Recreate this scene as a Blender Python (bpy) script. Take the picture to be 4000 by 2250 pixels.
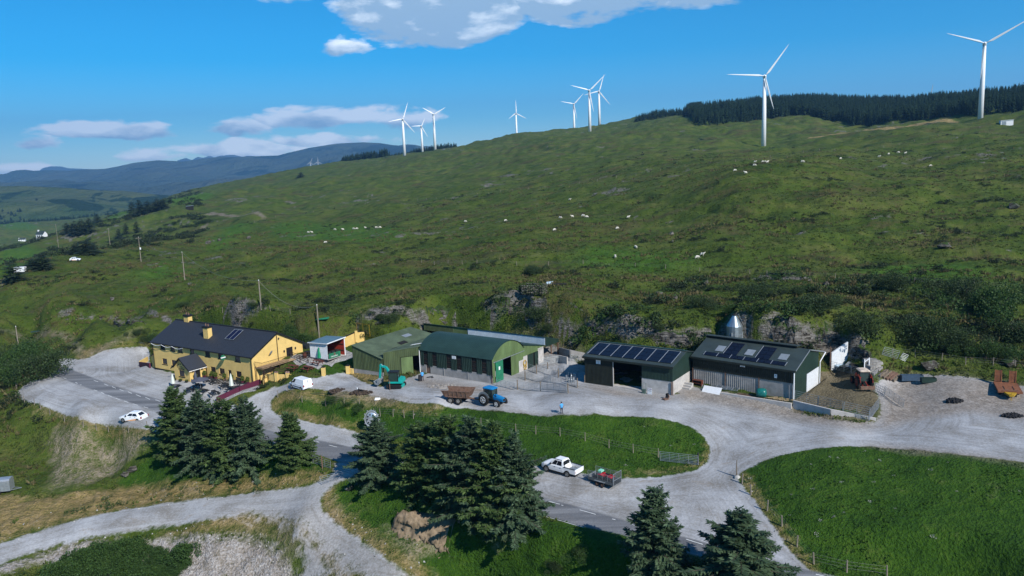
import bpy, math, random
import numpy as np
from mathutils import Vector, Matrix, noise as mnoise
random.seed(7); RNG = np.random.default_rng(11)
for _o in list(bpy.data.objects): bpy.data.objects.remove(_o)
SC = bpy.context.scene; COL = SC.collection
# ---------------------------------------------------------------- camera
CAM_H = 35.0; PITCH = math.radians(9.37); ROLL = math.radians(2.1); FOC = 2000.0; CX, CY = 1288.0, 724.5
_fw = np.array([0, math.cos(PITCH), -math.sin(PITCH)]); _rt = np.array([1., 0, 0]); _up = np.cross(_rt, _fw)
CR = _rt*math.cos(ROLL) - _up*math.sin(ROLL); CU = _rt*math.sin(ROLL) + _up*math.cos(ROLL)
cd = bpy.data.cameras.new('camera'); cam = bpy.data.objects.new('camera', cd); COL.objects.link(cam)
cd.sensor_width = 36.0; cd.lens = 36.0*FOC/2576.0; cd.clip_start = 0.5; cd.clip_end = 60000
cam.matrix_world = Matrix(((CR[0], CU[0], -_fw[0], 0), (CR[1], CU[1], -_fw[1], 0), (CR[2], CU[2], -_fw[2], CAM_H), (0, 0, 0, 1)))
SC.camera = cam
# ---------------------------------------------------------------- sky, sun, exposure
SUN_AZ = math.radians(37.0)    # sun is to the right of and behind the camera
SUN_EL = math.radians(37.0)
W = bpy.data.worlds.new('World'); SC.world = W; W.use_nodes = True
def N(nt, t, **kw):
    n = nt.nodes.new(t)
    for k, v in kw.items():
        if k.startswith('i_'):
            key = k[2:]; key = int(key) if key.isdigit() else key.replace('_', ' ')
            n.inputs[key].default_value = v
        else: setattr(n, k, v)
    return n
def L(nt, a, b): nt.links.new(a, b)
def mth(nt, op, a, b=None, c=None, clamp=False):
    n = nt.nodes.new('ShaderNodeMath'); n.operation = op; n.use_clamp = clamp
    for i, v in enumerate((a, b, c)):
        if v is None: continue
        if isinstance(v, (int, float)): n.inputs[i].default_value = v
        else: nt.links.new(v, n.inputs[i])
    return n.outputs[0]
def maprange(nt, v, a, b, c=0., d=1.):
    n = nt.nodes.new('ShaderNodeMapRange'); n.clamp = True; nt.links.new(v, n.inputs[0])
    for i, x in enumerate((a, b, c, d)): n.inputs[i+1].default_value = x
    return n.outputs[0]
def mixc(nt, f, a, b, mode='MIX'):
    n = nt.nodes.new('ShaderNodeMix'); n.data_type = 'RGBA'; n.blend_type = mode
    if isinstance(f, (int, float)): n.inputs[0].default_value = f
    else: nt.links.new(f, n.inputs[0])
    for i, v in ((6, a), (7, b)):
        if isinstance(v, (tuple, list)): n.inputs[i].default_value = (*v[:3], 1)
        else: nt.links.new(v, n.inputs[i])
    return n.outputs[2]
def build_world():
    nt = W.node_tree; nt.nodes.clear()
    out = N(nt, 'ShaderNodeOutputWorld'); bg = N(nt, 'ShaderNodeBackground'); bg.inputs[1].default_value = 0.10
    sky = N(nt, 'ShaderNodeTexSky', sky_type='NISHITA', sun_disc=False, sun_elevation=SUN_EL, sun_rotation=math.radians(180)-SUN_AZ,
            altitude=350, air_density=1.0, dust_density=0.25, ozone_density=1.5)
    hsv = N(nt, 'ShaderNodeHueSaturation'); hsv.inputs['Saturation'].default_value = 1.22; hsv.inputs['Value'].default_value = SKYVAL
    tc = N(nt, 'ShaderNodeTexCoord'); sp = N(nt, 'ShaderNodeSeparateXYZ'); L(nt, tc.outputs['Generated'], sp.inputs[0])
    # the air of that day was clear and blue down to the horizon: tint the low sky
    tr = N(nt, 'ShaderNodeValToRGB'); L(nt, maprange(nt, sp.outputs[2], 0., .5), tr.inputs[0]); e = tr.color_ramp.elements; e.new(.25); e.new(.5)
    for k, (p, c) in enumerate(((0, (.78, 1.06, 1.38)), (.10, (.46, .86, 1.20)), (.36, (.26, .69, 1.0)), (1, (.48, .80, 1.0)))): e[k].position = p; e[k].color = (*c, 1)
    tm = mixc(nt, 1., sky.outputs[0], tr.outputs[0], 'MULTIPLY'); L(nt, tm, hsv.inputs['Color'])
    az = mth(nt, 'ARCTAN2', sp.outputs[0], sp.outputs[1]); el = mth(nt, 'ARCSINE', sp.outputs[2])
    # clouds: soft ellipses of direction (azimuth, elevation) broken up by noise; lit from above, grey below
    def cnoise(scale, det, dist=0.0, off=(0, 0, 0), zs=2.6):
        mp = N(nt, 'ShaderNodeMapping'); mp.inputs['Scale'].default_value = (1, 1, zs); mp.inputs['Location'].default_value = off
        L(nt, tc.outputs['Generated'], mp.inputs[0])
        nz = N(nt, 'ShaderNodeTexNoise', noise_dimensions='3D'); nz.inputs['Scale'].default_value = scale
        nz.inputs['Detail'].default_value = det; nz.inputs['Roughness'].default_value = 0.58; nz.inputs['Distortion'].default_value = dist
        L(nt, mp.outputs[0], nz.inputs['Vector']); return nz.outputs['Fac']
    n1 = cnoise(13.0, 9.0, 0.25); n2 = cnoise(13.0, 9.0, 0.25, off=(0.010, -0.008, -0.035)); n3 = cnoise(46.0, 6.0)
    dens = None; bot = None
    for (a0, e0, ra, re, k) in CLOUDS:
        da = mth(nt, 'DIVIDE', mth(nt, 'SUBTRACT', az, math.radians(a0)), math.radians(ra))
        de = mth(nt, 'DIVIDE', mth(nt, 'SUBTRACT', el, math.radians(e0)), math.radians(re))
        # flat base: the lower half is squeezed
        de2 = mth(nt, 'MULTIPLY', de, mth(nt, 'ADD', 1.0, mth(nt, 'MULTIPLY', mth(nt, 'LESS_THAN', de, 0.0), 0.5)))
        r = mth(nt, 'SQRT', mth(nt, 'ADD', mth(nt, 'MULTIPLY', da, da), mth(nt, 'MULTIPLY', de2, de2)))
        m = mth(nt, 'MULTIPLY', mth(nt, 'SUBTRACT', 1.0, r), k)
        hgt = mth(nt, 'SUBTRACT', de, 0.0)
        if dens is None: dens, bot = m, hgt
        else:
            gt = mth(nt, 'GREATER_THAN', m, dens)
            bot = mth(nt, 'ADD', mth(nt, 'MULTIPLY', hgt, gt), mth(nt, 'MULTIPLY', bot, mth(nt, 'SUBTRACT', 1.0, gt)))
            dens = mth(nt, 'MAXIMUM', dens, m)
    dn = mth(nt, 'ADD', dens, mth(nt, 'MULTIPLY', mth(nt, 'SUBTRACT', n1, 0.5), 3.4))
    dn = mth(nt, 'ADD', dn, mth(nt, 'MULTIPLY', mth(nt, 'SUBTRACT', n3, 0.5), 0.6))
    cov = maprange(nt, dn, 0.0, 0.42); cov = mth(nt, 'MULTIPLY', cov, mth(nt, 'GREATER_THAN', dens, -1.3))
    relief = mth(nt, 'MULTIPLY', mth(nt, 'SUBTRACT', n1, n2), 3.4)
    shade = mth(nt, 'ADD', mth(nt, 'ADD', relief, mth(nt, 'MULTIPLY', mth(nt, 'SUBTRACT', bot, 0.0), 0.85)), mth(nt, 'MULTIPLY', mth(nt, 'SUBTRACT', 1.0, cov), 0.35))
    shade = mth(nt, 'ADD', shade, maprange(nt, el, math.radians(4), math.radians(8), .32, -.22)); shade = maprange(nt, shade, -0.45, 0.70)
    ccol = mixc(nt, shade, (3.2, 4.6, 6.1), (11.5, 12.2, 12.6))
    f = mixc(nt, mth(nt, 'MULTIPLY', cov, 0.93), hsv.outputs[0], ccol)
    L(nt, f, bg.inputs[0]); L(nt, bg.outputs[0], out.inputs[0])
SKYVAL = 1.0
# azimuth, elevation, half-widths (degrees), strength
CLOUDS = [(-4.0, 10.9, 7.4, 5.2, 4.2), (5.0, 11.8, 9.0, 4.6, 3.6), (12.0, 11.6, 7.0, 3.6, 3.4), (-15.0, 11.6, 3.4, 1.3, 1.3), (-10.9, 7.7, 1.5, .6, .9),
          (-26.0, 2.4, 4.6, .75, 1.5), (-30, 1.9, 2.2, .8, 1.0), (-31.5, .2, 4.0, .5, .8), (-18.5, 2.6, 3.2, .7, 1.0), (-12.8, 2.9, 5.2, .95, 1.5), (-7.5, 2.7, 3.0, .9, .8),
          (-18.0, 1.1, 4.6, .7, 1.2), (-13.0, 1.5, 4.2, .6, 1.1), (-23.5, .8, 3.0, .45, .6), (-37, 3, 3, 1, 1), (-39, 9, 4, 1.4, .9), (44, 6, 6, 1.4, 1.1), (62, 10, 9, 2.4, 1.2), (-62, 8, 10, 2.0, 1.2), (95, 12, 14, 3, 1.2), (150, 9, 16, 3, 1.3), (-110, 12, 16, 3.5, 1.3), (-160, 20, 15, 5, 1.2)]
build_world()
sd = bpy.data.lights.new('sun', 'SUN'); sun = bpy.data.objects.new('sun', sd); COL.objects.link(sun)
sd.energy = 4.8; sd.angle = math.radians(0.5); sd.color = (1.0, 0.955, 0.89)
SUNV = Vector((math.sin(SUN_AZ)*math.cos(SUN_EL), -math.cos(SUN_AZ)*math.cos(SUN_EL), math.sin(SUN_EL)))
sun.rotation_euler = SUNV.to_track_quat('Z', 'Y').to_euler()
sun.location = (60, -60, 120)
SC.view_settings.view_transform = 'Standard'; SC.view_settings.look = 'None'; SC.view_settings.gamma = 1.0
SC.view_settings.use_curve_mapping = False; SC.view_settings.exposure = EXPOSURE = 0.4
SC.render.engine = 'CYCLES'
SC.cycles.max_bounces = 5; SC.cycles.diffuse_bounces = 2; SC.cycles.glossy_bounces = 2; SC.cycles.transparent_max_bounces = 6
SC.cycles.volume_bounces = 0; SC.cycles.use_denoising = True; SC.cycles.caustics_reflective = False; SC.cycles.caustics_refractive = False
NCOL = 850; RSTEP = 1.0045
# ---------------------------------------------------------------- geometry of the view: a pixel of the 2576 x 1449 photograph -> a ray
def ray(px, py):
    d = _fw + CR*(px-CX)/FOC - CU*(py-CY)/FOC
    return d
def atz(px, py, z):
    d = ray(px, py); t = (z-CAM_H)/d[2]; return np.array([0, 0, CAM_H]) + d*t
def aty(px, py, Y):
    d = ray(px, py); t = Y/d[1]; return np.array([0, 0, CAM_H]) + d*t
# ---------------------------------------------------------------- noise
_T = RNG.random((256, 256))
def vnoise(x, y):
    xi = np.floor(x).astype(int); yi = np.floor(y).astype(int); fx = x-xi; fy = y-yi
    fx = fx*fx*(3-2*fx); fy = fy*fy*(3-2*fy); a = xi & 255; b = yi & 255; a1 = (a+1) & 255; b1 = (b+1) & 255
    return (_T[a, b]*(1-fx)+_T[a1, b]*fx)*(1-fy)+(_T[a, b1]*(1-fx)+_T[a1, b1]*fx)*fy
def fbm(x, y, sc, oc=4, g=.5):
    s = np.zeros_like(x, dtype=float); a = 1.; t = 0.; f = 1./sc
    for i in range(oc):
        s += a*(vnoise(x*f*.8+y*f*.6+17.3*i, y*f*.8-x*f*.6+9.1*i)-.5); t += a*.5; a *= g; f *= 2.03
    return s/t
# ---------------------------------------------------------------- terrain control points
CPZ = [ # px, py, z : near ground
 (1413,1042,0),(1240,1020,0),(755,983,-.9),(870,975,-.3),(1692,994,0),(1472,963,0),(1000,980,0),(1150,985,0),(1060,945,0),(950,945,0),(880,925,.2),(1240,965,0),(1350,1000,0),(1560,985,0),
 (1990,1034,-.6),(2200,1064,-.5),(1740,1000,-.4),(1850,1020,-.55),(1900,1075,-.8),(2080,1075,-.3),(2300,1090,-.2),(2560,1120,.2),(2400,985,1.0),(2570,1000,1.2),(2250,950,1.0),(2100,930,1.0),(2150,1000,.7),(2330,940,1.6),(2480,945,2.0),
 (1400,890,.6),(1350,900,.5),(1440,930,.2),(1400,965,0),(1500,920,.3),
 (1820,1120,-1.8),(1830,1190,-3.0),(1730,1185,-3.3),(1410,1190,-4.1),(1600,1205,-3.9),(1550,1260,-4.4),(1700,1290,-4.5),(1400,1266,-4.6),(1500,1294,-4.7),(1640,1335,-4.9),(1747,1363,-5.0),(1870,1300,-4.4),(1900,1390,-5.1),(2055,1446,-5.6),
 (1780,1250,-4.0),(1860,1205,-3.0),(1500,1100,-2.0),(1600,1120,-2.4),(1650,1140,-2.9),(1740,1130,-2.4),(1400,1100,-2.0),(1350,1150,-3.6),(1250,1110,-3.0),(1100,1080,-2.8),(1000,1060,-2.6),(1000,1015,-.7),(1100,1030,-.5),(1250,1045,-.5),(1300,1080,-1.6),(1500,1055,-.3),(1650,1060,-.4),(1750,1095,-1.2),
 (900,1020,-1.4),(850,1000,-.8),(760,1005,-1.6),(720,1030,-3.0),(700,1045,-3.8),(800,1050,-3.6),(900,1075,-4.1),
 (620,1010,-2.5),(640,985,-1.9),(560,1050,-3.3),(700,965,-1.2),
 (783,1108,-4.3),(680,1085,-4.1),(905,1135,-4.6),(850,1165,-4.9),(1050,1190,-4.9),(1200,1225,-4.8),(560,1062,-3.7),(400,1020,-3.1),(270,975,-2.7),(160,930,-2.5),(130,915,-2.4),
 (550,990,-2.0),(470,975,-2.2),(640,966,-1.5),(392,930,-2.3),(300,900,-2.2),(230,900,-2.2),(360,872,-1.8),(440,860,-1.0),
 (200,1000,-3.0),(100,985,-3.1),(60,985,-3.4),(317,1060,-3.7),(380,1080,-3.8),(200,1050,-3.6),(100,1020,-3.8),(40,1010,-4.3),
 (0,1060,-6.5),(60,1110,-8.0),(150,1150,-9.0),(0,1180,-9.8),(100,1215,-10.0),(250,1100,-6.5),(300,1150,-8.5),(390,1100,-5.2),(380,1190,-8.8),(250,1200,-9.6),
 (420,1130,-6.0),(480,1190,-7.6),(600,1190,-7.0),(740,1170,-5.8),(800,1190,-5.6),(600,1110,-5.0),(500,1090,-4.9),
 (0,1260,-10.4),(200,1270,-10.0),(400,1250,-9.2),(600,1225,-7.8),(760,1215,-6.4),(830,1195,-5.6),(880,1200,-5.4),
 (0,1390,-10.8),(200,1330,-10.2),(400,1290,-9.3),(600,1270,-8.2),(750,1260,-7.0),(830,1270,-6.8),
 (0,1440,-11.6),(150,1410,-12),(300,1400,-12.3),(450,1400,-12.2),(300,1360,-10.8),(500,1350,-10.2),(600,1330,-9.5),(600,1420,-12.4),(750,1400,-11),(750,1340,-8.6),(900,1400,-9.4),(1000,1449,-10),
 (900,1260,-6.6),(1000,1240,-6.0),(950,1320,-7.6),(1050,1330,-7.6),(1100,1400,-9.6),(1150,1300,-6.6),(1250,1400,-9.6),(1350,1380,-8.8),(1400,1440,-9.8),(1360,1310,-5.2),(1480,1345,-5.6),(1500,1400,-8.0),(1600,1440,-8.6),(1700,1400,-6.0),(1800,1449,-6.6),(1270,1290,-5.2),(1130,1250,-5.3),
 (1890,1235,-3.4),(1960,1330,-4.4),(2000,1390,-4.9),(1920,1180,-2.2),(2000,1150,-1.4),(2080,1130,-.7),(2200,1200,-1.6),(2400,1150,-.1),(2576,1180,.1),(2100,1320,-3.4),(2300,1400,-3.8),(2576,1300,-1.6),(2576,1449,-3.2),(2150,1440,-4.8),(2400,1280,-2.0),
 (80,930,-4.0),(30,950,-4.6),(0,900,-5.0),(60,870,-3.6),(180,870,-2.2),(200,840,-1.6),(100,830,-2.4),(0,830,-4.0),(300,840,-1.0)]
CPY = [ # px, py, distance : from the foot of the hill outwards
 (610,815,146),(500,800,158),(730,835,142),(800,835,139),(850,815,146),(350,810,168),(250,800,172),(100,770,190),(0,760,196),(980,800,147),(1120,800,143),(1250,800,139),(1400,810,136),(1560,830,131),(1560,800,136),(1700,850,128),(1740,800,133),(1900,800,128),(2050,845,122),(2050,810,126),(2200,880,116),(2300,870,119),(2450,900,113),(2576,900,112),(2350,800,128),(2576,820,124),
 (1000,755,160),(1300,745,158),(1600,750,152),(1900,740,146),(2200,740,142),(2500,740,142),(500,740,182),(250,730,205),(0,700,250),
 (657,778,176),(465,705,232),(355,658,292),(278,624,362),(1548,647,196),(1755,651,190),(1447,546,300),(1400,580,262),(1877,436,285),(2265,386,400),(940,575,380),(800,640,260),(1100,650,228),(1100,700,194),(1300,700,183),(1700,700,170),(2000,690,164),(2300,680,166),(2550,690,160),(2300,600,205),(2550,560,215),(2000,600,205),(2100,500,250),(2500,470,262),(1700,550,262),(1250,580,280),
 (115,680,500),(210,645,560),(35,705,420),(150,600,640),(60,620,900),(105,600,1450),(20,575,1500),(50,568,2000),(200,570,900),(250,560,820),(330,545,800),(400,525,780),(430,505,1000),(500,490,1100),(640,600,380),(500,600,420),(620,540,600),(750,520,620),(560,510,760),
 (600,458,1500),(480,478,1500),(700,438,1500),(760,445,1150),(860,408,1450),(940,400,1350),(1018,391,1230),(1091,379,1290),(1150,372,1330),(1062,385,1400),(1000,450,800),(1000,500,560),(1200,480,520),(1200,420,800),(1299,338,1180),(1290,400,760),(1484,327,1160),(1420,325,1250),(1560,309,1260),(1620,300,1200),(1500,400,600),(1500,460,420),(1730,299,1000),(1700,380,560),(1700,340,760),(1890,304,860),(1921,367,640),(2000,325,740),(2160,319,760),(2100,360,530),(2466,299,590),(2576,296,540),(2300,330,520),(2500,370,380),(2530,312,520),
 (1650,297,1500),(1760,286,1400),(1900,262,1250),(2030,256,1200),(2250,262,1100),(2450,255,900),(2576,245,800)]
CPX = [ # x, y, z : out of sight, so that the sheet goes on sensibly
 (0,-400,-10),(300,-300,-20),(-300,-300,-20),(0,0,-8),(-60,20,-12),(60,20,-6),(-200,60,-16),(200,80,4),(-400,200,-30),(0,2500,-60),(-700,2500,-90),(700,2600,60),(-1500,2500,-125),(-2000,5200,-135),(0,5200,-120),(2000,5200,20),(1600,1200,120),(900,700,95),(500,300,60),(-900,1200,-100),(-1600,1400,-120),(-500,500,-45),(-2500,2500,-80),(-3000,5000,-120),(300,1900,-10),(-250,1900,-40)]
def _lp(x, y):
    d = np.sqrt(x*x+y*y+25.0); a = np.arctan2(x, y); return a*2.2, np.log(d)*1.15
_P = [atz(a, b, c) for a, b, c in CPZ] + [aty(a, b, c) for a, b, c in CPY] + [np.array(p, float) for p in CPX]
_P = np.array(_P)
def _tps_fit(P, lam=2e-4):
    u, v = _lp(P[:, 0], P[:, 1]); n = len(P)
    r2 = (u[:, None]-u)**2+(v[:, None]-v)**2+1e-12
    K = .5*r2*np.log(r2)+lam*np.eye(n); Q = np.c_[np.ones(n), u, v]
    A = np.zeros((n+3, n+3)); A[:n, :n] = K; A[:n, n:] = Q; A[n:, :n] = Q.T
    w = np.linalg.solve(A, np.r_[P[:, 2], 0, 0, 0]); return u, v, w
_U, _V, _Wt = _tps_fit(_P)
def tps(x, y):
    x = np.asarray(x, float); y = np.asarray(y, float); sh = x.shape; x = x.ravel(); y = y.ravel(); out = np.empty_like(x); n = len(_U)
    for i in range(0, len(x), 20000):
        u, v = _lp(x[i:i+20000], y[i:i+20000]); r2 = (u[:, None]-_U)**2+(v[:, None]-_V)**2+1e-12
        out[i:i+20000] = (.5*r2*np.log(r2))@_Wt[:n] + _Wt[n]+_Wt[n+1]*u+_Wt[n+2]*v
    return out.reshape(sh)
# polar sheet: fine in front, coarse all round
_a1 = np.radians(np.linspace(-37, 37, NCOL)); _side = np.radians(37+143*(np.linspace(0, 1, 60)[1:])**1.5)
AZ = np.r_[-_side[::-1], _a1, _side]
_r = [6.0]
while _r[-1] < 30: _r.append(_r[-1]*1.12)
while _r[-1] < 6200:
    d = _r[-1]; _r.append(d*(1.018 if d < 55 else RSTEP if d < 175 else RSTEP*1.0015 if d < 330 else 1.009 if d < 1000 else 1.02))
RD = np.array(_r); nR, nA = len(RD), len(AZ)
GX = RD[:, None]*np.sin(AZ)[None, :]; GY = RD[:, None]*np.cos(AZ)[None, :]
# base height: the surface is evaluated on every 2nd line and joined by cubic curves
def _cub(Y, k, idx, axis):
    Y = np.moveaxis(Y, axis, 0); x = np.asarray(idx, float); j = np.clip(np.searchsorted(x, k, side='right')-1, 0, len(x)-2)
    h = x[j+1]-x[j]; t = (k-x[j])/h; d = np.gradient(Y, x, axis=0); sh = (-1,)+(1,)*(Y.ndim-1); t = t.reshape(sh); h = h.reshape(sh)
    o = (2*t**3-3*t**2+1)*Y[j]+(t**3-2*t**2+t)*h*d[j]+(-2*t**3+3*t**2)*Y[j+1]+(t**3-t**2)*h*d[j+1]; return np.moveaxis(o, 0, axis)
def _coarse():
    ri = np.unique(np.r_[np.arange(0, nR, 3), nR-1]); ai = np.unique(np.r_[np.arange(0, nA, 4), nA-1])
    Zc = tps(GX[np.ix_(ri, ai)], GY[np.ix_(ri, ai)]); Zc = _cub(Zc, np.arange(nA), ai, 1); return _cub(Zc, np.arange(nR), ri, 0)
ZB = _coarse(); GZ = ZB.copy()
_lR = np.log(RD)
def gz(x, y, Z=None):
    Z = GZ if Z is None else Z
    x = np.asarray(x, float); y = np.asarray(y, float); d = np.sqrt(x*x+y*y); a = np.arctan2(x, y)
    i = np.clip(np.searchsorted(RD, d)-1, 0, nR-2); j = np.clip(np.searchsorted(AZ, a)-1, 0, nA-2)
    fi = np.clip((d-RD[i])/(RD[i+1]-RD[i]), 0, 1); fj = np.clip((a-AZ[j])/(AZ[j+1]-AZ[j]), 0, 1)
    return (Z[i, j]*(1-fj)+Z[i, j+1]*fj)*(1-fi)+(Z[i+1, j]*(1-fj)+Z[i+1, j+1]*fj)*fi
def G(px, py, Z=None):
    """where the sight line through a pixel first meets the ground"""
    d = ray(px, py); d = d/np.linalg.norm(d); t = np.geomspace(40, 5500, 2600); X = d[0]*t; Y = d[1]*t; h = CAM_H+d[2]*t-gz(X, Y, Z)
    k = np.argmax(h < 0) if (h < 0).any() else len(t)-1
    if k == 0: k = 1
    lo, hi = t[k-1], t[k]
    for _ in range(22):
        m = (lo+hi)/2
        if CAM_H+d[2]*m-float(gz(d[0]*m, d[1]*m, Z)) > 0: lo = m
        else: hi = m
    return np.array([d[0]*lo, d[1]*lo, CAM_H+d[2]*lo])
def GB(px, py): return G(px, py, ZB)

# level pads under the buildings and the even bed of the road
def heading(a, b): return math.atan2(b[1]-a[1], b[0]-a[0])
class Fr:
    def __init__(s, o, r): s.o = Vector(o); s.r = r; s.M = Matrix.Translation(s.o) @ Matrix.Rotation(r, 4, 'Z')
    def __call__(s, x, y, z=0.): return s.M @ Vector((x, y, z))
    def inv(s, X, Y): c, q = math.cos(s.r), math.sin(s.r); dx = X-s.o.x; dy = Y-s.o.y; return dx*c+dy*q, -dx*q+dy*c
def _frame(a, za, b, zb, zo): A = atz(*a, za); B = atz(*b, zb); return Fr((float(A[0]), float(A[1]), zo), heading(A, B)), float(np.hypot(*(B-A)[:2]))
FP, PUB_L = _frame((391, 929), -2.25, (638.6, 965.9), -1.6, -2.25)
FQ, QL = _frame((1059.8, 936.5), 0, (1239.8, 965.3), 0, 0.)
FS, SL = _frame((1471.8, 962.5), 0, (1692.6, 994.), 0, 0.)
F4, S4L = _frame((1742.7, 893.8), 4.5, (1999.8, 930.1), 4.5, 0.)
def box_sd(F, x0, x1, y0, y1):
    u, v = F.inv(GX, GY); dx = np.maximum(x0-u, u-x1); dy = np.maximum(y0-v, v-y1); return -(np.where((dx > 0) | (dy > 0), np.hypot(np.maximum(dx, 0), np.maximum(dy, 0)), np.maximum(dx, dy))), u, v
def pad(sdv, target, fe):
    global ZB
    w = np.clip(1+sdv/fe, 0, 1); w = w*w*(3-2*w); ZB = ZB*(1-w)+target*w
_s, _u, _v = box_sd(FP, -4, 28.4, -7, 12.3); pad(_s, -2.25+np.clip(_u/28, 0, 1)*.6, 3.)
_s, _u, _v = box_sd(FQ, -11, 17, -4, 19.6); pad(_s, 0.0, 4.)
_s, _u, _v = box_sd(FS, -6, 15.5, -3, 10.5); pad(_s, 0.0, 3.)
_s, _u, _v = box_sd(F4, -1, 15.8, -2.0, 11.0); pad(_s, 0.12, .5)
_gp = np.array([(-41.6, 131.6), (-38.6, 131.7), (-35.6, 132.0), (-33.5, 131.6), (-28.4, 131.4), (-27.6, 133), (-23, 141), (-30, 149), (-38, 149), (-40.8, 140.5)])
def _sdp(poly, x, y):
    best = np.full(x.shape, 1e9); ins = np.zeros(x.shape, bool); n = len(poly)
    for i in range(n):
        ax, ay = poly[i]; bx, by = poly[(i+1) % n]; dx, dy = bx-ax, by-ay; t = np.clip(((x-ax)*dx+(y-ay)*dy)/(dx*dx+dy*dy), 0, 1)
        best = np.minimum(best, (x-ax-t*dx)**2+(y-ay-t*dy)**2); ins ^= ((ay > y) != (by > y)) & (x < dx*(y-ay)/(dy if abs(dy) > 1e-9 else 1e-9)+ax)
    d = np.sqrt(best); return np.where(ins, d, -d)
pad(_sdp(_gp, GX, GY), np.clip(-.15+(GY-131.5)*.24, -.3, 1.3), .7)
ROADL = [(118,912,-2.45),(270,975,-2.8),(400,1020,-3.2),(600,1068,-3.85),(783,1122,-4.4),(905,1152,-4.6),(1100,1204,-4.75),(1398,1280,-4.75),(1500,1307,-4.8),(1747,1377,-5.05),(2055,1457,-5.6),(2400,1530,-6.3)]
_rp = np.array([atz(*p) for p in ROADL]); _best = np.full(GX.shape, 1e9); _rz = np.zeros(GX.shape)
for i in range(len(_rp)-1):
    ax, ay, az_ = _rp[i]; bx, by, bz_ = _rp[i+1]; dx, dy = bx-ax, by-ay; t = np.clip(((GX-ax)*dx+(GY-ay)*dy)/(dx*dx+dy*dy), 0, 1); q = np.hypot(GX-ax-t*dx, GY-ay-t*dy); m_ = q < _best; _best[m_] = q[m_]; _rz[m_] = (az_+(bz_-az_)*t)[m_]
pad(3.6-_best, _rz, 5.0); GZ = ZB.copy()
# ---------------------------------------------------------------- surfaces of the ground, as outlines in the world
def smooth_poly(P, n=4):
    P = np.array(P); m = len(P); out = []
    for i in range(m):
        p0, p1, p2, p3 = P[i-1], P[i], P[(i+1) % m], P[(i+2) % m]
        for k in range(n):
            t = k/n; out.append(.5*((2*p1)+(-p0+p2)*t+(2*p0-5*p1+4*p2-p3)*t*t+(-p0+3*p1-3*p2+p3)*t**3))
    return np.array(out)
def W2(px, sm=3):
    Q = smooth_poly(px, sm) if sm > 1 else np.array(px, float)
    return np.array([GB(a, b)[:2] for a, b in Q])
def sdist(poly, x, y, pad=6.0):
    """signed distance (positive inside) to a world polygon, -pad where far off"""
    out = np.full(x.shape, -pad); x0, y0 = poly.min(0)-pad; x1, y1 = poly.max(0)+pad
    m = (x > x0) & (x < x1) & (y > y0) & (y < y1)
    if not m.any(): return out
    X = x[m]; Y = y[m]; best = np.full(X.shape, 1e9); ins = np.zeros(X.shape, bool); n = len(poly)
    for i in range(n):
        ax, ay = poly[i]; bx, by = poly[(i+1) % n]; dx, dy = bx-ax, by-ay; L2 = dx*dx+dy*dy+1e-12
        t = np.clip(((X-ax)*dx+(Y-ay)*dy)/L2, 0, 1); best = np.minimum(best, (X-ax-t*dx)**2+(Y-ay-t*dy)**2)
        c = ((ay > Y) != (by > Y)) & (X < dx*(Y-ay)/(dy if abs(dy) > 1e-9 else 1e-9)+ax); ins ^= c
    d = np.sqrt(best); out[m] = np.maximum(np.where(ins, d, -d), -pad); return out
P_YARD = [(560,1062),(600,1020),(660,985),(720,966),(800,950),(868,938),(900,952),(960,972),(1058,940),(1068,945),(1240,970),(1292,950),(1360,880),(1400,874),(1440,895),(1470,940),(1472,962),(1560,985),(1690,998),(1742,975),(1830,1000),(1992,1035),(2090,1056),(2200,1062),(2215,1020),(2200,970),(2240,952),(2330,942),(2470,955),(2600,975),(2950,1010),(2950,1215),(2640,1176),(2576,1163),(2400,1142),(2200,1124),(2080,1126),(1960,1146),(1885,1178),(1858,1203),(1900,1258),(1958,1338),(1990,1385),(2040,1435),(2010,1440),(1850,1394),(1700,1353),(1560,1313),(1420,1275),(1330,1248),(1325,1190),(1345,1172),(1460,1190),(1560,1202),(1640,1200),(1740,1186),(1780,1155),(1780,1118),(1742,1076),(1655,1052),(1520,1044),(1400,1046),(1250,1034),(1110,1021),(1010,1012),(960,1000),(860,985),(770,978),(712,985),(690,1002),(682,1022),(700,1042),(760,1056),(860,1078),(910,1090),(910,1140),(800,1115),(690,1092),(600,1072)]
P_ROAD = [(118,905),(150,918),(220,945),(310,978),(400,1004),(520,1036),(690,1086),(800,1107),(905,1130),(1100,1183),(1330,1240),(1500,1288),(1700,1345),(1870,1392),(2060,1440),(2200,1480),(2100,1500),(1960,1456),(1800,1412),(1680,1378),(1560,1345),(1460,1324),(1370,1297),(1100,1225),(905,1178),(790,1142),(690,1118),(500,1064),(400,1038),(300,1003),(220,976),(150,950),(100,922)]
P_PARK = [(112,918),(160,903),(215,903),(262,882),(310,876),(372,874),(380,920),(440,940),(520,958),(560,1010),(620,1030),(600,1068),(500,1062),(420,1062),(400,1085),(280,1072),(200,1058),(120,1028),(60,1006),(48,985),(72,962),(130,945)]
P_TERR = [(452,968),(530,952),(600,962),(655,972),(640,985),(560,1014),(545,1010),(500,990)]
P_TRACK = [(850,1158),(832,1188),(780,1212),(680,1228),(560,1244),(400,1264),(200,1302),(60,1345),(-40,1380),(-40,1430),(0,1420),(150,1372),(300,1345),(420,1330),(520,1322),(600,1336),(680,1352),(735,1395),(755,1440),(760,1480),(1070,1470),(990,1395),(920,1345),(855,1300),(825,1262),(836,1232),(872,1206),(905,1196),(905,1176)]
P_SCREE = [(180,1366),(300,1360),(420,1354),(560,1346),(660,1356),(720,1400),(740,1449),(740,1480),(300,1480),(150,1420),(60,1430),(30,1449),(-30,1449),(0,1425),(100,1395)]
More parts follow.
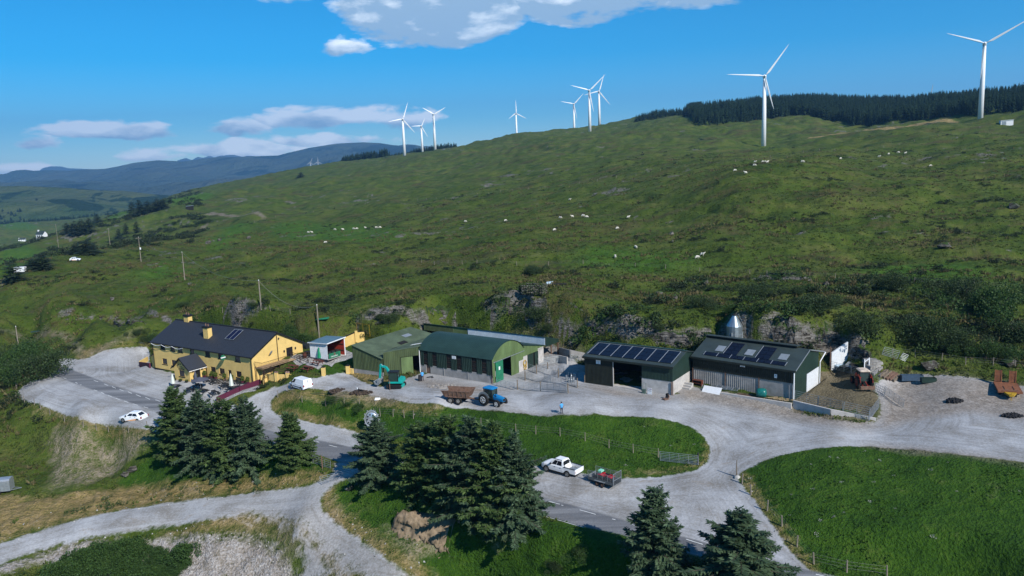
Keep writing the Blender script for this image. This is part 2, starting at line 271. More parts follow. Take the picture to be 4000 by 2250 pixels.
P_DRY = [ [(2040,343),(2200,327),(2390,305),(2400,308),(2230,330),(2060,347)],[(0,1245),(120,1250),(300,1228),(500,1212),(700,1196),(815,1186),(800,1212),(560,1246),(300,1284),(100,1330),(0,1365),(-40,1375),(-40,1240)],
 [(480,1322),(600,1282),(700,1284),(760,1300),(800,1345),(900,1430),(960,1470),(840,1470),(780,1380),(700,1340),(560,1340),(400,1352)],
 [(812,1236),(836,1230),(840,1262),(900,1312),(990,1376),(1080,1449),(1020,1449),(900,1356),(812,1290)],
 [(100,1018),(160,1036),(250,1058),(370,1078),(360,1090),(230,1076),(130,1044),(80,1020)],
 [(690,995),(760,985),(900,988),(1010,1010),(1110,1022),(1060,1036),(950,1018),(820,1005),(720,1012),(690,1035)],
 [(880,925),(950,948),(1000,962),(1040,966),(960,972),(890,952)],
 [(205,905),(262,880),(320,870),(372,872),(372,866),(300,868),(240,878),(200,896)],
 [(705,1048),(800,1062),(905,1086),(905,1078),(800,1052),(720,1036)],
 [(1560,1196),(1740,1178),(1784,1150),(1784,1118),(1776,1120),(1776,1150),(1735,1174),(1640,1188)],
 [(1865,1205),(1885,1205),(1990,1370),(2050,1425),(2030,1435),(1960,1345),(1900,1262)] ]
P_MUD = [ [(835,985),(870,978),(960,990),(1010,1000),(1000,1012),(900,1003),(840,996)],[(1740,975),(1990,1012),(2200,1062),(2205,1078),(2100,1076),(1950,1050),(1800,1018),(1700,1002)],
 [(1495,970),(1600,990),(1690,998),(1690,1004),(1560,996),(1490,978)],[(1300,850),(1440,880),(1470,900),(1440,905),(1330,885)],
 [(2205,1075),(2230,960),(2340,945),(2576,965),(2600,1060),(2450,1040),(2300,1060)],[(2200,1118),(2350,1128),(2576,1160),(2576,1172),(2400,1148),(2200,1130)],
 [(1060,950),(1240,978),(1290,975),(1230,990),(1130,985),(1050,968)]]
P_CORRAL = [(2065,935),(2105,928),(2180,945),(2200,985),(2215,1010),(2195,1052),(2000,1008),(1997,1000)]
P_MEADOW = [ [(1860,1200),(1885,1178),(1960,1146),(2080,1126),(2200,1124),(2400,1142),(2640,1178),(3000,1222),(3000,1540),(2200,1500),(2060,1449),(1960,1338),(1900,1255)],
 [(1010,1012),(1110,1021),(1250,1034),(1400,1046),(1520,1044),(1655,1052),(1742,1076),(1780,1118),(1780,1155),(1740,1186),(1640,1200),(1560,1202),(1460,1190),(1345,1172),(1100,1130),(905,1084),(800,1050),(700,1020),(760,1000),(860,1002)],
 [(380,1150),(450,1120),(700,1150),(830,1170),(800,1188),(650,1196),(450,1212),(300,1226),(330,1190)],
 [(905,1200),(1000,1215),(1330,1300),(1560,1340),(1640,1420),(1500,1480),(1000,1480),(900,1350),(835,1270),(850,1225)]]
P_MEADOW += [[(715,938),(735,915),(772,917),(800,928),(886,900),(892,925),(880,940),(820,944),(790,937)],[(868,880),(900,862),(930,870),(900,900)]]
P_BARE = [ [(120,1085),(160,1060),(390,1085),(385,1130),(300,1190),(200,1230),(120,1240),(110,1160)], [(955,1330),(1010,1315),(1060,1322),(1120,1375),(1140,1400),(1100,1420),(1040,1420),(1010,1380)], [(1150,1200),(1330,1290),(1380,1330),(1250,1340),(1130,1290),(1050,1230)] ]
P_LUSH = [ [(430,500),(520,487),(540,492),(450,522),(425,520)],[(560,575),(640,560),(600,600),(520,640)],[(2150,660),(2400,650),(2500,690),(2450,720),(2250,715)],[(0,560),(70,562),(100,572),(60,578),(0,572)],[(275,545),(318,530),(322,540),(280,556)],[(0,960),(40,950),(60,985),(0,1000)],
 [(0,640),(60,622),(110,640),(60,680),(0,700)],[(1500,620),(1760,640),(1700,668),(1450,660)],[(330,690),(420,668),(460,690),(380,715)],[(700,560),(1000,570),(980,600),(720,605)]]
P_PATH = [ [(196,905),(176,880),(166,852),(150,838),(90,840),(0,828),(0,820),(90,830),(160,828),(182,845),(192,870),(218,898)],[(0,705),(22,700),(14,715),(0,735)],[(220,890),(300,858),(345,842),(352,848),(300,868),(232,896)],[(480,592),(520,560),(524,562),(492,594)] ,[(500,532),(580,536),(660,541),(660,545),(580,542),(500,537)]]
def _mask(polys, w=.6, pad=6., sm=3):
    if isinstance(polys[0][0], (int, float)): polys = [polys]
    s = None
    for p in polys:
        d = sdist(W2(p, sm), GX, GY, pad); s = d if s is None else np.maximum(s, d)
    return s
S_ROAD = _mask(P_ROAD, sm=2); S_YARD = _mask(P_YARD, sm=2)
for _f, _b in ((FQ, (1.5, QL+9, -3.2, 12)), (FS, (-6, SL+1, -3.6, .6)), (F4, (-2.5, S4L+.5, -5, -1.6)), (FS, (-9, 0, -3, 9))): S_YARD = np.maximum(S_YARD, box_sd(_f, *_b)[0])
S_PARK = _mask(P_PARK); S_TERR = _mask([P_TERR, [(731,903),(731,893),(780,890),(826,898),(868,880),(892,890),(888,901),(842,914),(802,930),(772,919)]], sm=1); S_TRACK = _mask(P_TRACK)
S_SCREE = _mask(P_SCREE); S_DRY = _mask(P_DRY); S_MUD = _mask(P_MUD); S_COR = _mask(P_CORRAL, sm=1); S_MEAD = _mask(P_MEADOW); S_BARE = _mask(P_BARE)
S_LUSH = _mask(P_LUSH, pad=14.); S_PATH = _mask(P_PATH, sm=2)
S_CLEAR = _mask([(1990,1060),(2060,900),(2090,868),(2140,862),(2170,905),(2290,925),(2400,930),(2640,945),(2640,1000),(2200,1080)], sm=1)
S_HARD = np.maximum.reduce([S_ROAD, S_YARD, S_PARK, S_TERR, S_TRACK, S_COR])
# relief: tussocks and knolls, none on the hard surfaces
D = np.sqrt(GX**2+GY**2)
wild = np.clip(-S_HARD/2.5, 0, 1)*np.clip((GY-0)/20, 0, 1)
mead = np.clip(S_MEAD+.5, 0, 1)
knoll = fbm(GX, GY, 34, 4, .55)*np.clip((D-135)/80, 0, 1)*3.2*(1+np.clip((D-300)/500, 0, 1.2))*(1-.45*np.clip((D-900)/400, 0, 1)) + fbm(GX+300, GY, 9, 3)*np.clip((D-125)/40, 0, 1)*1.0
tuss = (fbm(GX, GY, 2.2, 3, .6)*.55+np.abs(fbm(GX+50, GY-20, 1.1, 2))*.35)*np.clip(1-(D-60)/650, 0, 1)
ridge = -np.abs(fbm(GX*.7+GY*.25+900, GY*1.0, 20, 3))*1.6*np.clip((D-150)/60, 0, 1)
left = np.clip(-S_HARD/5., 0, 1)*np.clip(-GX/20, 0, 1)*np.clip((125-D)/30, 0, 1)
GZ = ZB + wild*(tuss*(1-.75*mead)*(1-.6*np.clip(S_BARE+.5, 0, 1))+knoll+ridge+.25*np.clip((D-120)/20, 0, 1)*fbm(GX+7, GY, 5, 3)) + left*fbm(GX-40, GY, 5, 4, .6)*.9 + np.clip(-S_HARD, 0, .3)*.2
GZ += np.clip(S_BARE+.5, 0, 1)*wild*(fbm(GX, GY, 3.5, 4, .6)*.7) + np.clip(S_SCREE, 0, 1)*fbm(GX, GY, 1.6, 3, .6)*.14
# rocky scarps behind the farm: the ground steps up along these lines
SCARPS = [([(890,806),(980,808),(1060,804),(1150,806)], 1.5),([(1230,806),(1330,812),(1420,822),(1560,834),(1700,858),(1790,872)], 2.2),([(1800,866),(1900,870),(2000,874),(2100,884),(2160,905)], 3.6),
          ([(560,812),(610,816),(665,812)], 1.8),([(140,806),(250,796),(330,812),(430,820)], .9),([(1890,690),(1990,694),(2040,696)], .7),([(1210,782),(1300,790),(1400,786)], 1.0)]
S_SCP = np.full(GX.shape, -9.); SCL = []
for pl, hh in SCARPS:
    Q = np.array([GB(a, b)[:2] for a, b in pl]); SCL.append((Q, hh)); best = np.full(GX.shape, 1e9); sg = np.zeros(GX.shape); tt = np.zeros(GX.shape)
    for i in range(len(Q)-1):
        ax, ay = Q[i]; bx, by = Q[i+1]; dx, dy = bx-ax, by-ay; L2 = dx*dx+dy*dy
        t = np.clip(((GX-ax)*dx+(GY-ay)*dy)/L2, 0, 1); ex = GX-ax-t*dx; ey = GY-ay-t*dy; d = np.hypot(ex, ey)
        u = d < best; best[u] = d[u]; sg[u] = (dx*ey-dy*ex)[u]; tt[u] = ((i+t)/(len(Q)-1))[u]
    s = np.where(sg > 0, best, -best) + fbm(GX, GY, 5, 3)*2.2
    end = np.clip(np.minimum(tt, 1-tt)*9, 0, 1)**.7
    GZ += hh*end*np.clip(s/.7, 0, 1)*np.clip(1-(s-2)/13, 0, 1)**1.4*wild
    S_SCP = np.maximum(S_SCP, np.where((end > .15) & (wild > .3), 1.2-np.abs(s-.3)*1.6+fbm(GX+9, GY, 3, 2)*1.2-.35, -9))
# wet gullies cut into the open slope
for pl, dp in (([(1690,516),(1800,527),(1950,541),(2000,560),(2060,575),(2200,592),(2420,606),(2600,598)], 1.5), ([(1300,640),(1400,652),(1600,655),(1760,668)], .7), ([(900,560),(1150,520),(1400,500)], .8), ([(2050,470),(2250,455),(2560,430)], .8)):
    Q = np.array([GB(a, b)[:2] for a, b in pl]); best = np.full(GX.shape, 1e9)
    for i in range(len(Q)-1):
        ax, ay = Q[i]; bx, by = Q[i+1]; dx, dy = bx-ax, by-ay; t = np.clip(((GX-ax)*dx+(GY-ay)*dy)/(dx*dx+dy*dy), 0, 1); best = np.minimum(best, np.hypot(GX-ax-t*dx, GY-ay-t*dy))
    best = np.maximum(best+fbm(GX, GY, 7, 3)*2.5, 0); GZ -= dp*np.clip(1-best/2.2, 0, 1)
# ---------------------------------------------------------------- ground material, one for all surfaces, mixed by where each surface lies
def ground_mat():
    m = bpy.data.materials.new('ground_cover'); m.use_nodes = True; nt = m.node_tree; nt.nodes.clear()
    out = N(nt, 'ShaderNodeOutputMaterial'); b = N(nt, 'ShaderNodeBsdfPrincipled'); b.inputs['Roughness'].default_value = .92
    b.inputs['Specular IOR Level'].default_value = .12
    L(nt, b.outputs[0], out.inputs[0])
    A = {}
    for nm in ('ma', 'mb', 'mc'):
        at = N(nt, 'ShaderNodeAttribute', attribute_name=nm, attribute_type='GEOMETRY'); s = N(nt, 'ShaderNodeSeparateColor'); L(nt, at.outputs['Color'], s.inputs[0]); A[nm] = (*s.outputs[:3], at.outputs['Alpha'])
    geo = N(nt, 'ShaderNodeNewGeometry'); pos = geo.outputs['Position']
    def nz(sc, det=3, rough=.55, dist=0., vec=None, stretch=None):
        n = N(nt, 'ShaderNodeTexNoise'); n.inputs['Scale'].default_value = sc; n.inputs['Detail'].default_value = det; n.inputs['Roughness'].default_value = rough; n.inputs['Distortion'].default_value = dist
        if stretch:
            mp = N(nt, 'ShaderNodeMapping'); mp.inputs['Scale'].default_value = stretch[0]; mp.inputs['Rotation'].default_value = (0, 0, stretch[1]); L(nt, pos, mp.inputs[0]); L(nt, mp.outputs[0], n.inputs['Vector'])
        else: L(nt, pos, n.inputs['Vector'])
        return n.outputs['Fac']
    big = nz(.012, 5, .6, .4); mid = nz(.055, 5, .62, .5); med = nz(.22, 4, .6, .3); sm = nz(.9, 4, .62); fine = nz(3.6, 3, .65); vf = nz(11., 2, .6)
    def edge(mask, amt=.55, w=.10, n=None):
        v = mth(nt, 'ADD', mask, mth(nt, 'MULTIPLY', mth(nt, 'SUBTRACT', n or sm, .5), amt)); return maprange(nt, v, .5-w, .5+w)
    def ramp(f, pts):
        r = N(nt, 'ShaderNodeValToRGB'); L(nt, f, r.inputs[0]); e = r.color_ramp.elements
        while len(e) < len(pts): e.new(.5)
        for k, (p, c) in enumerate(pts): e[k].position = p; e[k].color = (*c, 1)
        return r.outputs[0]
    mix = lambda f, a, b_: mixc(nt, f, a, b_)
    # moor: greens, heather, rushes, straw
    t = mth(nt, 'ADD', mth(nt, 'MULTIPLY', mid, .55), mth(nt, 'ADD', mth(nt, 'MULTIPLY', med, .3), mth(nt, 'MULTIPLY', sm, .25)))
    moor = ramp(t, [(.34, (.024, .044, .007)), (.45, (.044, .074, .010)), (.53, (.066, .100, .014)), (.62, (.094, .116, .022)), (.72, (.125, .132, .036))])
    f1 = maprange(nt, mth(nt, 'ADD', mth(nt, 'MULTIPLY', nz(.035, 4, .6, .6, stretch=((1, 2.6, 1), .15)), .7), mth(nt, 'MULTIPLY', sm, .3)), .52, .60)
    moor = mix(mth(nt, 'MULTIPLY', f1, .75), moor, ramp(fine, [(.3, (.040, .040, .014)), (.5, (.082, .066, .026)), (.72, (.135, .115, .055))]))
    f2 = maprange(nt, mth(nt, 'ADD', mth(nt, 'MULTIPLY', nz(.09, 5, .65, .3, stretch=((1, 2.2, 1), .1)), .6), mth(nt, 'MULTIPLY', fine, .4)), .535, .575)
    moor = mix(mth(nt, 'MULTIPLY', f2, .6), moor, ramp(vf, [(.3, (.006, .013, .005)), (.7, (.022, .036, .014))]))
    f3 = maprange(nt, nz(.5, 3, .7, .2, stretch=((1, 1.8, 1), 0)), .68, .74)
    moor = mix(mth(nt, 'MULTIPLY', f3, .6), moor, (.15, .14, .07))
    lush = ramp(mth(nt, 'ADD', mth(nt, 'MULTIPLY', med, .5), mth(nt, 'MULTIPLY', fine, .5)), [(.35, (.030, .074, .009)), (.5, (.052, .112, .012)), (.66, (.085, .140, .022))])
    col = mix(edge(A['mc'][0], .5, .3, mid), moor, lush)
    mead = ramp(mth(nt, 'ADD', mth(nt, 'ADD', mth(nt, 'MULTIPLY', med, .33), mth(nt, 'MULTIPLY', mid, .22)), mth(nt, 'ADD', mth(nt, 'MULTIPLY', sm, .25), mth(nt, 'MULTIPLY', fine, .20))), [(.38, (.016, .046, .005)), (.47, (.029, .074, .007)), (.54, (.042, .094, .009)), (.62, (.070, .112, .017)), (.7, (.13, .135, .045))])
    col = mix(edge(A['ma'][3], .5, .25), col, mead)
    strata = nz(1.0, 4, .65, .3, stretch=((.5, .5, 4.5), .2)); rockc = ramp(mth(nt, 'ADD', mth(nt, 'MULTIPLY', strata, .6), mth(nt, 'MULTIPLY', fine, .4)), [(.36, (.02, .02, .016)), (.45, (.10, .09, .075)), (.55, (.19, .18, .165)), (.7, (.30, .285, .26))])
    bare = ramp(mth(nt, 'ADD', mth(nt, 'MULTIPLY', sm, .5), mth(nt, 'MULTIPLY', fine, .5)), [(.32, (.05, .085, .018)), (.44, (.13, .14, .05)), (.53, (.27, .225, .15)), (.66, (.38, .32, .25))])
    col = mix(edge(A['mb'][3], 1.0, .2, med), col, bare)
    dry = ramp(mth(nt, 'ADD', mth(nt, 'MULTIPLY', med, .4), mth(nt, 'ADD', mth(nt, 'MULTIPLY', sm, .3), mth(nt, 'MULTIPLY', fine, .3))), [(.34, (.085, .095, .025)), (.45, (.21, .165, .06)), (.55, (.31, .225, .10)), (.68, (.37, .31, .20))])
    col = mix(edge(A['ma'][2], 1.1, .3), col, dry)
    scree = ramp(mth(nt, 'ADD', mth(nt, 'MULTIPLY', fine, .55), mth(nt, 'MULTIPLY', sm, .45)), [(.32, (.15, .14, .09)), (.44, (.26, .225, .19)), (.54, (.35, .32, .295)), (.7, (.50, .48, .46))])
    col = mix(edge(A['mc'][1], .9, .18), col, scree)
    sxyz = N(nt, 'ShaderNodeSeparateXYZ'); L(nt, pos, sxyz.inputs[0])
    def rut(k, c):  # streaks that run along the edges of the yard, as wheels have worn them
        cx = N(nt, 'ShaderNodeCombineXYZ'); L(nt, mth(nt, 'MULTIPLY', A['mc'][3], k), cx.inputs[0]); L(nt, mth(nt, 'MULTIPLY', sxyz.outputs[0], c), cx.inputs[1]); L(nt, mth(nt, 'MULTIPLY', sxyz.outputs[1], c), cx.inputs[2])
        n = N(nt, 'ShaderNodeTexNoise'); n.inputs['Scale'].default_value = 1.; n.inputs['Detail'].default_value = 3; L(nt, cx.outputs[0], n.inputs['Vector']); return n.outputs['Fac']
    trk = rut(26., .05); trk2 = rut(60., .09)
    gv = mth(nt, 'ADD', mth(nt, 'MULTIPLY', med, .38), mth(nt, 'ADD', mth(nt, 'MULTIPLY', trk, .17), mth(nt, 'ADD', mth(nt, 'MULTIPLY', trk2, .09), mth(nt, 'ADD', mth(nt, 'MULTIPLY', fine, .22), mth(nt, 'MULTIPLY', vf, .14)))))
    grav = ramp(gv, [(.40, (.19, .18, .165)), (.47, (.265, .262, .26)), (.53, (.325, .328, .335)), (.60, (.41, .415, .425))])
    stain = maprange(nt, nz(.35, 5, .7, .5, stretch=((.7, 1.6, 1), .1)), .60, .70); grav = mix(mth(nt, 'MULTIPLY', stain, .55), grav, (.22, .175, .125))
    gm = edge(A['ma'][0], .70, .10); col = mix(gm, col, grav)
    asp = ramp(mth(nt, 'ADD', mth(nt, 'MULTIPLY', nz(.35, 4, .6, .2, stretch=((.14, 1.6, 1), -.32)), .7), mth(nt, 'MULTIPLY', vf, .3)), [(.36, (.10, .103, .11)), (.5, (.155, .16, .17)), (.66, (.26, .265, .275))])
    col = mix(edge(A['ma'][1], .5, .22, med), col, asp)
    mud = ramp(mth(nt, 'ADD', mth(nt, 'MULTIPLY', sm, .5), mth(nt, 'MULTIPLY', fine, .5)), [(.35, (.10, .08, .06)), (.5, (.21, .17, .13)), (.65, (.33, .29, .25))])
    col = mix(mth(nt, 'MULTIPLY', edge(A['mb'][0], 1.1, .35, med), .85), col, mud)
    cor = ramp(mth(nt, 'ADD', mth(nt, 'MULTIPLY', med, .5), mth(nt, 'MULTIPLY', fine, .5)), [(.35, (.10, .083, .05)), (.5, (.155, .13, .08)), (.65, (.20, .17, .115))])
    col = mix(edge(A['mb'][1], .3, .06), col, cor)
    con = ramp(mth(nt, 'ADD', mth(nt, 'MULTIPLY', med, .5), mth(nt, 'MULTIPLY', sm, .5)), [(.35, (.27, .26, .25)), (.5, (.37, .36, .35)), (.65, (.45, .44, .43))])
    col = mix(edge(A['mb'][2], .1, .03), col, con)
    col = mix(edge(A['mc'][2], .8, .2), col, rockc)
    L(nt, col, b.inputs['Base Color'])
    # relief
    hard = mth(nt, 'MAXIMUM', gm, A['ma'][1])
    amp = maprange(nt, hard, 0, 1, 1.0, .14)
    h = mth(nt, 'ADD', mth(nt, 'MULTIPLY', sm, .55), mth(nt, 'ADD', mth(nt, 'MULTIPLY', fine, .30), mth(nt, 'MULTIPLY', vf, .10)))
    bp = N(nt, 'ShaderNodeBump'); bp.inputs['Distance'].default_value = 1.0; L(nt, amp, bp.inputs['Strength']); L(nt, h, bp.inputs['Height']); L(nt, bp.outputs[0], b.inputs['Normal'])
    return m
MG = ground_mat()
def build_ground():
    s01 = lambda s, w: np.clip(.5+s/(2*w), 0, 1)
    rough = fbm(GX, GY, 60, 4)
    ma = np.stack([np.maximum.reduce([s01(S_YARD, .8), s01(S_PARK, .8), s01(S_TRACK, 1.4)*.86]), s01(S_ROAD, .5)*np.where(S_ROAD > 0, 1, .9), s01(S_DRY, 1.6)*.82, s01(S_MEAD, .9)], -1)
    ma[..., 0] -= .36*s01(S_DRY-.5, 1.5)*(S_TRACK > -2)+.16*s01(S_DRY, 1.5)*(S_TRACK <= -2); dusty = s01(_mask([[(560,1290),(760,1280),(840,1320),(960,1400),(1060,1470),(760,1470),(700,1380),(600,1340)]]), 4.)
    ma[..., 0] -= .18*dusty; rock = np.clip(.5+S_SCP/2, 0, 1)
    # scattered outcrops over the moor
    oc = fbm(GX*1.0, GY*1.7, 13, 4, .65)+.5*fbm(GX, GY, 90, 2); oc = oc+.3*fbm(GX, GY*2, 3.5, 2); rk2 = np.clip((oc-.52)*5, 0, .62)*np.clip((D-140)/40, 0, 1)*np.clip(1-(D-2000)/500, 0, 1)
    gull = np.zeros_like(rock)
    mb = np.stack([np.maximum.reduce([s01(S_MUD, 1.8)*.75, s01(S_PATH, 1.2)*.72, dusty*.52]), s01(S_COR, .4), s01(S_TERR, .3), s01(S_BARE, 2.)*.62], -1)
    mc = np.stack([s01(S_LUSH, 8), s01(S_SCREE, 1.5)*.85, np.maximum(rock, rk2), np.clip(S_HARD/12, 0, 1)], -1)
    verts = np.stack([GX, GY, GZ], -1).reshape(-1, 3)
    I = np.arange(nR*nA).reshape(nR, nA); quads = np.stack([I[:-1, :-1], I[:-1, 1:], I[1:, 1:], I[1:, :-1]], -1).reshape(-1, 4)
    cen = lambda S: (.25*(S[:-1, :-1]+S[:-1, 1:]+S[1:, 1:]+S[1:, :-1])).ravel()
    cls = np.zeros(len(quads), int)
    for k, S in ((4, S_TRACK), (1, S_YARD), (2, S_PARK), (5, S_TERR), (6, S_COR), (3, S_ROAD)): cls[cen(S) > 0] = k
    for k, nm in ((0, 'ground'), (1, 'gravel_yard'), (2, 'car_park'), (3, 'road'), (4, 'gravel_track'), (5, 'paved_terrace'), (6, 'earth_pen')):
        q = quads[cls == k]
        if not len(q): continue
        u, inv = np.unique(q.ravel(), return_inverse=True); me = bpy.data.meshes.new(nm)
        me.vertices.add(len(u)); me.vertices.foreach_set('co', verts[u].ravel().astype(np.float32))
        me.loops.add(len(q)*4); me.loops.foreach_set('vertex_index', inv.astype(np.int32).ravel())
        me.polygons.add(len(q)); me.polygons.foreach_set('loop_start', np.arange(0, len(q)*4, 4, dtype=np.int32)); me.polygons.foreach_set('loop_total', np.full(len(q), 4, np.int32))
        me.polygons.foreach_set('use_smooth', np.ones(len(q), bool)); me.update()
        for an, arr in (('ma', ma), ('mb', mb), ('mc', mc)):
            at = me.attributes.new(an, 'FLOAT_COLOR', 'POINT'); at.data.foreach_set('color', arr.reshape(-1, 4)[u].astype(np.float32).ravel())
        me.materials.append(MG); o = bpy.data.objects.new(nm, me); COL.objects.link(o); o['kind'] = 'structure'
build_ground()
# ---------------------------------------------------------------- materials and mesh building
_MC = {}
def pm(name, col, rough=.7, var=.18, sc=3., metal=0., bump=0., col2=None, spec=.3, stretch=None, det=4, obj=True, alpha=1.):
    if name in _MC: return _MC[name]
    m = bpy.data.materials.new(name); m.use_nodes = True; nt = m.node_tree; b = nt.nodes['Principled BSDF']
    b.inputs['Roughness'].default_value = rough; b.inputs['Metallic'].default_value = metal; b.inputs['Specular IOR Level'].default_value = spec
    tc = N(nt, 'ShaderNodeTexCoord'); nz = N(nt, 'ShaderNodeTexNoise'); nz.inputs['Scale'].default_value = sc; nz.inputs['Detail'].default_value = det; nz.inputs['Roughness'].default_value = .65
    v = tc.outputs['Object'] if obj else N(nt, 'ShaderNodeNewGeometry').outputs['Position']
    if stretch:
        mp = N(nt, 'ShaderNodeMapping'); mp.inputs['Scale'].default_value = stretch; L(nt, v, mp.inputs[0]); v = mp.outputs[0]
    L(nt, v, nz.inputs['Vector'])
    f = maprange(nt, nz.outputs['Fac'], .32, .68)
    c2 = col2 or tuple(min(1, x*(1+var)) for x in col); c1 = col if col2 else tuple(x*(1-var) for x in col)
    L(nt, mixc(nt, f, c1, c2), b.inputs['Base Color'])
    if bump:
        bp = N(nt, 'ShaderNodeBump'); bp.inputs['Strength'].default_value = bump; bp.inputs['Distance'].default_value = .05; L(nt, nz.outputs['Fac'], bp.inputs['Height']); L(nt, bp.outputs[0], b.inputs['Normal'])
    if alpha < 1: b.inputs['Alpha'].default_value = alpha
    _MC[name] = m; return m
def leafm(name, c1, c2, sc=1.2, trans=.25, rough=.6):
    """foliage: two tones by clump noise and by object, a little light passing through"""
    if name in _MC: return _MC[name]
    m = bpy.data.materials.new(name); m.use_nodes = True; nt = m.node_tree; b = nt.nodes['Principled BSDF']; b.inputs['Roughness'].default_value = rough; b.inputs['Specular IOR Level'].default_value = .25
    g = N(nt, 'ShaderNodeNewGeometry'); nz = N(nt, 'ShaderNodeTexNoise'); nz.inputs['Scale'].default_value = sc; nz.inputs['Detail'].default_value = 3; L(nt, g.outputs['Position'], nz.inputs['Vector'])
    f = maprange(nt, mth(nt, 'ADD', mth(nt, 'MULTIPLY', nz.outputs['Fac'], .65), mth(nt, 'MULTIPLY', g.outputs['Random Per Island'], .35)), .3, .7)
    c = mixc(nt, f, c1, c2); L(nt, c, b.inputs['Base Color'])
    tr = N(nt, 'ShaderNodeBsdfTranslucent'); L(nt, c, tr.inputs[0]); mx = N(nt, 'ShaderNodeMixShader'); mx.inputs[0].default_value = trans
    out = nt.nodes['Material Output']; L(nt, b.outputs[0], mx.inputs[1]); L(nt, tr.outputs[0], mx.inputs[2]); L(nt, mx.outputs[0], out.inputs[0])
    _MC[name] = m; return m
class MB:
    def __init__(s): s.v = []; s.f = []; s.m = []; s.M = Matrix()
    def vs(s, pts): k = len(s.v); s.v += [tuple(s.M @ Vector(p)) for p in pts]; return k
    def poly(s, pts, m=0): k = s.vs(pts); s.f.append(tuple(range(k, k+len(pts)))); s.m.append(m); return s
    def hexa(s, p, m=0):  # p: 8 points, bottom 0-3, top 4-7
        k = s.vs(p)
        for q in ((3, 2, 1, 0), (4, 5, 6, 7), (0, 1, 5, 4), (1, 2, 6, 5), (2, 3, 7, 6), (3, 0, 4, 7)): s.f.append(tuple(k+i for i in q)); s.m.append(m)
        return s
    def box(s, x0, y0, z0, x1, y1, z1, m=0):
        return s.hexa([(x0, y0, z0), (x1, y0, z0), (x1, y1, z0), (x0, y1, z0), (x0, y0, z1), (x1, y0, z1), (x1, y1, z1), (x0, y1, z1)], m)
    def beam(s, p, q, w, h, m=0, up=(0, 0, 1)):
        p = Vector(p); q = Vector(q); d = (q-p).normalized(); u = Vector(up)
        if abs(d.dot(u)) > .97: u = Vector((0, 1, 0))
        r = d.cross(u).normalized()*w/2; t = r.cross(d).normalized()*h/2
        return s.hexa([p-r-t, p+r-t, q+r-t, q-r-t, p-r+t, p+r+t, q+r+t, q-r+t], m)
    def tube(s, pts, r, n=6, m=0, cap=True):
        pts = [Vector(p) for p in pts]; rs = r if isinstance(r, (list, tuple)) else [r]*len(pts); rings = []; pr = None
        for i, p in enumerate(pts):
            d = (pts[min(i+1, len(pts)-1)]-pts[max(i-1, 0)]).normalized()
            if pr is None: a = Vector((0, 0, 1)) if abs(d.z) < .9 else Vector((1, 0, 0)); pr = d.cross(a).normalized()
            else: pr = (pr-d*pr.dot(d)).normalized()
            w = d.cross(pr); rings.append(s.vs([p+(pr*math.cos(6.2832*k/n)+w*math.sin(6.2832*k/n))*rs[i] for k in range(n)]))
        for a, b in zip(rings, rings[1:]):
            for k in range(n): s.f.append((a+k, a+(k+1) % n, b+(k+1) % n, b+k)); s.m.append(m)
        if cap: s.f.append(tuple(rings[0]+k for k in reversed(range(n)))); s.m.append(m); s.f.append(tuple(rings[-1]+k for k in range(n))); s.m.append(m)
        return s
    def lathe(s, prof, n=12, m=0, c=(0, 0, 0), ax='z'):
        rings = []
        for r, z in prof:
            pp = []
            for k in range(n):
                a = 6.2832*k/n; x, y = r*math.cos(a), r*math.sin(a)
                pp.append((c[0]+x, c[1]+y, c[2]+z) if ax == 'z' else (c[0]+x, c[1]+z, c[2]+y) if ax == 'y' else (c[0]+z, c[1]+x, c[2]+y))
            rings.append(s.vs(pp))
        for a, b in zip(rings, rings[1:]):
            for k in range(n): s.f.append((a+k, a+(k+1) % n, b+(k+1) % n, b+k)); s.m.append(m)
        s.f.append(tuple(rings[0]+k for k in reversed(range(n)))); s.m.append(m); s.f.append(tuple(rings[-1]+k for k in range(n))); s.m.append(m); return s
    def prism(s, pts, y0, y1, m=0):  # outline in x,z pulled along y
        n = len(pts); a = s.vs([(x, y0, z) for x, z in pts]); b = s.vs([(x, y1, z) for x, z in pts])
        s.f.append(tuple(a+i for i in range(n))); s.m.append(m); s.f.append(tuple(b+i for i in reversed(range(n)))); s.m.append(m)
        for i in range(n): s.f.append((a+i, b+i, b+(i+1) % n, a+(i+1) % n)); s.m.append(m)
        return s
    def slab(s, pts, t, m=0):  # polygon given by its top face, thickened down its normal
        P = [Vector(p) for p in pts]; nn = (P[1]-P[0]).cross(P[2]-P[0]).normalized()
        if nn.z < 0: P.reverse(); nn = -nn
        n = len(P); a = s.vs(P); b = s.vs([p-nn*t for p in P]); s.f.append(tuple(a+i for i in range(n))); s.m.append(m); s.f.append(tuple(b+i for i in reversed(range(n)))); s.m.append(m)
        for i in range(n): s.f.append((a+i, b+i, b+(i+1) % n, a+(i+1) % n)); s.m.append(m)
        return s
    def corr(s, p, q, zb, zt, pitch=.3, amp=.05, m=0):
        """ribbed sheet wall from p to q (plan), bottom zb(t), top zt(t); ribs stand out to the right of p->q"""
        p = Vector((*p[:2], 0)); q = Vector((*q[:2], 0)); d = q-p; Ln = d.length; u = d/Ln; nrm = Vector((u.y, -u.x, 0)); n = max(2, int(Ln/pitch)); pr = None
        fb = zb if callable(zb) else (lambda t: zb); ft = zt if callable(zt) else (lambda t: zt)
        for i in range(n):
            for fr, o in ((0, 0), (.5, 0), (.62, 1), (.88, 1)):
                t = (i+fr)/n; c = p+d*t+nrm*amp*o; k = s.vs([(c.x, c.y, fb(t)), (c.x, c.y, ft(t))])
                if pr is not None: s.f.append((pr, k, k+1, pr+1)); s.m.append(m)
                pr = k
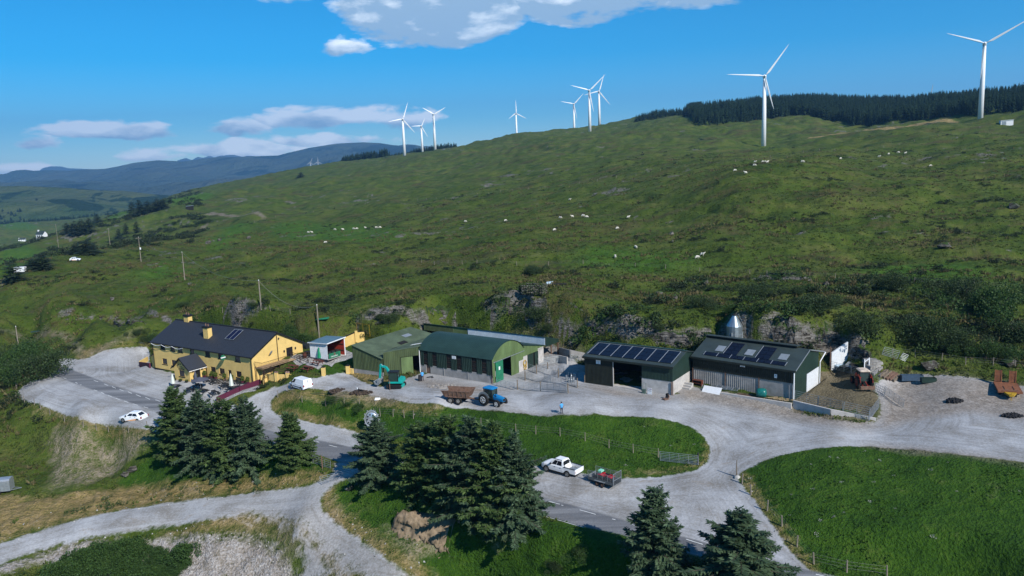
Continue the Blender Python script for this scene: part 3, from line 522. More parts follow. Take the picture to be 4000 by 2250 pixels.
        c = q; k = s.vs([(c.x, c.y, fb(1)), (c.x, c.y, ft(1))]); s.f.append((pr, k, k+1, pr+1)); s.m.append(m); return s
    def mesh(s, name, mats, smooth=False):
        me = bpy.data.meshes.new(name); me.from_pydata(s.v, [], s.f); mats = mats if isinstance(mats, (list, tuple)) else [mats]
        for x in mats: me.materials.append(x)
        if len(mats) > 1: me.polygons.foreach_set('material_index', s.m)
        if smooth: me.polygons.foreach_set('use_smooth', [True]*len(s.f))
        me.update(); return me
    def build(s, name, mats, parent=None, smooth=False, label=None):
        o = bpy.data.objects.new(name, s.mesh(name, mats, smooth)); COL.objects.link(o)
        if parent is not None: o.parent = parent
        if label: o['label'] = label
        return o
def thing(name, label, cat, loc=(0, 0, 0), rz=0., group=None, obj=None):
    o = obj or bpy.data.objects.new(name, None)
    if obj is None: COL.objects.link(o)
    o.location = loc; o.rotation_euler = (0, 0, rz); o['label'] = label; o['category'] = cat
    if group: o['group'] = group
    return o
def one(mb, name, mats, label, cat, loc=(0, 0, 0), rz=0., group=None, smooth=False):
    return thing(name, label, cat, loc, rz, group, mb.build(name, mats, None, smooth))
def dup(root, loc, rz, label=None, scale=None):
    KIDS = {}
    def cp(o, par):
        c = o.copy(); COL.objects.link(c); c.parent = par
        for ch in o.children: cp(ch, c)
        return c
    r = cp(root, None); r.location = loc; r.rotation_euler = (0, 0, rz)
    if label: r['label'] = label
    if scale: r.scale = (scale,)*3 if isinstance(scale, (int, float)) else scale
    return r
def text_part(s, size, mat, parent, loc, rot, name='lettering', ex=.01, align='CENTER'):
    c = bpy.data.curves.new(name, 'FONT'); c.body = s; c.size = size; c.extrude = ex; c.align_x = align; c.align_y = 'CENTER'
    o = bpy.data.objects.new(name, c); COL.objects.link(o); dg = bpy.context.evaluated_depsgraph_get(); me = bpy.data.meshes.new_from_object(o.evaluated_get(dg)); bpy.data.objects.remove(o)
    me.materials.clear(); me.materials.append(mat); o = bpy.data.objects.new(name, me); COL.objects.link(o); o.parent = parent; o.location = loc; o.rotation_euler = rot; return o
m_yel = pm('yellow_render', (.66, .46, .16), .9, .10, .7, bump=.1); m_slate = pm('roof_slates', (.030, .034, .044), .6, .35, 6., bump=.3, stretch=(.6, 3, 3)); m_plinth = pm('black_paint', (.012, .011, .011), .6)
m_brown = pm('brown_joinery', (.035, .018, .012), .5); m_glass = pm('window_glass', (.02, .025, .03), .08, .3, 2., spec=.8); m_white = pm('white_paint', (.72, .73, .74), .45, .06); m_maroon = pm('maroon_paint', (.085, .012, .032), .7, .1, 1.)
m_conc = pm('concrete', (.27, .26, .25), .9, .22, .8, bump=.3); m_concl = pm('pale_concrete', (.42, .40, .38), .9, .2, 1., bump=.2); m_olive = pm('faded_olive_sheet', (.062, .085, .036), .6, .3, .8, stretch=(1, 1, .25)); m_gable = pm('mossy_green_sheet', (.105, .155, .060), .65, .28, .7, stretch=(1, 1, .25))
m_dkg = pm('dark_green_sheet', (.016, .034, .026), .45, .22, .7); m_dkg2 = pm('dark_green_roof', (.020, .045, .038), .5, .2, .5); m_blk = pm('near_black_sheet', (.016, .020, .015), .55, .3, 1.); m_slroof = pm('grey_green_roof', (.035, .048, .046), .55, .2, .6)
m_olroof = pm('weathered_roof', (.072, .098, .058), .75, .3, .55, bump=.2); m_pv = pm('solar_glass', (.007, .007, .014), .3, .3, 3., spec=.35); m_alu = pm('aluminium', (.48, .50, .52), .35, .1, metal=.6); m_galv = pm('galvanised_steel', (.30, .33, .35), .45, .22, 2., metal=.5)
m_wood = pm('weathered_timber', (.17, .135, .10), .85, .3, 4., bump=.3); m_dkwood = pm('dark_stained_timber', (.022, .022, .024), .7, .3, 4.); m_redwood = pm('red_brown_timber', (.115, .035, .022), .75, .25, 3.); m_rubber = pm('rubber', (.012, .012, .012), .8, .3, 8.)
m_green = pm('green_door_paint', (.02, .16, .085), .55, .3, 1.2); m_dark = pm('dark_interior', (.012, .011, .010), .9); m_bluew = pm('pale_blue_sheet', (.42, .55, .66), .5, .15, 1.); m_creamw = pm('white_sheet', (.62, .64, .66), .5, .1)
m_rust = pm('rusty_steel', (.11, .060, .040), .85, .35, 3., col2=(.21, .13, .095), bump=.2); m_skyl = pm('rooflight', (.20, .225, .25), .3, .15, 2.)
# ---------------------------------------------------------------- the pub
PUB_R = FP.r; PO = FP.o
def window(parent, x, z0, z1, w, y=0., face='y', name='window', bars=2, sx=1):
    """frame + panes set back in the wall, thin mullions and a dark sill; face 'y' looks to -y, 'x' looks to +x"""
    def T(mb):
        mb.M = Matrix.Translation((x, y, 0)) if face == 'y' else Matrix.Translation((x, y, 0)) @ Matrix.Rotation(math.pi/2, 4, 'Z')
        return mb
    f = T(MB()); t = .07
    f.box(0, -.02, z0, t, .05, z1).box(w-t, -.02, z0, w, .05, z1).box(t, -.02, z1-t, w-t, .05, z1).box(t, -.02, z0, w-t, .05, z0+t)
    for k in range(1, bars+1): c = w*k/(bars+1); f.box(c-.03, -.015, z0+t, c+.03, .04, z1-t)
    f.box(t, -.012, z0+(z1-z0)*.68, w-t, .03, z0+(z1-z0)*.68+.04)
    o = f.build(name, m_brown, parent)
    g = T(MB()); g.box(t, .0, z0+t, w-t, .02, z1-t); g.build('pane', m_glass, o)
    s = T(MB()); s.box(-.14, -.14, z0-.15, w+.14, .02, z0-.001); s.build('sill', m_plinth, o); return o
def wall_with_holes(mb, x0, x1, z0, z1, holes, y=0., t=.22, m=0):
    """a wall face at -y side with openings (x0,x1,z0,z1): built as a grid of blocks"""
    xs = sorted({x0, x1, *[h[0] for h in holes], *[h[1] for h in holes]}); zs = sorted({z0, z1, *[h[2] for h in holes], *[h[3] for h in holes]})
    for a, b in zip(xs, xs[1:]):
        run = None
        for c, d in zip(zs, zs[1:]):
            inside = any(h[0]-1e-6 <= a and b <= h[1]+1e-6 and h[2]-1e-6 <= c and d <= h[3]+1e-6 for h in holes)
            if not inside: run = (run[0], d) if run else (c, d)
            if inside or d == zs[-1]:
                if run: mb.box(a, y, run[0], b, y+t, run[1], m); run = None
    return mb
def build_pub():
    t = thing('pub', 'long two-storey yellow pub with dark slate roof and two chimneys', 'pub', PO, PUB_R)
    Lx, Dy, EH, RH, RY = PUB_L, 11.4, 5.42, 8.45, 5.6
    UW = [(2.35, 3.75), (5.4, 6.7), (7.65, 8.95), (11.2, 12.45), (15.5, 16.85), (19.1, 20.45), (23.6, 24.95)]; LW = [(2.5, 3.95), (5.34, 6.7), (16.65, 18.0), (19.05, 20.45), (23.55, 24.95)]
    holes = [(a, b, 4.2, 5.3) for a, b in UW]+[(a, b, 1.35, 2.45) for a, b in LW]+[(21.4, 22.3, .35, 2.4)]
    mb = MB(); wall_with_holes(mb, 0, Lx, .35, EH, holes)
    # gable walls and back
    for gx, s in ((0., 1), (Lx, -1)):
        pts = [(.0 if s > 0 else .0, 0)]
        mb.M = Matrix.Translation((gx, 0, 0)) @ Matrix.Rotation(math.pi/2, 4, 'Z'); y0, y1 = (-.25, 0) if s > 0 else (0, .25)
        mb.prism([(.22, -1), (Dy, -1), (Dy, EH), (RY, RH-.12), (.22, EH+.1)], y0, y1); mb.M = Matrix()
    mb.box(.25, Dy-.25, -1, Lx-.25, Dy, EH); mb.build('wall', m_yel, t)
    MB().box(-.02, -.03, -1.2, Lx+.02, .26, .349).build('plinth', m_plinth, t)
    MB().box(.3, 1.2, -.5, Lx-.3, 1.3, EH).build('inner_wall', m_dark, t)
    for a, b in UW: window(t, a, 4.2, 5.3, b-a, .1)
    for a, b in LW: window(t, a, 1.35, 2.45, b-a, .1)
    d = MB().box(21.43, .08, .36, 22.27, .14, 2.38).build('door', m_plinth, t); MB().box(22.12, .04, 1.3, 22.18, .08, 1.42).build('handle', m_alu, d)
    r = MB(); e = .35; sl = (RH-EH)/RY
    r.slab([(-e, -e, EH-e*sl+.14), (Lx+e, -e, EH-e*sl+.14), (Lx+e, RY, RH+.1), (-e, RY, RH+.1)], .12); sb = (RH-EH+.1)/(Dy-RY)
    r.slab([(-e, RY, RH+.1), (Lx+e, RY, RH+.1), (Lx+e, Dy+e, EH-e*sb+.14), (-e, Dy+e, EH-e*sb+.14)], .12); ro = r.build('roof', m_slate, t)
    # courses of slates: thin proud strips, staggered
    c = MB(); ncr = 24
    for k in range(1, ncr):
        y = -e+(RY+e)*k/ncr; z = EH-e*sl+.14+(y+e)*((RH+.1-(EH-e*sl+.14))/(RY+e)); c.hexa([(-e, y-.02, z-.02), (Lx+e, y-.02, z-.02), (Lx+e, y+.16, z+.02), (-e, y+.16, z+.02), (-e, y-.02, z+.018), (Lx+e, y-.02, z+.018), (Lx+e, y+.16, z+.07), (-e, y+.16, z+.07)])
    c.build('slate_course', m_slate, ro)['kind'] = 'stuff'
    MB().beam((-e, RY, RH+.13), (Lx+e, RY, RH+.13), .3, .1).build('ridge_tile', m_plinth, ro)
    g = MB().tube([(-e, -e-.08, EH-.13), (Lx+e, -e-.08, EH-.13)], .08, 8); g.box(-e, -e+.02, EH-.25, Lx+e, -.004, EH-.17); g.build('gutter', m_plinth, t)
    # bargeboards on the gable, down-pipes
    b = MB(); x = Lx+e-.03
    b.beam((x, -e, EH-e*sl-.02), (x, RY, RH-.05), .06, .2).beam((x, RY, RH-.05), (x, Dy+e, EH-e*sb-.02), .06, .2); b.build('bargeboard', m_plinth, t)
    for p in ([(.1, -.1, EH-.2), (.1, -.1, 0)], [(Lx-.12, -.1, EH-.2), (Lx-.12, -.1, 0)], [(Lx+.1, RY, RH-.3), (Lx+.1, RY, 1.2)], [(15.6, -.1, 2.6), (15.6, -.1, 0)]): MB().tube(p, .06, 6).build('drain_pipe', m_plinth, t)
    for cx, cy, ht in ((3.35, RY+.1, 1.6), (13.2, 2.6, 0)):
        k = MB(); zb = EH+min(cy, RY)*sl; zt = RH+1.0 if cx < 5 else RH+.25
        k.box(cx-.66, cy-.45, zb-.6, cx+.66, cy+.45, zt); ch = k.build('chimney', m_yel, ro)
        MB().box(cx-.78, cy-.57, zt+.001, cx+.78, cy+.57, zt+.3).build('chimney_cap', m_plinth, ch)
        for s in (-.35, .35): MB().lathe([(.14, 0), (.12, .4)], 8, c=(cx+s, cy, zt+.3)).build('chimney_pot', m_rust, ch)
    # two solar collectors lying on the roof
    def onroof(x, y, up=.2): return (x, y, EH+.16+y*sl+up)
    for q in (0, 1):
        x0 = 18.1+q*1.12; s = MB().slab([onroof(x0, 2.6), onroof(x0+1.04, 2.6), onroof(x0+1.04, 4.7), onroof(x0, 4.7)], .1); s.build('solar_panel', pm('collector_glass', (.008, .010, .035), .5, .2, 2., spec=.2), t)
    f = MB()
    for a_, b_ in (((18.0, 2.5), (20.36, 2.5)), ((18.0, 4.8), (20.36, 4.8)), ((19.18, 2.5), (19.18, 4.8)), ((18.04, 2.5), (18.04, 4.8)), ((20.32, 2.5), (20.32, 4.8))): f.beam(onroof(*a_), onroof(*b_), .03, .06)
    f.build('panel_rail', m_alu, t)
    # gable door at first-floor level, dish, lamps
    g = MB().box(Lx+.005, 7.6, 3.45, Lx+.05, 9.0, 5.2); gd = g.build('door', m_plinth, t, label='black double door at the top of the ramp'); MB().box(Lx+.05, 8.27, 3.5, Lx+.07, 8.33, 5.15).build('door_joint', m_brown, gd)
    for yy in (7.0, 9.6): MB().lathe([(.06, 0), (.13, .1), (.13, .3), (.05, .42)], 6, c=(Lx+.16, yy, 4.6)).build('wall_lamp', m_plinth, t)
    MB().lathe([(.08, 0), (.14, .12), (.06, .3)], 6, c=(Lx+.2, 5.95, 7.2)).build('wall_lamp', m_plinth, t)
    d = MB(); d.M = Matrix.Translation((Lx+.45, 3.8, 5.3)) @ Matrix.Rotation(-1.0, 4, 'Y') @ Matrix.Rotation(.3, 4, 'X') @ Matrix.Rotation(math.pi, 4, 'X')
    d.lathe([(.46, 0), (.40, .05), (.25, .11), (.05, .14)], 18); d.M = Matrix(); dish = d.build('satellite_dish', m_galv, t, smooth=False); MB().beam((Lx, 3.8, 5.0), (Lx+.45, 3.8, 5.2), .05, .05).build('dish_arm', m_plinth, dish)
    # round green sign on a bracket
    s = MB().lathe([(.46, -.04), (.46, .04)], 20, c=(21.4, -.75, 4.75), ax='x'); s = s.build('hanging_sign', m_green, t, label='round green hanging sign with a white badge'); MB().box(21.3, -1.2, 4.68, 21.5, -.28, 4.86).build('sign_band', m_white, s); MB().beam((21.4, 0, 5.28), (21.4, -.8, 5.28), .04, .04).build('bracket', m_plinth, s)
    # string of white lamps sagging below the left eaves
    f = MB(); n = 46; pts = []
    for k in range(n): u = k/(n-1)*9.5; pts.append((.3+u, -.5, EH-.22-.30*abs(math.sin(u/9.5*math.pi*3))))
    f.tube(pts, .045, 5); f.build('fairy_lights', m_white, t)
    # low annex on the left end
    a = MB(); a.M = Matrix.Translation((0, 0, 0))
    a.prism([(-1.9, -.6), (-.01, -.6), (-.01, 3.1), (-1.9, 2.3)], .6, 6.5); an = a.build('annex', m_yel, t)
    MB().slab([(-2.15, .35, 2.25), (-.02, .35, 3.2), (-.02, 6.8, 3.2), (-2.15, 6.8, 2.25)], .12).build('annex_roof', m_slate, an)
    # entrance porch
    px0, px1, py = 10.9, 15.25, -3.3; mid = 13.05; eh, ph = 2.62, 4.35
    p = MB(); wall_with_holes(p, px0, px1, .2, eh, [(12.25, 13.75, 1.0, 2.15)], y=py); p.prism([(px0, eh), (px1, eh), (mid, ph)], py, py+.22)
    p.box(px0, py+.22, -.6, px0+.2, 0, eh); p.box(px1-.2, py+.22, -.6, px1, -2.35, eh); p.box(px1-.2, -1.15, -.6, px1, 0, eh); p.box(px1-.2, -2.35, 2.3, px1, -1.15, eh); po = p.build('porch', m_yel, t)
    MB().box(px0-.03, py-.03, -.7, px1+.03, py+.2, .199).build('plinth', m_plinth, po)
    MB().box(px1-.12, -2.33, 0, px1-.06, -1.17, 2.28).build('door', m_plinth, po)
    window(po, 12.25, 1.0, 2.15, 1.5, py+.08)
    s_ = (ph-eh)/(mid-px0); q = MB(); ov = .4
    q.slab([(px0-ov, py-.4, eh-ov*s_+.16), (mid, py-.4, ph+.16), (mid, -.002, ph+.16), (px0-ov, -.002, eh-ov*s_+.16)], .12)
    s2 = (ph-eh)/(px1-mid); q.slab([(px1+ov, py-.4, eh-ov*s2+.16), (mid, py-.4, ph+.16), (mid, -.002, ph+.16), (px1+ov, -.002, eh-ov*s2+.16)], .12); q.build('porch_roof', m_slate, po)
    b = MB().beam((px0-ov, py-.42, eh-ov*s_), (mid, py-.42, ph), .05, .2).beam((px1+ov, py-.42, eh-ov*s2), (mid, py-.42, ph), .05, .2); b.build('bargeboard', m_plinth, po)
    MB().tube([(px1+ov+.06, py-.4, eh-ov*s2-.02), (px1+ov+.06, -.05, eh-ov*s2-.02)], .06, 6).build('gutter', m_white, po)
    for yy in (-2.7, -.85): MB().lathe([(.05, 0), (.12, .1), (.12, .28), (.04, .4)], 6, c=(px1+.14, yy, 1.9)).build('wall_lamp', m_plinth, po)
    word = 'TOP OF COOM'
    for k, chh in enumerate(word):
        if chh == ' ': continue
        an_ = (k-5)*.115; text_part(chh, .40, m_plinth, po, (mid+2.0*math.sin(an_)*1.02, py-.03, 1.35+2.0*math.cos(an_)-.12), (math.pi/2, an_*.75, 0), ex=.015)
    text_part('INN', .2, m_plinth, po, (mid, py-.03, 2.83), (math.pi/2, 0, 0)); text_part('CREEDONS', .33, m_plinth, po, (mid, py-.03, 2.36), (math.pi/2, 0, 0), ex=.015)
    MB().box(mid-1.2, py-.02, 2.60, mid+1.2, py-.004, 2.63).box(mid-1.2, py-.02, 2.69, mid+1.2, py-.004, 2.72).build('ribbon_mark', m_plinth, po)
    return t
PUB = build_pub()
# ---------------------------------------------------------------- farm sheds
def pv(parent, fn, x0, x1, y0, y1, name='solar_panel'):
    s = MB().slab([fn(x0+.02, y0+.02), fn(x1-.02, y0+.02), fn(x1-.02, y1-.02), fn(x0+.02, y1-.02)], .04); return s.build(name, m_pv, parent)
def notice(parent, x, z, w, h, y, lines, green=False):
    n = MB().box(x, y-.03, z, x+w, y-.005, z+h).build('notice_board', m_white, parent)
    for k, (s, sz) in enumerate(lines): text_part(s, sz, m_plinth, n, (x+w/2, y-.035, z+h-(k+.7)*h/len(lines)), (math.pi/2, 0, 0), ex=.003)
    return n
QA = FQ.o; QR = FQ.r
def build_round_barn():
    t = thing('round_roofed_barn', 'green barrel-roofed barn with concrete lower walls, tractor in front', 'barn', FQ.o, QR); Lx, Dy, EH, TH = QL, 8.65, 4.0, 5.95
    w = MB(); wall_with_holes(w, 0, Lx, -.8, 1.42, [(1.15, 2.05, -.3, 1.42)], t=.2); w.build('lower_wall', m_conc, t)
    MB().box(1.16, .1, -.4, 2.04, .16, 1.4).build('side_door', m_rust, t)
    for x in (4.9, 9.8, .02, Lx-.2): MB().box(x, -.06, -.6, x+.14, -.002, 1.38).build('wall_post', m_rust if x > 14 else m_conc, t)
    wins = [(.75, 1.6), (2.6, 3.5), (5.6, 6.5), (7.75, 8.7), (10.75, 11.7), (12.75, 13.65)]; u = MB(); x = 0
    for a, b in wins+[(Lx, Lx)]:
        if a > x: u.corr((x, -.04), (a, -.04), 1.30, EH, .3, .05)
        x = b
    u.build('cladding', m_dkg, t)
    for a, b in wins:
        o = MB().box(a, .02, 1.45, b, .06, EH).build('window_opening', m_dark, t)
        for zz in (1.75, 2.4, 3.1): MB().beam((a, -.01, zz), (b, -.01, zz), .04, .07).build('rail', m_brown, o)
    notice(t, 6.85, 3.15, .8, .5, -.1, [('NOTICE', .13), ('FARM YARD', .1)])
    # barrel roof, corrugated along its length
    R = ((Dy/2)**2+(TH-EH)**2)/(2*(TH-EH)); c0 = TH-R; a0 = math.asin(Dy/2/R); n = 20; r = MB(); ar = lambda k: (Dy/2+(R+.06)*math.sin(-a0*1.05+2.1*a0*k/n), c0+(R+.06)*math.cos(-a0*1.05+2.1*a0*k/n))
    nx = int((Lx+.5)/.3); prev = None
    for i in range(nx*2+1):
        xx = -.25+(Lx+.5)*i/(nx*2); off = .03*(i % 2); row = r.vs([(xx, y, z+off) for y, z in (ar(k) for k in range(n+1))])
        if prev is not None:
            for k in range(n): r.f.append((prev+k, row+k, row+k+1, prev+k+1)); r.m.append(0)
        prev = row
    r.build('barrel_roof', m_dkg2, t)
    ft = MB(); pts = [ar(k) for k in range(n+1)]
    for gx in (Lx+.02,):
        poly = [(gx, 0.02, EH)]+[(gx, min(max(y, .0), Dy), z-.06) for y, z in pts[1:-1]]+[(gx, Dy, EH)]
        ft.poly(poly).poly([(p[0]+.05, p[1], p[2]) for p in reversed(poly)])
    ft.build('gable_end', m_gable, t)
    g = MB(); X = Lx  # gable wall under the arch: cream-green sheets, the green sliding door, the dark opening
    g.corr((X, 0), (X, .7), -.3, EH, .3, .04).corr((X+.04, 5.15), (X+.04, 8.7), -.3, EH, .3, .04); g.box(X-.05, .7, 3.3, X+.02, 5.2, EH); g.build('gable_wall', m_gable, t)
    MB().box(X+.10, .75, -.1, X+.16, 2.75, 3.25).build('sliding_door', m_green, t); MB().box(X+.17, 1.5, 1.85, X+.18, 1.9, 2.4).build('door_notice', m_white, t); MB().box(X+.04, .3, 3.27, X+.12, 9.0, 3.36).build('door_track', m_galv, t)
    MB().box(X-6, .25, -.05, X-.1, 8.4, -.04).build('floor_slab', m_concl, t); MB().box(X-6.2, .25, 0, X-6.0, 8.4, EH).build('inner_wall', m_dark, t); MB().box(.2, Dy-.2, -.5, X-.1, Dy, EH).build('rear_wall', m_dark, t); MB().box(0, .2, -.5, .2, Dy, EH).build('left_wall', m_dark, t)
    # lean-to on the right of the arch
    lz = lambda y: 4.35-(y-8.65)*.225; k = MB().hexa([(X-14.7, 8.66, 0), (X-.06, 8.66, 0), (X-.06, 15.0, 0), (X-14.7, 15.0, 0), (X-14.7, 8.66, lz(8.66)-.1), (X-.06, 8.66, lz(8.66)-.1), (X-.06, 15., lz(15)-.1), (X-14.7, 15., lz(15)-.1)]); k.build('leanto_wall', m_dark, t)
    MB().slab([(0, 8.7, lz(8.7)+.06), (X+.2, 8.7, lz(8.7)+.06), (X+.2, 15.2, lz(15.2)+.06), (0, 15.2, lz(15.2)+.06)], .1).build('leanto_roof', m_dkg2, t)
    g = MB(); g.corr((X+.02, 8.7), (X+.02, 15.0), 2.35, lambda q: lz(8.7+6.3*q), .35, .04); g.build('leanto_gable', m_gable, t)
    MB().box(X-.02, 8.7, -.4, X+.06, 9.9, 2.35).build('leanto_pier', m_concl, t); MB().box(X-.02, 13.2, -.4, X+.06, 15.0, 2.75).build('leanto_pier', m_concl, t); MB().box(X+.05, 7.3, -.2, X+.1, 8.6, 1.9).build('cement_patch', m_concl, t)
    for a, b in ((9.9, 11.6), (12.1, 13.2)): MB().box(X+.06, a, -.1, X+.12, b, 2.3).build('leanto_door', m_dkg, t)
    h = MB()
    for z, s in ((1.2, .42), (.6, .34)):
        for j in range(3): h.tube([(X+.2+.04*j, 8.9+s*math.cos(q*.6283), z+s*1.3*math.sin(q*.6283)) for q in range(11)], .045, 5)
    hose = one(h, 'hose_coil', pm('yellow_hose', (.45, .30, .05), .6), 'yellow coiled hose hanging beside the grey barn doors', 'hose', FQ.o, QR)
    MB().tube([(-.1, -.12, EH-.1), (-.1, -.12, 0)], .07, 8).build('drain_pipe', m_white, t)
    MB().tube([(X+.05, -.12, EH-.1), (X+.05, -.12, 1.0)], .06, 8).build('drain_pipe', m_plinth, t)
    # rear shed: its pale blue corrugated upstand shows above the lean-to
    s = thing('rear_shed', 'long low shed behind the barrel-roofed barn with pale blue ribbed upstand', 'shed', FQ.o, QR); x0 = QX0
    k = MB(); k.corr((x0+10.6, 15.25), (X+.3, 15.25), 2.9, 4.22, .26, .05); k.build('ribbed_upstand', m_creamw, s)
    k = MB(); xx = x0+10.7
    while xx < X+.2: k.box(xx, 15.18, 2.92, xx+.11, 15.22, 4.2); xx += .26
    k.build('rib_face', m_bluew, s)
    MB().box(x0+7.3, 15.25, 2.9, x0+10.55, 15.35, 4.3).build('upper_wall', m_gable, s)
    k = MB(); k.corr((x0, 15.25), (x0+7.3, 15.25), 3.0, 4.3, .3, .05); k.build('side_cladding', m_olive, s)
    MB().slab([(x0-.2, 15.1, 4.4), (X+.4, 15.1, 4.4), (X+.4, 19.8, 3.05), (x0-.2, 19.8, 3.05)], .1).build('roof', m_dkg2, s)
    MB().box(x0, 15.36, -.4, x0+.2, 19.5, 3.2).box(x0, 19.3, -.4, X-3.6, 19.5, 3.0).build('back_wall', m_conc, s)
    k = MB(); k.poly([(X+.35, 15.2, 4.3), (X+.35, 15.2, 2.6), (X+.35, 19.6, 2.55), (X+.35, 19.6, 3.1)]).poly([(X+.31, 15.2, 4.3), (X+.31, 19.6, 3.1), (X+.31, 19.6, 2.55), (X+.31, 15.2, 2.6)]); k.build('end_cladding', m_dkg, s)
    for yy in (17.2, 19.4): MB().box(X+.1, yy, -.2, X+.28, yy+.16, 2.9).build('steel_column', m_rust, s)
def pxfr(F, px, py, h):
    P = atz(px, py, h); q = F.M.inverted() @ Vector(P); return q
QX0 = float(pxfr(FQ, 1033, 822, 4.35).x)
build_round_barn()
def build_olive_shed():
    A = Vector(atz(890, 936.5, .1)); B = Vector(atz(965, 948, 0.)); C = Vector(atz(967.5, 948, 0.)); Dd = Vector((float(QA[0])-.25, float(QA[1])-.2, 0))
    zA, zB, zC, zD = 4.83, 3.0, 4.04, 4.4
    farp = Vector(atz(1033, 822.5, 4.83)); n = (farp-Vector((A.x, A.y, 4.83))); n.z = 0; dep = n.length; n.normalize()
    t = thing('olive_shed', 'faded olive sheeted shed with patched roof beside the yellow gate pillars', 'shed')
    w = MB(); w.corr(A, B, .75, lambda q: zA+(zB-zA)*q, .3, .05); w.corr(C, C.lerp(Dd, .47), .05, lambda q: zC+(zD-zC)*q*.47, .3, .05); w.corr(C.lerp(Dd, .47), Dd, 3.0, lambda q: zC+(zD-zC)*(.47+.53*q), .3, .05)
    w.corr(A+n*dep, A, .3, zA, .3, .05); w.build('cladding', m_olive, t)
    k = MB().beam((A.x, A.y+.1, .2), (B.x, B.y+.1, .1), .2, 1.2); k.build('concrete_base', m_conc, t)
    E1, E2 = C.lerp(Dd, .47), Dd; MB().hexa([E1+n*2.6+Vector((-.3, 0, 0)), E1+n*2.7, E1+n*.1+Vector((.1, 0, 0)), E1+n*.1-Vector((.1, 0, 0))]+[p+Vector((0, 0, 3)) for p in (E1+n*2.6+Vector((-.3, 0, 0)), E1+n*2.7, E1+n*.1+Vector((.1, 0, 0)), E1+n*.1-Vector((.1, 0, 0)))]).build('entrance_side', m_dark, t)
    e = MB(); q0 = C.lerp(Dd, .49); q1 = q0+Vector((1.35, 0, 0))+n*.9; e.hexa([(q0.x, q0.y, 0), (q1.x, q1.y, 0), (q1.x, q1.y+.06, 0), (q0.x, q0.y+.06, 0), (q0.x, q0.y, 2.9), (q1.x, q1.y, 2.9), (q1.x, q1.y+.06, 2.9), (q0.x, q0.y+.06, 2.9)]); e.build('open_door', m_gable, t)
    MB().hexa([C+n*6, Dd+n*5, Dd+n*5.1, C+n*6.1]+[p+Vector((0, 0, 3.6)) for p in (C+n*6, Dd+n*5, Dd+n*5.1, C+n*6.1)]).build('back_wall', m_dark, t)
    V = lambda p, z: (p.x, p.y, z); o = n*-.2; Bx = Vector(atz(963.5, 893, 3.02))
    r = MB(); fR, fV = A+n*dep, B+n*(dep+1.5); nx = 26
    for k in range(nx): # sheets: separate laps, each a touch proud
        a, b = k/nx, (k+1)/nx; P = lambda s, far: (A.lerp(B, s)+(n*(dep+1.5*s) if far else o)); Z = lambda s: 4.88+(3.08-4.88)*s
        r.slab([V(P(a, 0), Z(a)), V(P(b, 0), Z(b)), V(P(b, 1), Z(b)), V(P(a, 1), Z(a))], .06+.02*(k % 2))
    r.build('roof', m_olroof, t)
    r = MB(); D2 = Dd+n*10.5; r.slab([V(C+o-Vector((.25, 0, 0)), 4.16), V(Dd+o, 4.5), V(D2, 4.5), V(C+n*11.5-Vector((.25, 0, 0)), 4.16)], .08); r.build('lower_roof', m_olroof, t)
    zz = lambda s: 4.88+(3.08-4.88)*s
    for s, dd in ((.80, 4.2), (.62, 7.2), (.36, 10.4)):
        a, b = s-.07, s+.07; P = lambda q, y: V(A.lerp(B, q)+n*y, zz(q)+.07); MB().slab([P(a, dd), P(b, dd), P(b, dd+1.9), P(a, dd+1.9)], .03).build('rooflight', m_dark if s > .5 else m_skyl, t)
    for s, dd in ((.6, 3.4), (.95, 6.4)):
        P = lambda q, y: V(C.lerp(Dd, q)+n*y, 4.16+.34*q+.06); MB().slab([P(s-.2, dd), P(s+.12, dd+.1), P(s+.12, dd+.8), P(s-.2, dd+.7)], .03).build('rooflight', m_creamw, t)
build_olive_shed()
SR = FS.r
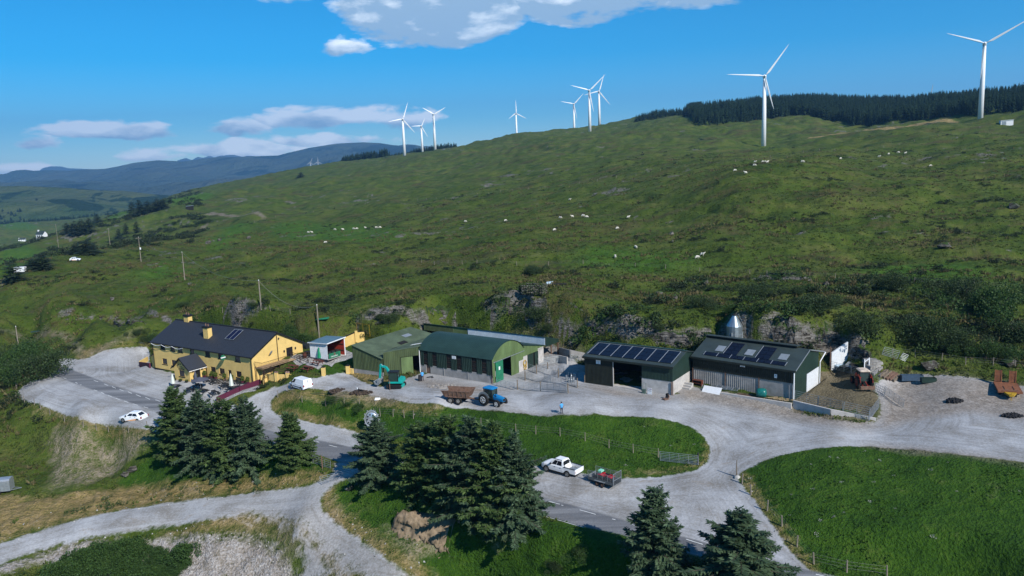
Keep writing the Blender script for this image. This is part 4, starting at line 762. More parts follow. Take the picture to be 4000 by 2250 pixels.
def build_shed3():
    Lx, Dy, EH, RH, RY, BH = SL, 8.75, 4.36, 5.5, 4.95, 4.55
    t = thing('solar_roof_shed', 'dark green shed with an open doorway and a roof full of solar panels', 'shed', FS.o, SR)
    w = MB(); w.corr((0, 0), (4.85, 0), -.1, EH-.12, .22, .06); w.build('ribbed_door', m_blk, t)
    w = MB(); w.corr((9.55, -.01), (Lx, -.01), 2.0, EH-.12, .22, .04); w.box(4.85, .02, 4.0, 9.55, .1, EH-.1); w.corr((Lx, 0), (Lx, Dy), 2.0, lambda q: EH+(RH-EH)*min(1, q*Dy/RY)-(RH-BH)*max(0, (q*Dy-RY)/(Dy-RY))-.05, .3, .02); w.build('cladding', m_dkg, t)
    MB().box(9.55, .02, -.8, Lx-.02, .2, 2.04).box(Lx-.2, .2, -.8, Lx-.02, Dy, 2.04).build('concrete_wall', m_concl, t)
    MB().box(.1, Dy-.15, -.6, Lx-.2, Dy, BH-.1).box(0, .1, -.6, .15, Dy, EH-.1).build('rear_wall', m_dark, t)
    MB().box(.15, .1, -.3, Lx-.2, Dy-.2, .10).build('floor_slab', m_concl, t)
    r = MB(); r.slab([(-.2, -.3, EH-.06), (Lx+.2, -.3, EH-.06), (Lx+.2, RY, RH), (-.2, RY, RH)], .09).slab([(-.2, RY, RH), (Lx+.2, RY, RH), (Lx+.2, Dy+.3, BH-.08), (-.2, Dy+.3, BH-.08)], .09); r.build('roof', m_slroof, t)
    MB().beam((-.2, RY, RH+.04), (Lx+.2, RY, RH+.04), .5, .05).build('ridge_cap', m_dkg2, t)
    MB().box(-.2, -.45, EH-.35, Lx+.2, -.31, EH-.1).build('gutter', m_blk, t); MB().box(4.7, -.2, 3.95, 9.8, -.08, 4.1).build('door_track', m_rust, t); MB().box(4.80, -.05, 0, 4.92, .1, 4.0).build('door_post', m_concl, t)
    for x in (Lx-.15, Lx+.06): MB().tube([(x, -.12, 2.0), (x, -.12, 0)], .06, 6).build('drain_pipe', m_rust, t)
    sl = (RH-(EH-.06))/(RY+.3); fn = lambda x, y: (x, y, EH-.06+(y+.3)*sl+.1)
    for g in range(7):
        for c in range(2):
            for rr in range(3):
                x0 = .32+g*1.96+c*.94; y0 = .5+rr*1.27; pv(t, fn, x0, x0+.93, y0, y0+1.26)
    f = MB()
    for g in range(8): x = .26+g*1.96; f.beam(fn(x, .5), fn(x, 4.3), .07, .06)
    f.beam(fn(.26, 4.36), fn(13.98, 4.36), .04, .05); f.build('panel_rail', m_alu, t)
    notice(t, 2.05, 3.3, .75, .58, -.09, [('NOTICE', .12), ('FARM', .12), ('SHED', .1)])
build_shed3()
S4R = F4.r
def build_shed4():
    Lx, Dy, EH, RH, RY, BH = S4L, 9.6, 4.5, 6.3, 5.26, 5.0
    t = thing('ridge_vent_shed', 'large dark green shed with raised ridge, rooflights and some solar panels', 'shed', F4.o, S4R)
    w = MB(); w.corr((0, -.03), (Lx, -.03), 2.5, EH-.1, .30, .07); w.build('cladding', m_blk, t)
    k = MB(); k.corr((0.02, .0), (5.2, .0), -.6, 2.55, .3, .03); k.corr((5.3, 0), (10.3, 0), -.6, 2.55, .3, .03); k.box(10.4, 0, -.8, Lx, .15, 2.55); k.build('concrete_wall', m_conc, t)
    for x in (0, 5.2, 10.3, Lx-.12): MB().box(x, -.12, -.6, x+.12, -.075, 2.6).build('wall_post', m_rust, t)
    s = MB(); s.corr((Lx, 0), (Lx, Dy), -.3, lambda q: EH+(RH-EH)*min(1, q*Dy/RY)-(RH-BH)*max(0, (q*Dy-RY)/(Dy-RY))-.05, .3, .02); s.build('side_cladding', m_dkg, t)
    MB().box(Lx+.03, 4.6, -.2, Lx+.1, 9.5, 2.75).build('white_side_wall', m_creamw, t)
    MB().box(.1, Dy-.15, -.6, Lx-.05, Dy, BH-.1).box(0, .2, -.6, .15, Dy, EH-.1).build('rear_wall', m_conc, t)
    r = MB(); r.slab([(-.2, -.35, EH-.08), (Lx+.25, -.35, EH-.08), (Lx+.25, RY, RH), (-.2, RY, RH)], .09).slab([(-.2, RY+.3, RH-.1), (Lx+.25, RY+.3, RH-.1), (Lx+.25, Dy+2.2, BH-.35), (-.2, Dy+2.2, BH-.35)], .09); r.build('roof', m_slroof, t)
    MB().box(-.2, RY-.25, RH+.02, Lx-1.6, RY-.02, RH+.3).build('ridge_vent', m_dark, t); MB().slab([(-.3, RY-.4, RH+.38), (Lx-1.5, RY-.4, RH+.38), (Lx-1.5, RY+1.5, RH+.10), (-.3, RY+1.5, RH+.10)], .08).build('ridge_hood', m_slroof, t)
    MB().box(-.2, -.5, EH-.34, Lx+.2, -.36, EH-.12).build('gutter', m_blk, t)
    MB().tube([(Lx+.02, -.3, EH-.3), (Lx-.02, -.25, -.1)], .09, 8).build('drain_pipe', m_white, t); MB().tube([(Lx+.3, Dy+2.1, BH-.5), (Lx+.2, Dy+.1, BH-1.5), (Lx+.2, Dy+.1, -.2)], .08, 8).build('drain_pipe', m_white, t)
    b = MB().beam((Lx+.24, -.3, EH-.12), (Lx+.24, RY, RH-.05), .05, .16).beam((Lx+.24, RY+.3, RH-.15), (Lx+.24, Dy+2.1, BH-.4), .05, .16); b.build('bargeboard', m_galv, t)
    sl = (RH-(EH-.08))/(RY+.35); fn = lambda x, y: (x, y, EH-.08+(y+.35)*sl+.1)
    for i in range(12): x0 = 1.55+i*1.03; pv(t, fn, x0, x0+1.0, .35, 1.25)
    for bx in (4.3, 9.2):
        for c in range(2):
            for rr in range(3): pv(t, fn, bx+c*1.03, bx+c*1.03+1.0, 1.32+rr*1.05, 2.35+rr*1.05)
    f = MB()
    for i in range(0, 13, 2): x = 1.54+i*1.03; f.beam(fn(x, .35), fn(x, 1.28), .06, .07)
    for bx in (4.25, 9.15): f.beam(fn(bx, 1.32), fn(bx, 4.5), .06, .07)
    f.build('panel_rail', m_alu, t)
    for x in (2.7, 7.3, 12.3): MB().slab([fn(x, 1.75), fn(x+1.25, 1.75), fn(x+1.25, 3.2), fn(x, 3.2)], .05).build('rooflight', m_skyl, t)
    notice(t, 7.55, 3.85, .75, .5, -.13, [('NOTICE', .12), ('SOLAR', .12)]); n = MB().box(12.6, -.14, 2.95, 13.0, -.115, 3.5).build('warning_sign', m_white, t); text_part('A', .25, m_plinth, n, (12.8, -.146, 3.25), (math.pi/2, 0, 0))
build_shed4()
# ---------------------------------------------------------------- vegetation
def proj(P):
    v = np.array(P, float)-np.array([0, 0, CAM_H]); w = v@_fw
    return CX+FOC*(v@CR)/w, CY-FOC*(v@CU)/w
def hgt(P, pytop):
    lo, hi = 0., 150.
    for _ in range(30):
        m = (lo+hi)/2
        if proj((P[0], P[1], P[2]+m))[1] > pytop: lo = m
        else: hi = m
    return lo
def np_mesh(name, verts, faces, mats, midx=None, smooth=False):
    """verts (N,3), faces (M,k)"""
    me = bpy.data.meshes.new(name); k = faces.shape[1]; me.vertices.add(len(verts)); me.vertices.foreach_set('co', verts.astype(np.float32).ravel())
    me.loops.add(faces.size); me.loops.foreach_set('vertex_index', faces.astype(np.int32).ravel()); me.polygons.add(len(faces))
    me.polygons.foreach_set('loop_start', np.arange(0, faces.size, k, dtype=np.int32)); me.polygons.foreach_set('loop_total', np.full(len(faces), k, np.int32))
    for m in (mats if isinstance(mats, (list, tuple)) else [mats]): me.materials.append(m)
    if midx is not None: me.polygons.foreach_set('material_index', midx.astype(np.int32))
    if smooth: me.polygons.foreach_set('use_smooth', np.ones(len(faces), bool))
    me.update(); me.validate(); return me
def kites(c, d, w, ln, wd, fold=.0):
    """leaf kites: centre-base c, direction d, width dir w, length ln, width wd -> verts, quads"""
    n = len(c); tip = c+d*ln[:, None]; m = c+d*(ln*.45)[:, None]; up = np.cross(w, d)
    a = m+w*(wd*.5)[:, None]-up*(fold*wd)[:, None]; b = m-w*(wd*.5)[:, None]-up*(fold*wd)[:, None]
    V = np.stack([c, a, tip, b], 1).reshape(-1, 3); F = np.arange(4*n).reshape(n, 4); return V, F
def unit(v): return v/np.maximum(np.linalg.norm(v, axis=-1, keepdims=True), 1e-9)
m_bark = pm('bark', (.060, .048, .038), .95, .3, 6.)
m_spruce = leafm('spruce_needles', (.030, .060, .016), (.115, .180, .056), .6, .32)
m_spruce_b = leafm('spruce_needles_blue', (.030, .058, .028), (.108, .168, .088), .55, .32)
m_farcon = leafm('far_conifer', (.010, .026, .012), (.032, .062, .026), .08, .08)
m_leafd = leafm('dark_leaves', (.012, .026, .008), (.050, .082, .024), .6, .15); m_leafm = leafm('mid_leaves', (.018, .045, .010), (.055, .105, .022), .7, .2)
def spruce_mesh(seed, H=10., R=3., nb=34, dens=1.0, mat=None, open_=.0):
    r = np.random.default_rng(seed); C = []; Dd = []; Wd = []; Ln = []; Wi = []; tb = MB()
    nw = int(nb); z0 = .05
    for i in range(nw):
        f = z0+(1-z0)*(i+.3*r.random())/nw; z = f*H; Lb = R*(1-f)**.66*(1+.20*r.standard_normal())+.12
        if f < .18: Lb *= .75+.25*f/.18
        k = 9 if f < .75 else 6
        a0 = r.random()*6.28; zb_ = z; lb_ = Lb
        for j in range(k):
            z = zb_+H*(1-z0)/nw*1.5*(r.random()-.5); Lb = lb_*(1+.22*r.standard_normal()); Lb = max(.15, min(Lb, lb_*1.45)); a = a0+6.283*j/k+.35*r.standard_normal(); L_ = Lb*(.62+.55*r.random()); dr = np.array([math.cos(a), math.sin(a), 0]); side = np.array([-dr[1], dr[0], 0])
            rise = .28*(f-.35)+.08*r.standard_normal(); n = max(4, int(L_*13*dens)); s = np.linspace(.16, 1, n)**.85
            P = dr[None]*(s*L_)[:, None]; P[:, 2] += z+L_*(rise*s*1.4-.42*s*s*(1-f)+.22*s**3); tang = unit(np.gradient(P, axis=0))
            if L_ > .8: tb.tube([tuple(P[0]*0+np.array([0, 0, z])), tuple(P[n//2]), tuple(P[-1])], [.05*L_/R+.012, .03*L_/R+.01, .008], 3, cap=False)
            for sd in (-1, 1, 0):
                if sd == 0: d = tang+np.array([0, 0, -.25]); ln = np.full(n, .34)
                else: d = tang*.62+side[None]*sd*.78+np.array([0, 0, -.28]); ln = (.30+.42*(1-np.abs(s-.45)*1.1))*min(1, .45+L_/R)
                d = unit(d+.22*r.standard_normal((n, 3))); w = unit(np.cross(d, np.array([0, 0, 1.])+.5*r.standard_normal((n, 3))))
                C.append(P+.03*r.standard_normal((n, 3))); Dd.append(d); Wd.append(w); Ln.append(ln*(.7+.6*r.random(n))); Wi.append(ln*(.34+.14*r.random(n)))
            # hanging twigs
            m_ = r.random(n) < .55; q = int(m_.sum())
            if q: d = unit(np.array([0, 0, -1.])+.5*r.standard_normal((q, 3))+.3*dr); C.append(P[m_]); Dd.append(d); Wd.append(unit(np.cross(d, r.standard_normal((q, 3))))); Ln.append(.16+.22*r.random(q)); Wi.append(np.full(q, .11))
    V, F = kites(np.concatenate(C), np.concatenate(Dd), np.concatenate(Wd), np.concatenate(Ln), np.concatenate(Wi), .12)
    me = np_mesh('crown', V, F, mat or m_spruce)
    t = MB().tube([(0, 0, -.6), (0, 0, H*.4), (.02, 0, H*.97)], [.22*H/10, .13*H/10, .02], 7); k = len(t.v); t.v += tb.v; t.f += [tuple(i+k for i in f) for f in tb.f]; t.m += tb.m
    return me, t.mesh('trunk', m_bark)
SPR = [spruce_mesh(s, mat=m_spruce if s % 2 else m_spruce_b, nb=36) for s in (3, 8, 15, 22)]
SPR_THIN = [spruce_mesh(31, nb=30, dens=.85, mat=m_spruce_b, R=3.1), spruce_mesh(36, nb=34, dens=1.0, mat=m_spruce_b, R=3.3)]
def put_tree(var, P, h, rad, label, rz, group, name='spruce_tree', cat='tree'):
    t = thing(name, label, cat, P, rz, group); t.scale = (rad/3., rad/3., h/10.)
    for nm, me in zip(('crown', 'trunk'), var): o = bpy.data.objects.new(nm, me); COL.objects.link(o); o.parent = t
    return t
GS = 'Sitka spruces in the roadside clumps'
for i, (b, ty, rad, lab) in enumerate([((452,1150),977,2.9,'bushy spruce at the west end of the clump below the pub terrace'),((512,1172),985,2.7,'spruce with pale green tip rising in front of the dark picnic tables'),((574,1186),1004,2.5,'spruce with broken lower branches in the middle of the clump below the pub'),((630,1176),1001,2.5,'spruce with a slender pointed top beside the gravel ramp'),((543,1180),1030,2.4,'shorter spruce hidden between its taller neighbours below the pub'),
        ((738,1172),1040,2.25,'lone conical spruce between the two clumps beside the road'),
        ((952,1205),1052,2.6,'spruce shading the road at the track gate, nearest the silver sculpture'),((1068,1236),1062,2.8,'dense spruce second from the track gate in the large clump'),((1130,1256),1046,2.6,'tall blue-green spruce at the back of the large clump'),((1192,1300),1050,3.0,'tallest spruce at the centre of the large clump'),((1250,1330),1062,2.9,'broad spruce at the front of the large clump above the bank'),((1300,1330),1090,2.6,'spruce on the side of the large clump next to the white pickup')]):
    P = G(*b); put_tree(SPR[(i*3+i//4) % 4], tuple(P), hgt(P, ty), rad*(1.2 if i < 6 else 1.22), lab, i*1.3, GS)
for b, ty, rad, lab, v in (((1650,1480),1226,3.3,'open-crowned spruce with gaps near its top beside the junction',0),((1862,1500),1284,3.7,'dense dark spruce at the foot of the junction next to the field',1)):
    P = G(*b); put_tree(SPR_THIN[v], tuple(P), hgt(P, ty), rad, lab, 2.2+v, 'lone spruces by the junction')
# bushes made of leaves on uneven lobes
def bush_mesh(seed, n=2600, lobes=9, flat=.75, leaf=.15, mat=None, name='foliage', fill=.25):
    r = np.random.default_rng(seed); lc = r.standard_normal((lobes, 3))*np.array([.55, .55, .30]); lc[:, 2] = np.abs(lc[:, 2])*.9+.30; lr = .30+.28*r.random(lobes)
    k = r.integers(0, lobes, n); d = unit(r.standard_normal((n, 3))); rr = lr[k]*(1-fill*r.random(n)**2); p = lc[k]+d*rr[:, None]*np.array([1, 1, flat]); p[:, 2] = np.maximum(p[:, 2], .0)
    dd = unit(d+.9*r.standard_normal((n, 3))+np.array([0, 0, .3])); w = unit(np.cross(dd, r.standard_normal((n, 3)))); ln = leaf*(.6+.8*r.random(n))
    V, F = kites(p, dd, w, ln, ln*.62, .1); return np_mesh(name, V, F, mat or m_leafd)
def stem_mesh(seed, h=.7):
    r = np.random.default_rng(seed); t = MB()
    for k in range(5): a = r.random()*6.28; t.tube([(0, 0, -.2), (.18*math.cos(a), .18*math.sin(a), h*.45), (.42*math.cos(a), .42*math.sin(a), h)], [.05, .035, .01], 4)
    return t.mesh('stem', m_bark)
BUSH = [(bush_mesh(s, 9000, 15, .8, .062, m, fill=.5), stem_mesh(s)) for s, m in ((1, m_leafd), (2, m_leafd), (3, m_leafm), (4, m_leafm))]
GB_ = 'bushes on the slope and around the buildings'
def put_bush(px, py, rad_px, v, lab, hfac=1., name='bush', cat='bush', grp=GB_):
    P = G(px, py); dist = np.linalg.norm(P-np.array([0, 0, CAM_H])); r = rad_px*dist/FOC
    t = thing(name, lab, cat, tuple(P), px*.7 % 6.28, grp); t.scale = (r, r, r*hfac)
    for nm, me in zip(('foliage', 'stem'), BUSH[v]): o = bpy.data.objects.new(nm, me); COL.objects.link(o); o.parent = t
    return t
for a in [(52,945,46,2,'large hawthorn spreading over the west end of the car park',1.2),(105,950,48,0,'dense hawthorn leaning over the road where it leaves the car park',1.3),(18,930,40,0,'dark thorn bush at the edge behind the roadside hawthorns',1.3),(60,915,40,2,'green hawthorn behind the others beside the utility pole',1.2),
          (735,850,22,3,'rounded green bush behind the pub gable, nearest the roof',1.3),(765,868,22,3,'green bush beside the utility pole behind the shelter',1.2),(398,868,26,2,'green shrubs against the bank behind the west end of the pub',1.),(375,858,18,0,'dark shrub on the bank above the gravel behind the pub',1.),(350,840,15,0,'small dark bush on the rocky bank west of the pub',.9),
          (985,810,20,0,'dark bush growing from the rock ledge above the olive shed',1.3),(955,803,14,1,'low bush on top of the rock ledge above the yellow gate',.9),(1350,800,38,0,'wide dark thicket on the rock ledge behind the barrel-roofed barn',.9),(1380,835,18,1,'dark shrub at the foot of the ledge behind the rear shed',1.2),(1340,690,26,1,'dark gorse clump above the stone ruin',.8),
          (1760,770,30,0,'dark gorse mass above the rock face behind the solar roof shed',.9),(1890,755,36,1,'dark bush on the hillside above the feed silo',.9),(1840,785,22,2,'mid green bush growing left of the feed silo top',1.),(2060,780,42,0,'big dark thicket on the slope right of the silo',1.),(2250,730,34,1,'spiky dark thorn bush on the open slope above the scrub',1.),(2420,750,40,0,'dark spreading thorn with pale twigs on the slope',1.15),
          (2170,838,40,1,'dark thicket above the end of the cliff',1.),(2310,862,56,0,'largest dark willow thicket above the gated enclosure',1.25),(2400,880,40,1,'dark green willow beside the largest thicket',1.),(2500,800,60,2,'grey-green willow scrub on the slope above the trailer',1.1),(2560,860,46,0,'dark willow scrub at the far east of the slope',1.1),(2480,900,34,2,'green willow bush above the low-loader trailer',1.),
          (520,560,14,0,'dark shrub near the small black hut',.7),(2010,740,20,1,'small dark gorse near the slope fence',.8),(2130,740,22,0,'gorse clump on the slope above the thickets',.8),(1660,830,18,1,'shrub hanging over the rock behind the solar roof shed',.9),(640,770,16,0,'gorse above the pale rocks behind the pub',.7),(460,770,14,0,'gorse patch above the pub chimney',.7),(60,890,22,1,'grey-green bush by the bend of the farm path',1.),
          (835,1010,16,3,'low bramble clump on the grass bank below the white van, nearest the van',.7),(905,1030,17,3,'bramble clump on the grass bank below the mud heap',.7),(872,1020,12,2,'small bramble between two larger ones on the grass bank',.7),(1460,1400,24,2,'grey-green gorse on the bank below the road',1.),(1400,1430,22,0,'scruffy gorse at the bottom of the bank',.9)]: put_bush(*a)
# mid-distance trees on the left of the valley
def dark_conifer(seed): return spruce_mesh(seed, nb=17, dens=.34, mat=m_farcon2)
m_farcon2 = leafm('shelter_conifer', (.010, .022, .012), (.034, .058, .028), .25, .08)
FC = [dark_conifer(s) for s in (51, 52, 53)]
MT = [((35,708),660,4.2,'dark rounded conifer at the bend of the valley lane'),((108,678),640,4.6,'spreading pine beside the farm entrance'),((82,672),650,3.5,'pine left of the farm entrance, partly hidden'),((192,640),612,4.0,'west pine of the pair above the parked blue car'),((218,642),604,5.0,'tallest pine of the pair above the parked blue car'),((236,640),616,3.6,'east pine behind the blue car'),
      ((333,538),508,6,'west tree of the shelter belt by the bright green fields'),((352,540),503,7,'second tree of the shelter belt by the bright green fields'),((372,536),505,7,'tree in the middle of the shelter belt'),((396,530),499,7,'tall tree in the shelter belt above the hut'),((412,526),500,7.5,'last big tree of the shelter belt'),((428,508),497,4,'small tree standing off the end of the shelter belt'),
      ((345,586),556,4,'dark spruce near the tall valley pole'),((318,590),562,4,'spruce left of the dark one near the valley pole'),((300,600),575,3.5,'small spruce on the lower slope'),((170,588),560,7,'first tree of the dark valley plantation'),((190,592),556,7,'second tree of the dark valley plantation'),((208,590),552,7,'third tree of the dark valley plantation'),((226,584),548,7,'fourth tree of the dark valley plantation'),((245,560),540,7,'tree above the valley plantation'),
      ((757,446),433,7.,'lone rounded tree on the far hillside')]
for i, (b, ty, rad, lab) in enumerate(MT):
    P = G(*b); put_tree(FC[i % 3], tuple(P), max(3., hgt(P, ty)), rad, lab, i*1.1, 'conifers in the valley and on the far slope', 'conifer_tree')
# instancing of cover that nobody could count
def scatter(name, pts, scl, rot, protos, kind='stuff'):
    me = bpy.data.meshes.new(name); me.vertices.add(len(pts)); me.vertices.foreach_set('co', np.asarray(pts, np.float32).ravel())
    for an, ty, dat, key in (('scl', 'FLOAT_VECTOR', scl, 'vector'), ('rotn', 'FLOAT_VECTOR', rot, 'vector')):
        at = me.attributes.new(an, ty, 'POINT'); at.data.foreach_set(key, np.asarray(dat, np.float32).ravel())
    at = me.attributes.new('pick', 'INT', 'POINT'); at.data.foreach_set('value', RNG.integers(0, len(protos), len(pts)).astype(np.int32))
    o = bpy.data.objects.new(name, me); COL.objects.link(o); o['kind'] = kind
    g = bpy.data.node_groups.new(name+'_nodes', 'GeometryNodeTree'); g.interface.new_socket('Geometry', in_out='INPUT', socket_type='NodeSocketGeometry'); g.interface.new_socket('Geometry', in_out='OUTPUT', socket_type='NodeSocketGeometry')
    gi = g.nodes.new('NodeGroupInput'); go = g.nodes.new('NodeGroupOutput'); ji = g.nodes.new('GeometryNodeJoinGeometry')
    for k, pme in enumerate(protos):
        po = bpy.data.objects.new(name+'_piece', pme); oi = g.nodes.new('GeometryNodeObjectInfo'); oi.inputs['Object'].default_value = po
        ip = g.nodes.new('GeometryNodeInstanceOnPoints'); g.links.new(gi.outputs[0], ip.inputs['Points']); g.links.new(oi.outputs['Geometry'], ip.inputs['Instance'])
        def attr(nm, dt):
            a = g.nodes.new('GeometryNodeInputNamedAttribute'); a.data_type = dt; a.inputs[0].default_value = nm; return a.outputs[0]
        c = g.nodes.new('FunctionNodeCompare'); c.data_type = 'INT'; c.operation = 'EQUAL'; g.links.new(attr('pick', 'INT'), c.inputs[2]); c.inputs[3].default_value = k
        g.links.new(c.outputs[0], ip.inputs['Selection']); g.links.new(attr('scl', 'FLOAT_VECTOR'), ip.inputs['Scale']); e2r = g.nodes.new('FunctionNodeEulerToRotation'); g.links.new(attr('rotn', 'FLOAT_VECTOR'), e2r.inputs[0]); g.links.new(e2r.outputs[0], ip.inputs['Rotation'])
        g.links.new(ip.outputs[0], ji.inputs[0])
    g.links.new(ji.outputs[0], go.inputs[0]); md = o.modifiers.new('cover', 'NODES'); md.node_group = g; return o
def tuft(seed, n=14, h=.5, sp=.42, mat=None):
    r = np.random.default_rng(seed); c = np.c_[r.standard_normal((n, 2))*sp*.5, np.full(n, -.05)]; d = unit(np.c_[r.standard_normal((n, 2))*.45, np.ones(n)]); w = unit(np.cross(d, r.standard_normal((n, 3))))
    V, F = kites(c, d, w, h*(.6+.6*r.random(n)), np.full(n, .16)*(.7+.6*r.random(n)), .1); return np_mesh('tuft', V, F, mat)
m_tg = leafm('moor_grass', (.036, .062, .010), (.092, .118, .024), .11, .2, .8); m_ts = leafm('rush_straw', (.055, .050, .018), (.150, .125, .055), .3, .2, .8); m_th = leafm('heather', (.008, .016, .007), (.030, .044, .018), .35, .1, .8); m_tm = leafm('meadow_blades', (.016, .050, .006), (.050, .105, .012), .25, .25, .7)
def rand_polar(n, d0, d1, a0=-43, a1=46, p=1.0):
    n = int(n*1.2)
    u = RNG.random(n); d = np.exp(np.log(d0)+(np.log(d1)-np.log(d0))*u**p); a = np.radians(a0+(a1-a0)*RNG.random(n)); return d*np.sin(a), d*np.cos(a)
def look(S, x, y):
    d = np.hypot(x, y); a = np.arctan2(x, y); i = np.clip(np.searchsorted(RD, d), 0, nR-1); j = np.clip(np.searchsorted(AZ, a), 0, nA-1); return S[i, j]
_FOOT = [box_sd(f, *b)[0] for f, b in ((FP, (-3, 29.5, -4, 12.3)), (FQ, (-12, 15.5, -.5, 20)), (FS, (-.5, 15, -.5, 9.5)), (F4, (-.5, 16.5, -4, 12)))]
S_FOOT = np.maximum.reduce(_FOOT+[_sdp(_gp, GX, GY)])
def cover(n, d0, d1, cond, name, protos, s0, s1, hs=1., **kw):
    x, y = rand_polar(n, d0, d1, **kw); k = (look(S_HARD, x, y) < -.25) & (look(S_FOOT, x, y) < -.3) & cond(x, y); x, y = x[k], y[k]; m = len(x); s = s0+(s1-s0)*RNG.random(m)**1.5
    return scatter(name, np.c_[x, y, gz(x, y)-.02], np.c_[s, s, s*hs*(.7+.6*RNG.random(m))], np.c_[.15*RNG.standard_normal((m, 2)), RNG.random(m)*6.28], protos)
patch = lambda x, y, sc, seed=0: fbm(x+seed*131., y*1.7-seed*77., sc, 3, .6)
notmead = lambda x, y: look(S_MEAD, x, y) < -.2
clear = lambda x, y: (look(S_BARE, x, y) < -1+1.5*RNG.random(len(x))) & (look(S_SCREE, x, y) < 0) & (look(S_DRY, x, y) < 0)
cover(60000, 62, 520, lambda x, y: notmead(x, y) & clear(x, y) & (patch(x, y, 14) > -.35), 'moor_grass', [tuft(1, mat=m_tg), tuft(2, mat=m_tg)], .7, 1.4, .6)
cover(26000, 112, 480, lambda x, y: notmead(x, y) & clear(x, y) & (patch(x, y, 16, 2) > .16), 'rushes', [tuft(3, 12, .75, .4, m_ts), tuft(4, 12, .7, .45, m_ts)], .7, 1.4)
_hb = [bush_mesh(s, 170, 4, .7, .26, m_th) for s in (11, 12)]+[bush_mesh(13, 170, 4, .7, .26, m_leafd)]
cover(24000, 112, 620, lambda x, y: notmead(x, y) & clear(x, y) & (patch(x, y, 11, 3) > .34), 'heather_scrub', _hb, .45, 1.2, .7)
cover(7000, 118, 175, lambda x, y: notmead(x, y) & clear(x, y) & (look(S_CLEAR, x, y) < 0) & (look(S_YARD, x, y) < -2) & ((np.abs(look(S_SCP, x, y)+.2) < 1.4) & (RNG.random(len(x)) < .35) | ((np.hypot(x, y) > 126) & (x > 16) & (patch(x, y, 9, 5) > .30))), 'scrub_edge', _hb+[bush_mesh(14, 240, 5, .8, .24, m_leafm)], .5, 1.5, .9, a0=-30, a1=46)
cover(26000, 50, 118, lambda x, y: (look(S_MEAD, x, y) > .1) & (patch(x, y, 4, 21) > .02), 'meadow_grass', [tuft(5, 10, .16, .5, m_tm), tuft(6, 10, .13, .5, m_tm)], .6, 1.3)
cover(9000, 380, 1500, lambda x, y: (x < -70) & (patch(x, y, 50, 6) > -.02) & (patch(x, y, 20, 7) > .06), 'valley_scrub', _hb, 1.4, 3.4, .9, a0=-36, a1=-21)
cover(2600, 55, 90, lambda x, y: (look(S_SCREE, x, y) > -.5) & (patch(x, y, 3, 12) > .16), 'scree_plants', [bush_mesh(18, 200, 4, .8, .2, m_leafm), tuft(9, 14, .4, .5, m_tm)], .25, .7)
cover(400, 55, 112, lambda x, y: (look(S_MEAD, x, y) > 1) & (x > 12), 'field_stones', [bush_mesh(19, 40, 3, .3, .3, pm('pale_field_stone', (.34, .33, .30), .9))], .12, .3)
cover(9000, 55, 120, lambda x, y: notmead(x, y) & (look(S_SCREE, x, y) < -.5) & (x < 0) & (patch(x, y, 5, 4) > 0), 'bank_weeds', [tuft(7, 14, .5, .5, m_tm), bush_mesh(15, 150, 4, .7, .2, m_leafm), tuft(8, 12, .5, .5, m_tg)], .4, 1.1)
# thicket of bramble at the bottom of the scree
TH = [(110,1480),(180,1420),(240,1385),(290,1392),(340,1365),(400,1378),(440,1405),(485,1382),(480,1420),(430,1480)]
_tp = np.array([GB(a, b)[:2] for a, b in TH]); x = RNG.uniform(_tp[:, 0].min(), _tp[:, 0].max(), 2600); y = RNG.uniform(_tp[:, 1].min(), _tp[:, 1].max(), 2600); k = _sdp(_tp, x, y) > .2; x, y = x[k], y[k]; k = patch(x, y, 3., 8) > -.10; x, y = x[k], y[k]; s = .45+1.1*np.clip(patch(x, y, 2.5, 9)+.35, 0, 1)
scatter('bramble_thicket', np.c_[x, y, gz(x, y)], np.c_[s, s, s*1.1], np.c_[0*s, 0*s, s*40], [bush_mesh(16, 420, 5, .9, .15, m_leafm), bush_mesh(17, 420, 5, .9, .15, leafm('bramble_leaves', (.026, .060, .014), (.060, .120, .030), .9, .2))])
# stones
def stone(seed, flat=.6, mat=None):
    r = np.random.default_rng(seed); d = unit(r.standard_normal((14, 3))); import bmesh
    bm = bmesh.new(); [bm.verts.new(v*np.array([1, .75, flat])*(.8+.4*r.random())) for v in d]; bmesh.ops.convex_hull(bm, input=bm.verts); me = bpy.data.meshes.new('stone'); bm.to_mesh(me); bm.free(); me.materials.append(mat); return me
m_rock = pm('grey_rock', (.10, .095, .085), .95, .3, 1.6, col2=(.30, .285, .265), bump=.5, det=8); m_pale = pm('pale_stone', (.40, .385, .36), .95, .2, 3.)
x, y = rand_polar(60000, 45, 120); k = (look(S_SCREE, x, y) > -.2) | ((look(S_DRY, x, y) > -.5) & (RNG.random(len(x)) < .10)) | ((look(S_BARE, x, y) > 0) & (RNG.random(len(x)) < .25)) | ((look(S_TRACK, x, y) > -1) & (look(S_TRACK, x, y) < .6) & (RNG.random(len(x)) < .12)); x, y = x[k], y[k]; s = .05+.14*RNG.random(len(x))**3
scatter('rubble_stones', np.c_[x, y, gz(x, y)], np.c_[s, s, s], RNG.random((len(x), 3))*6.28, [stone(1, .6, m_rock), stone(2, .7, m_pale), stone(3, .5, m_rock)])
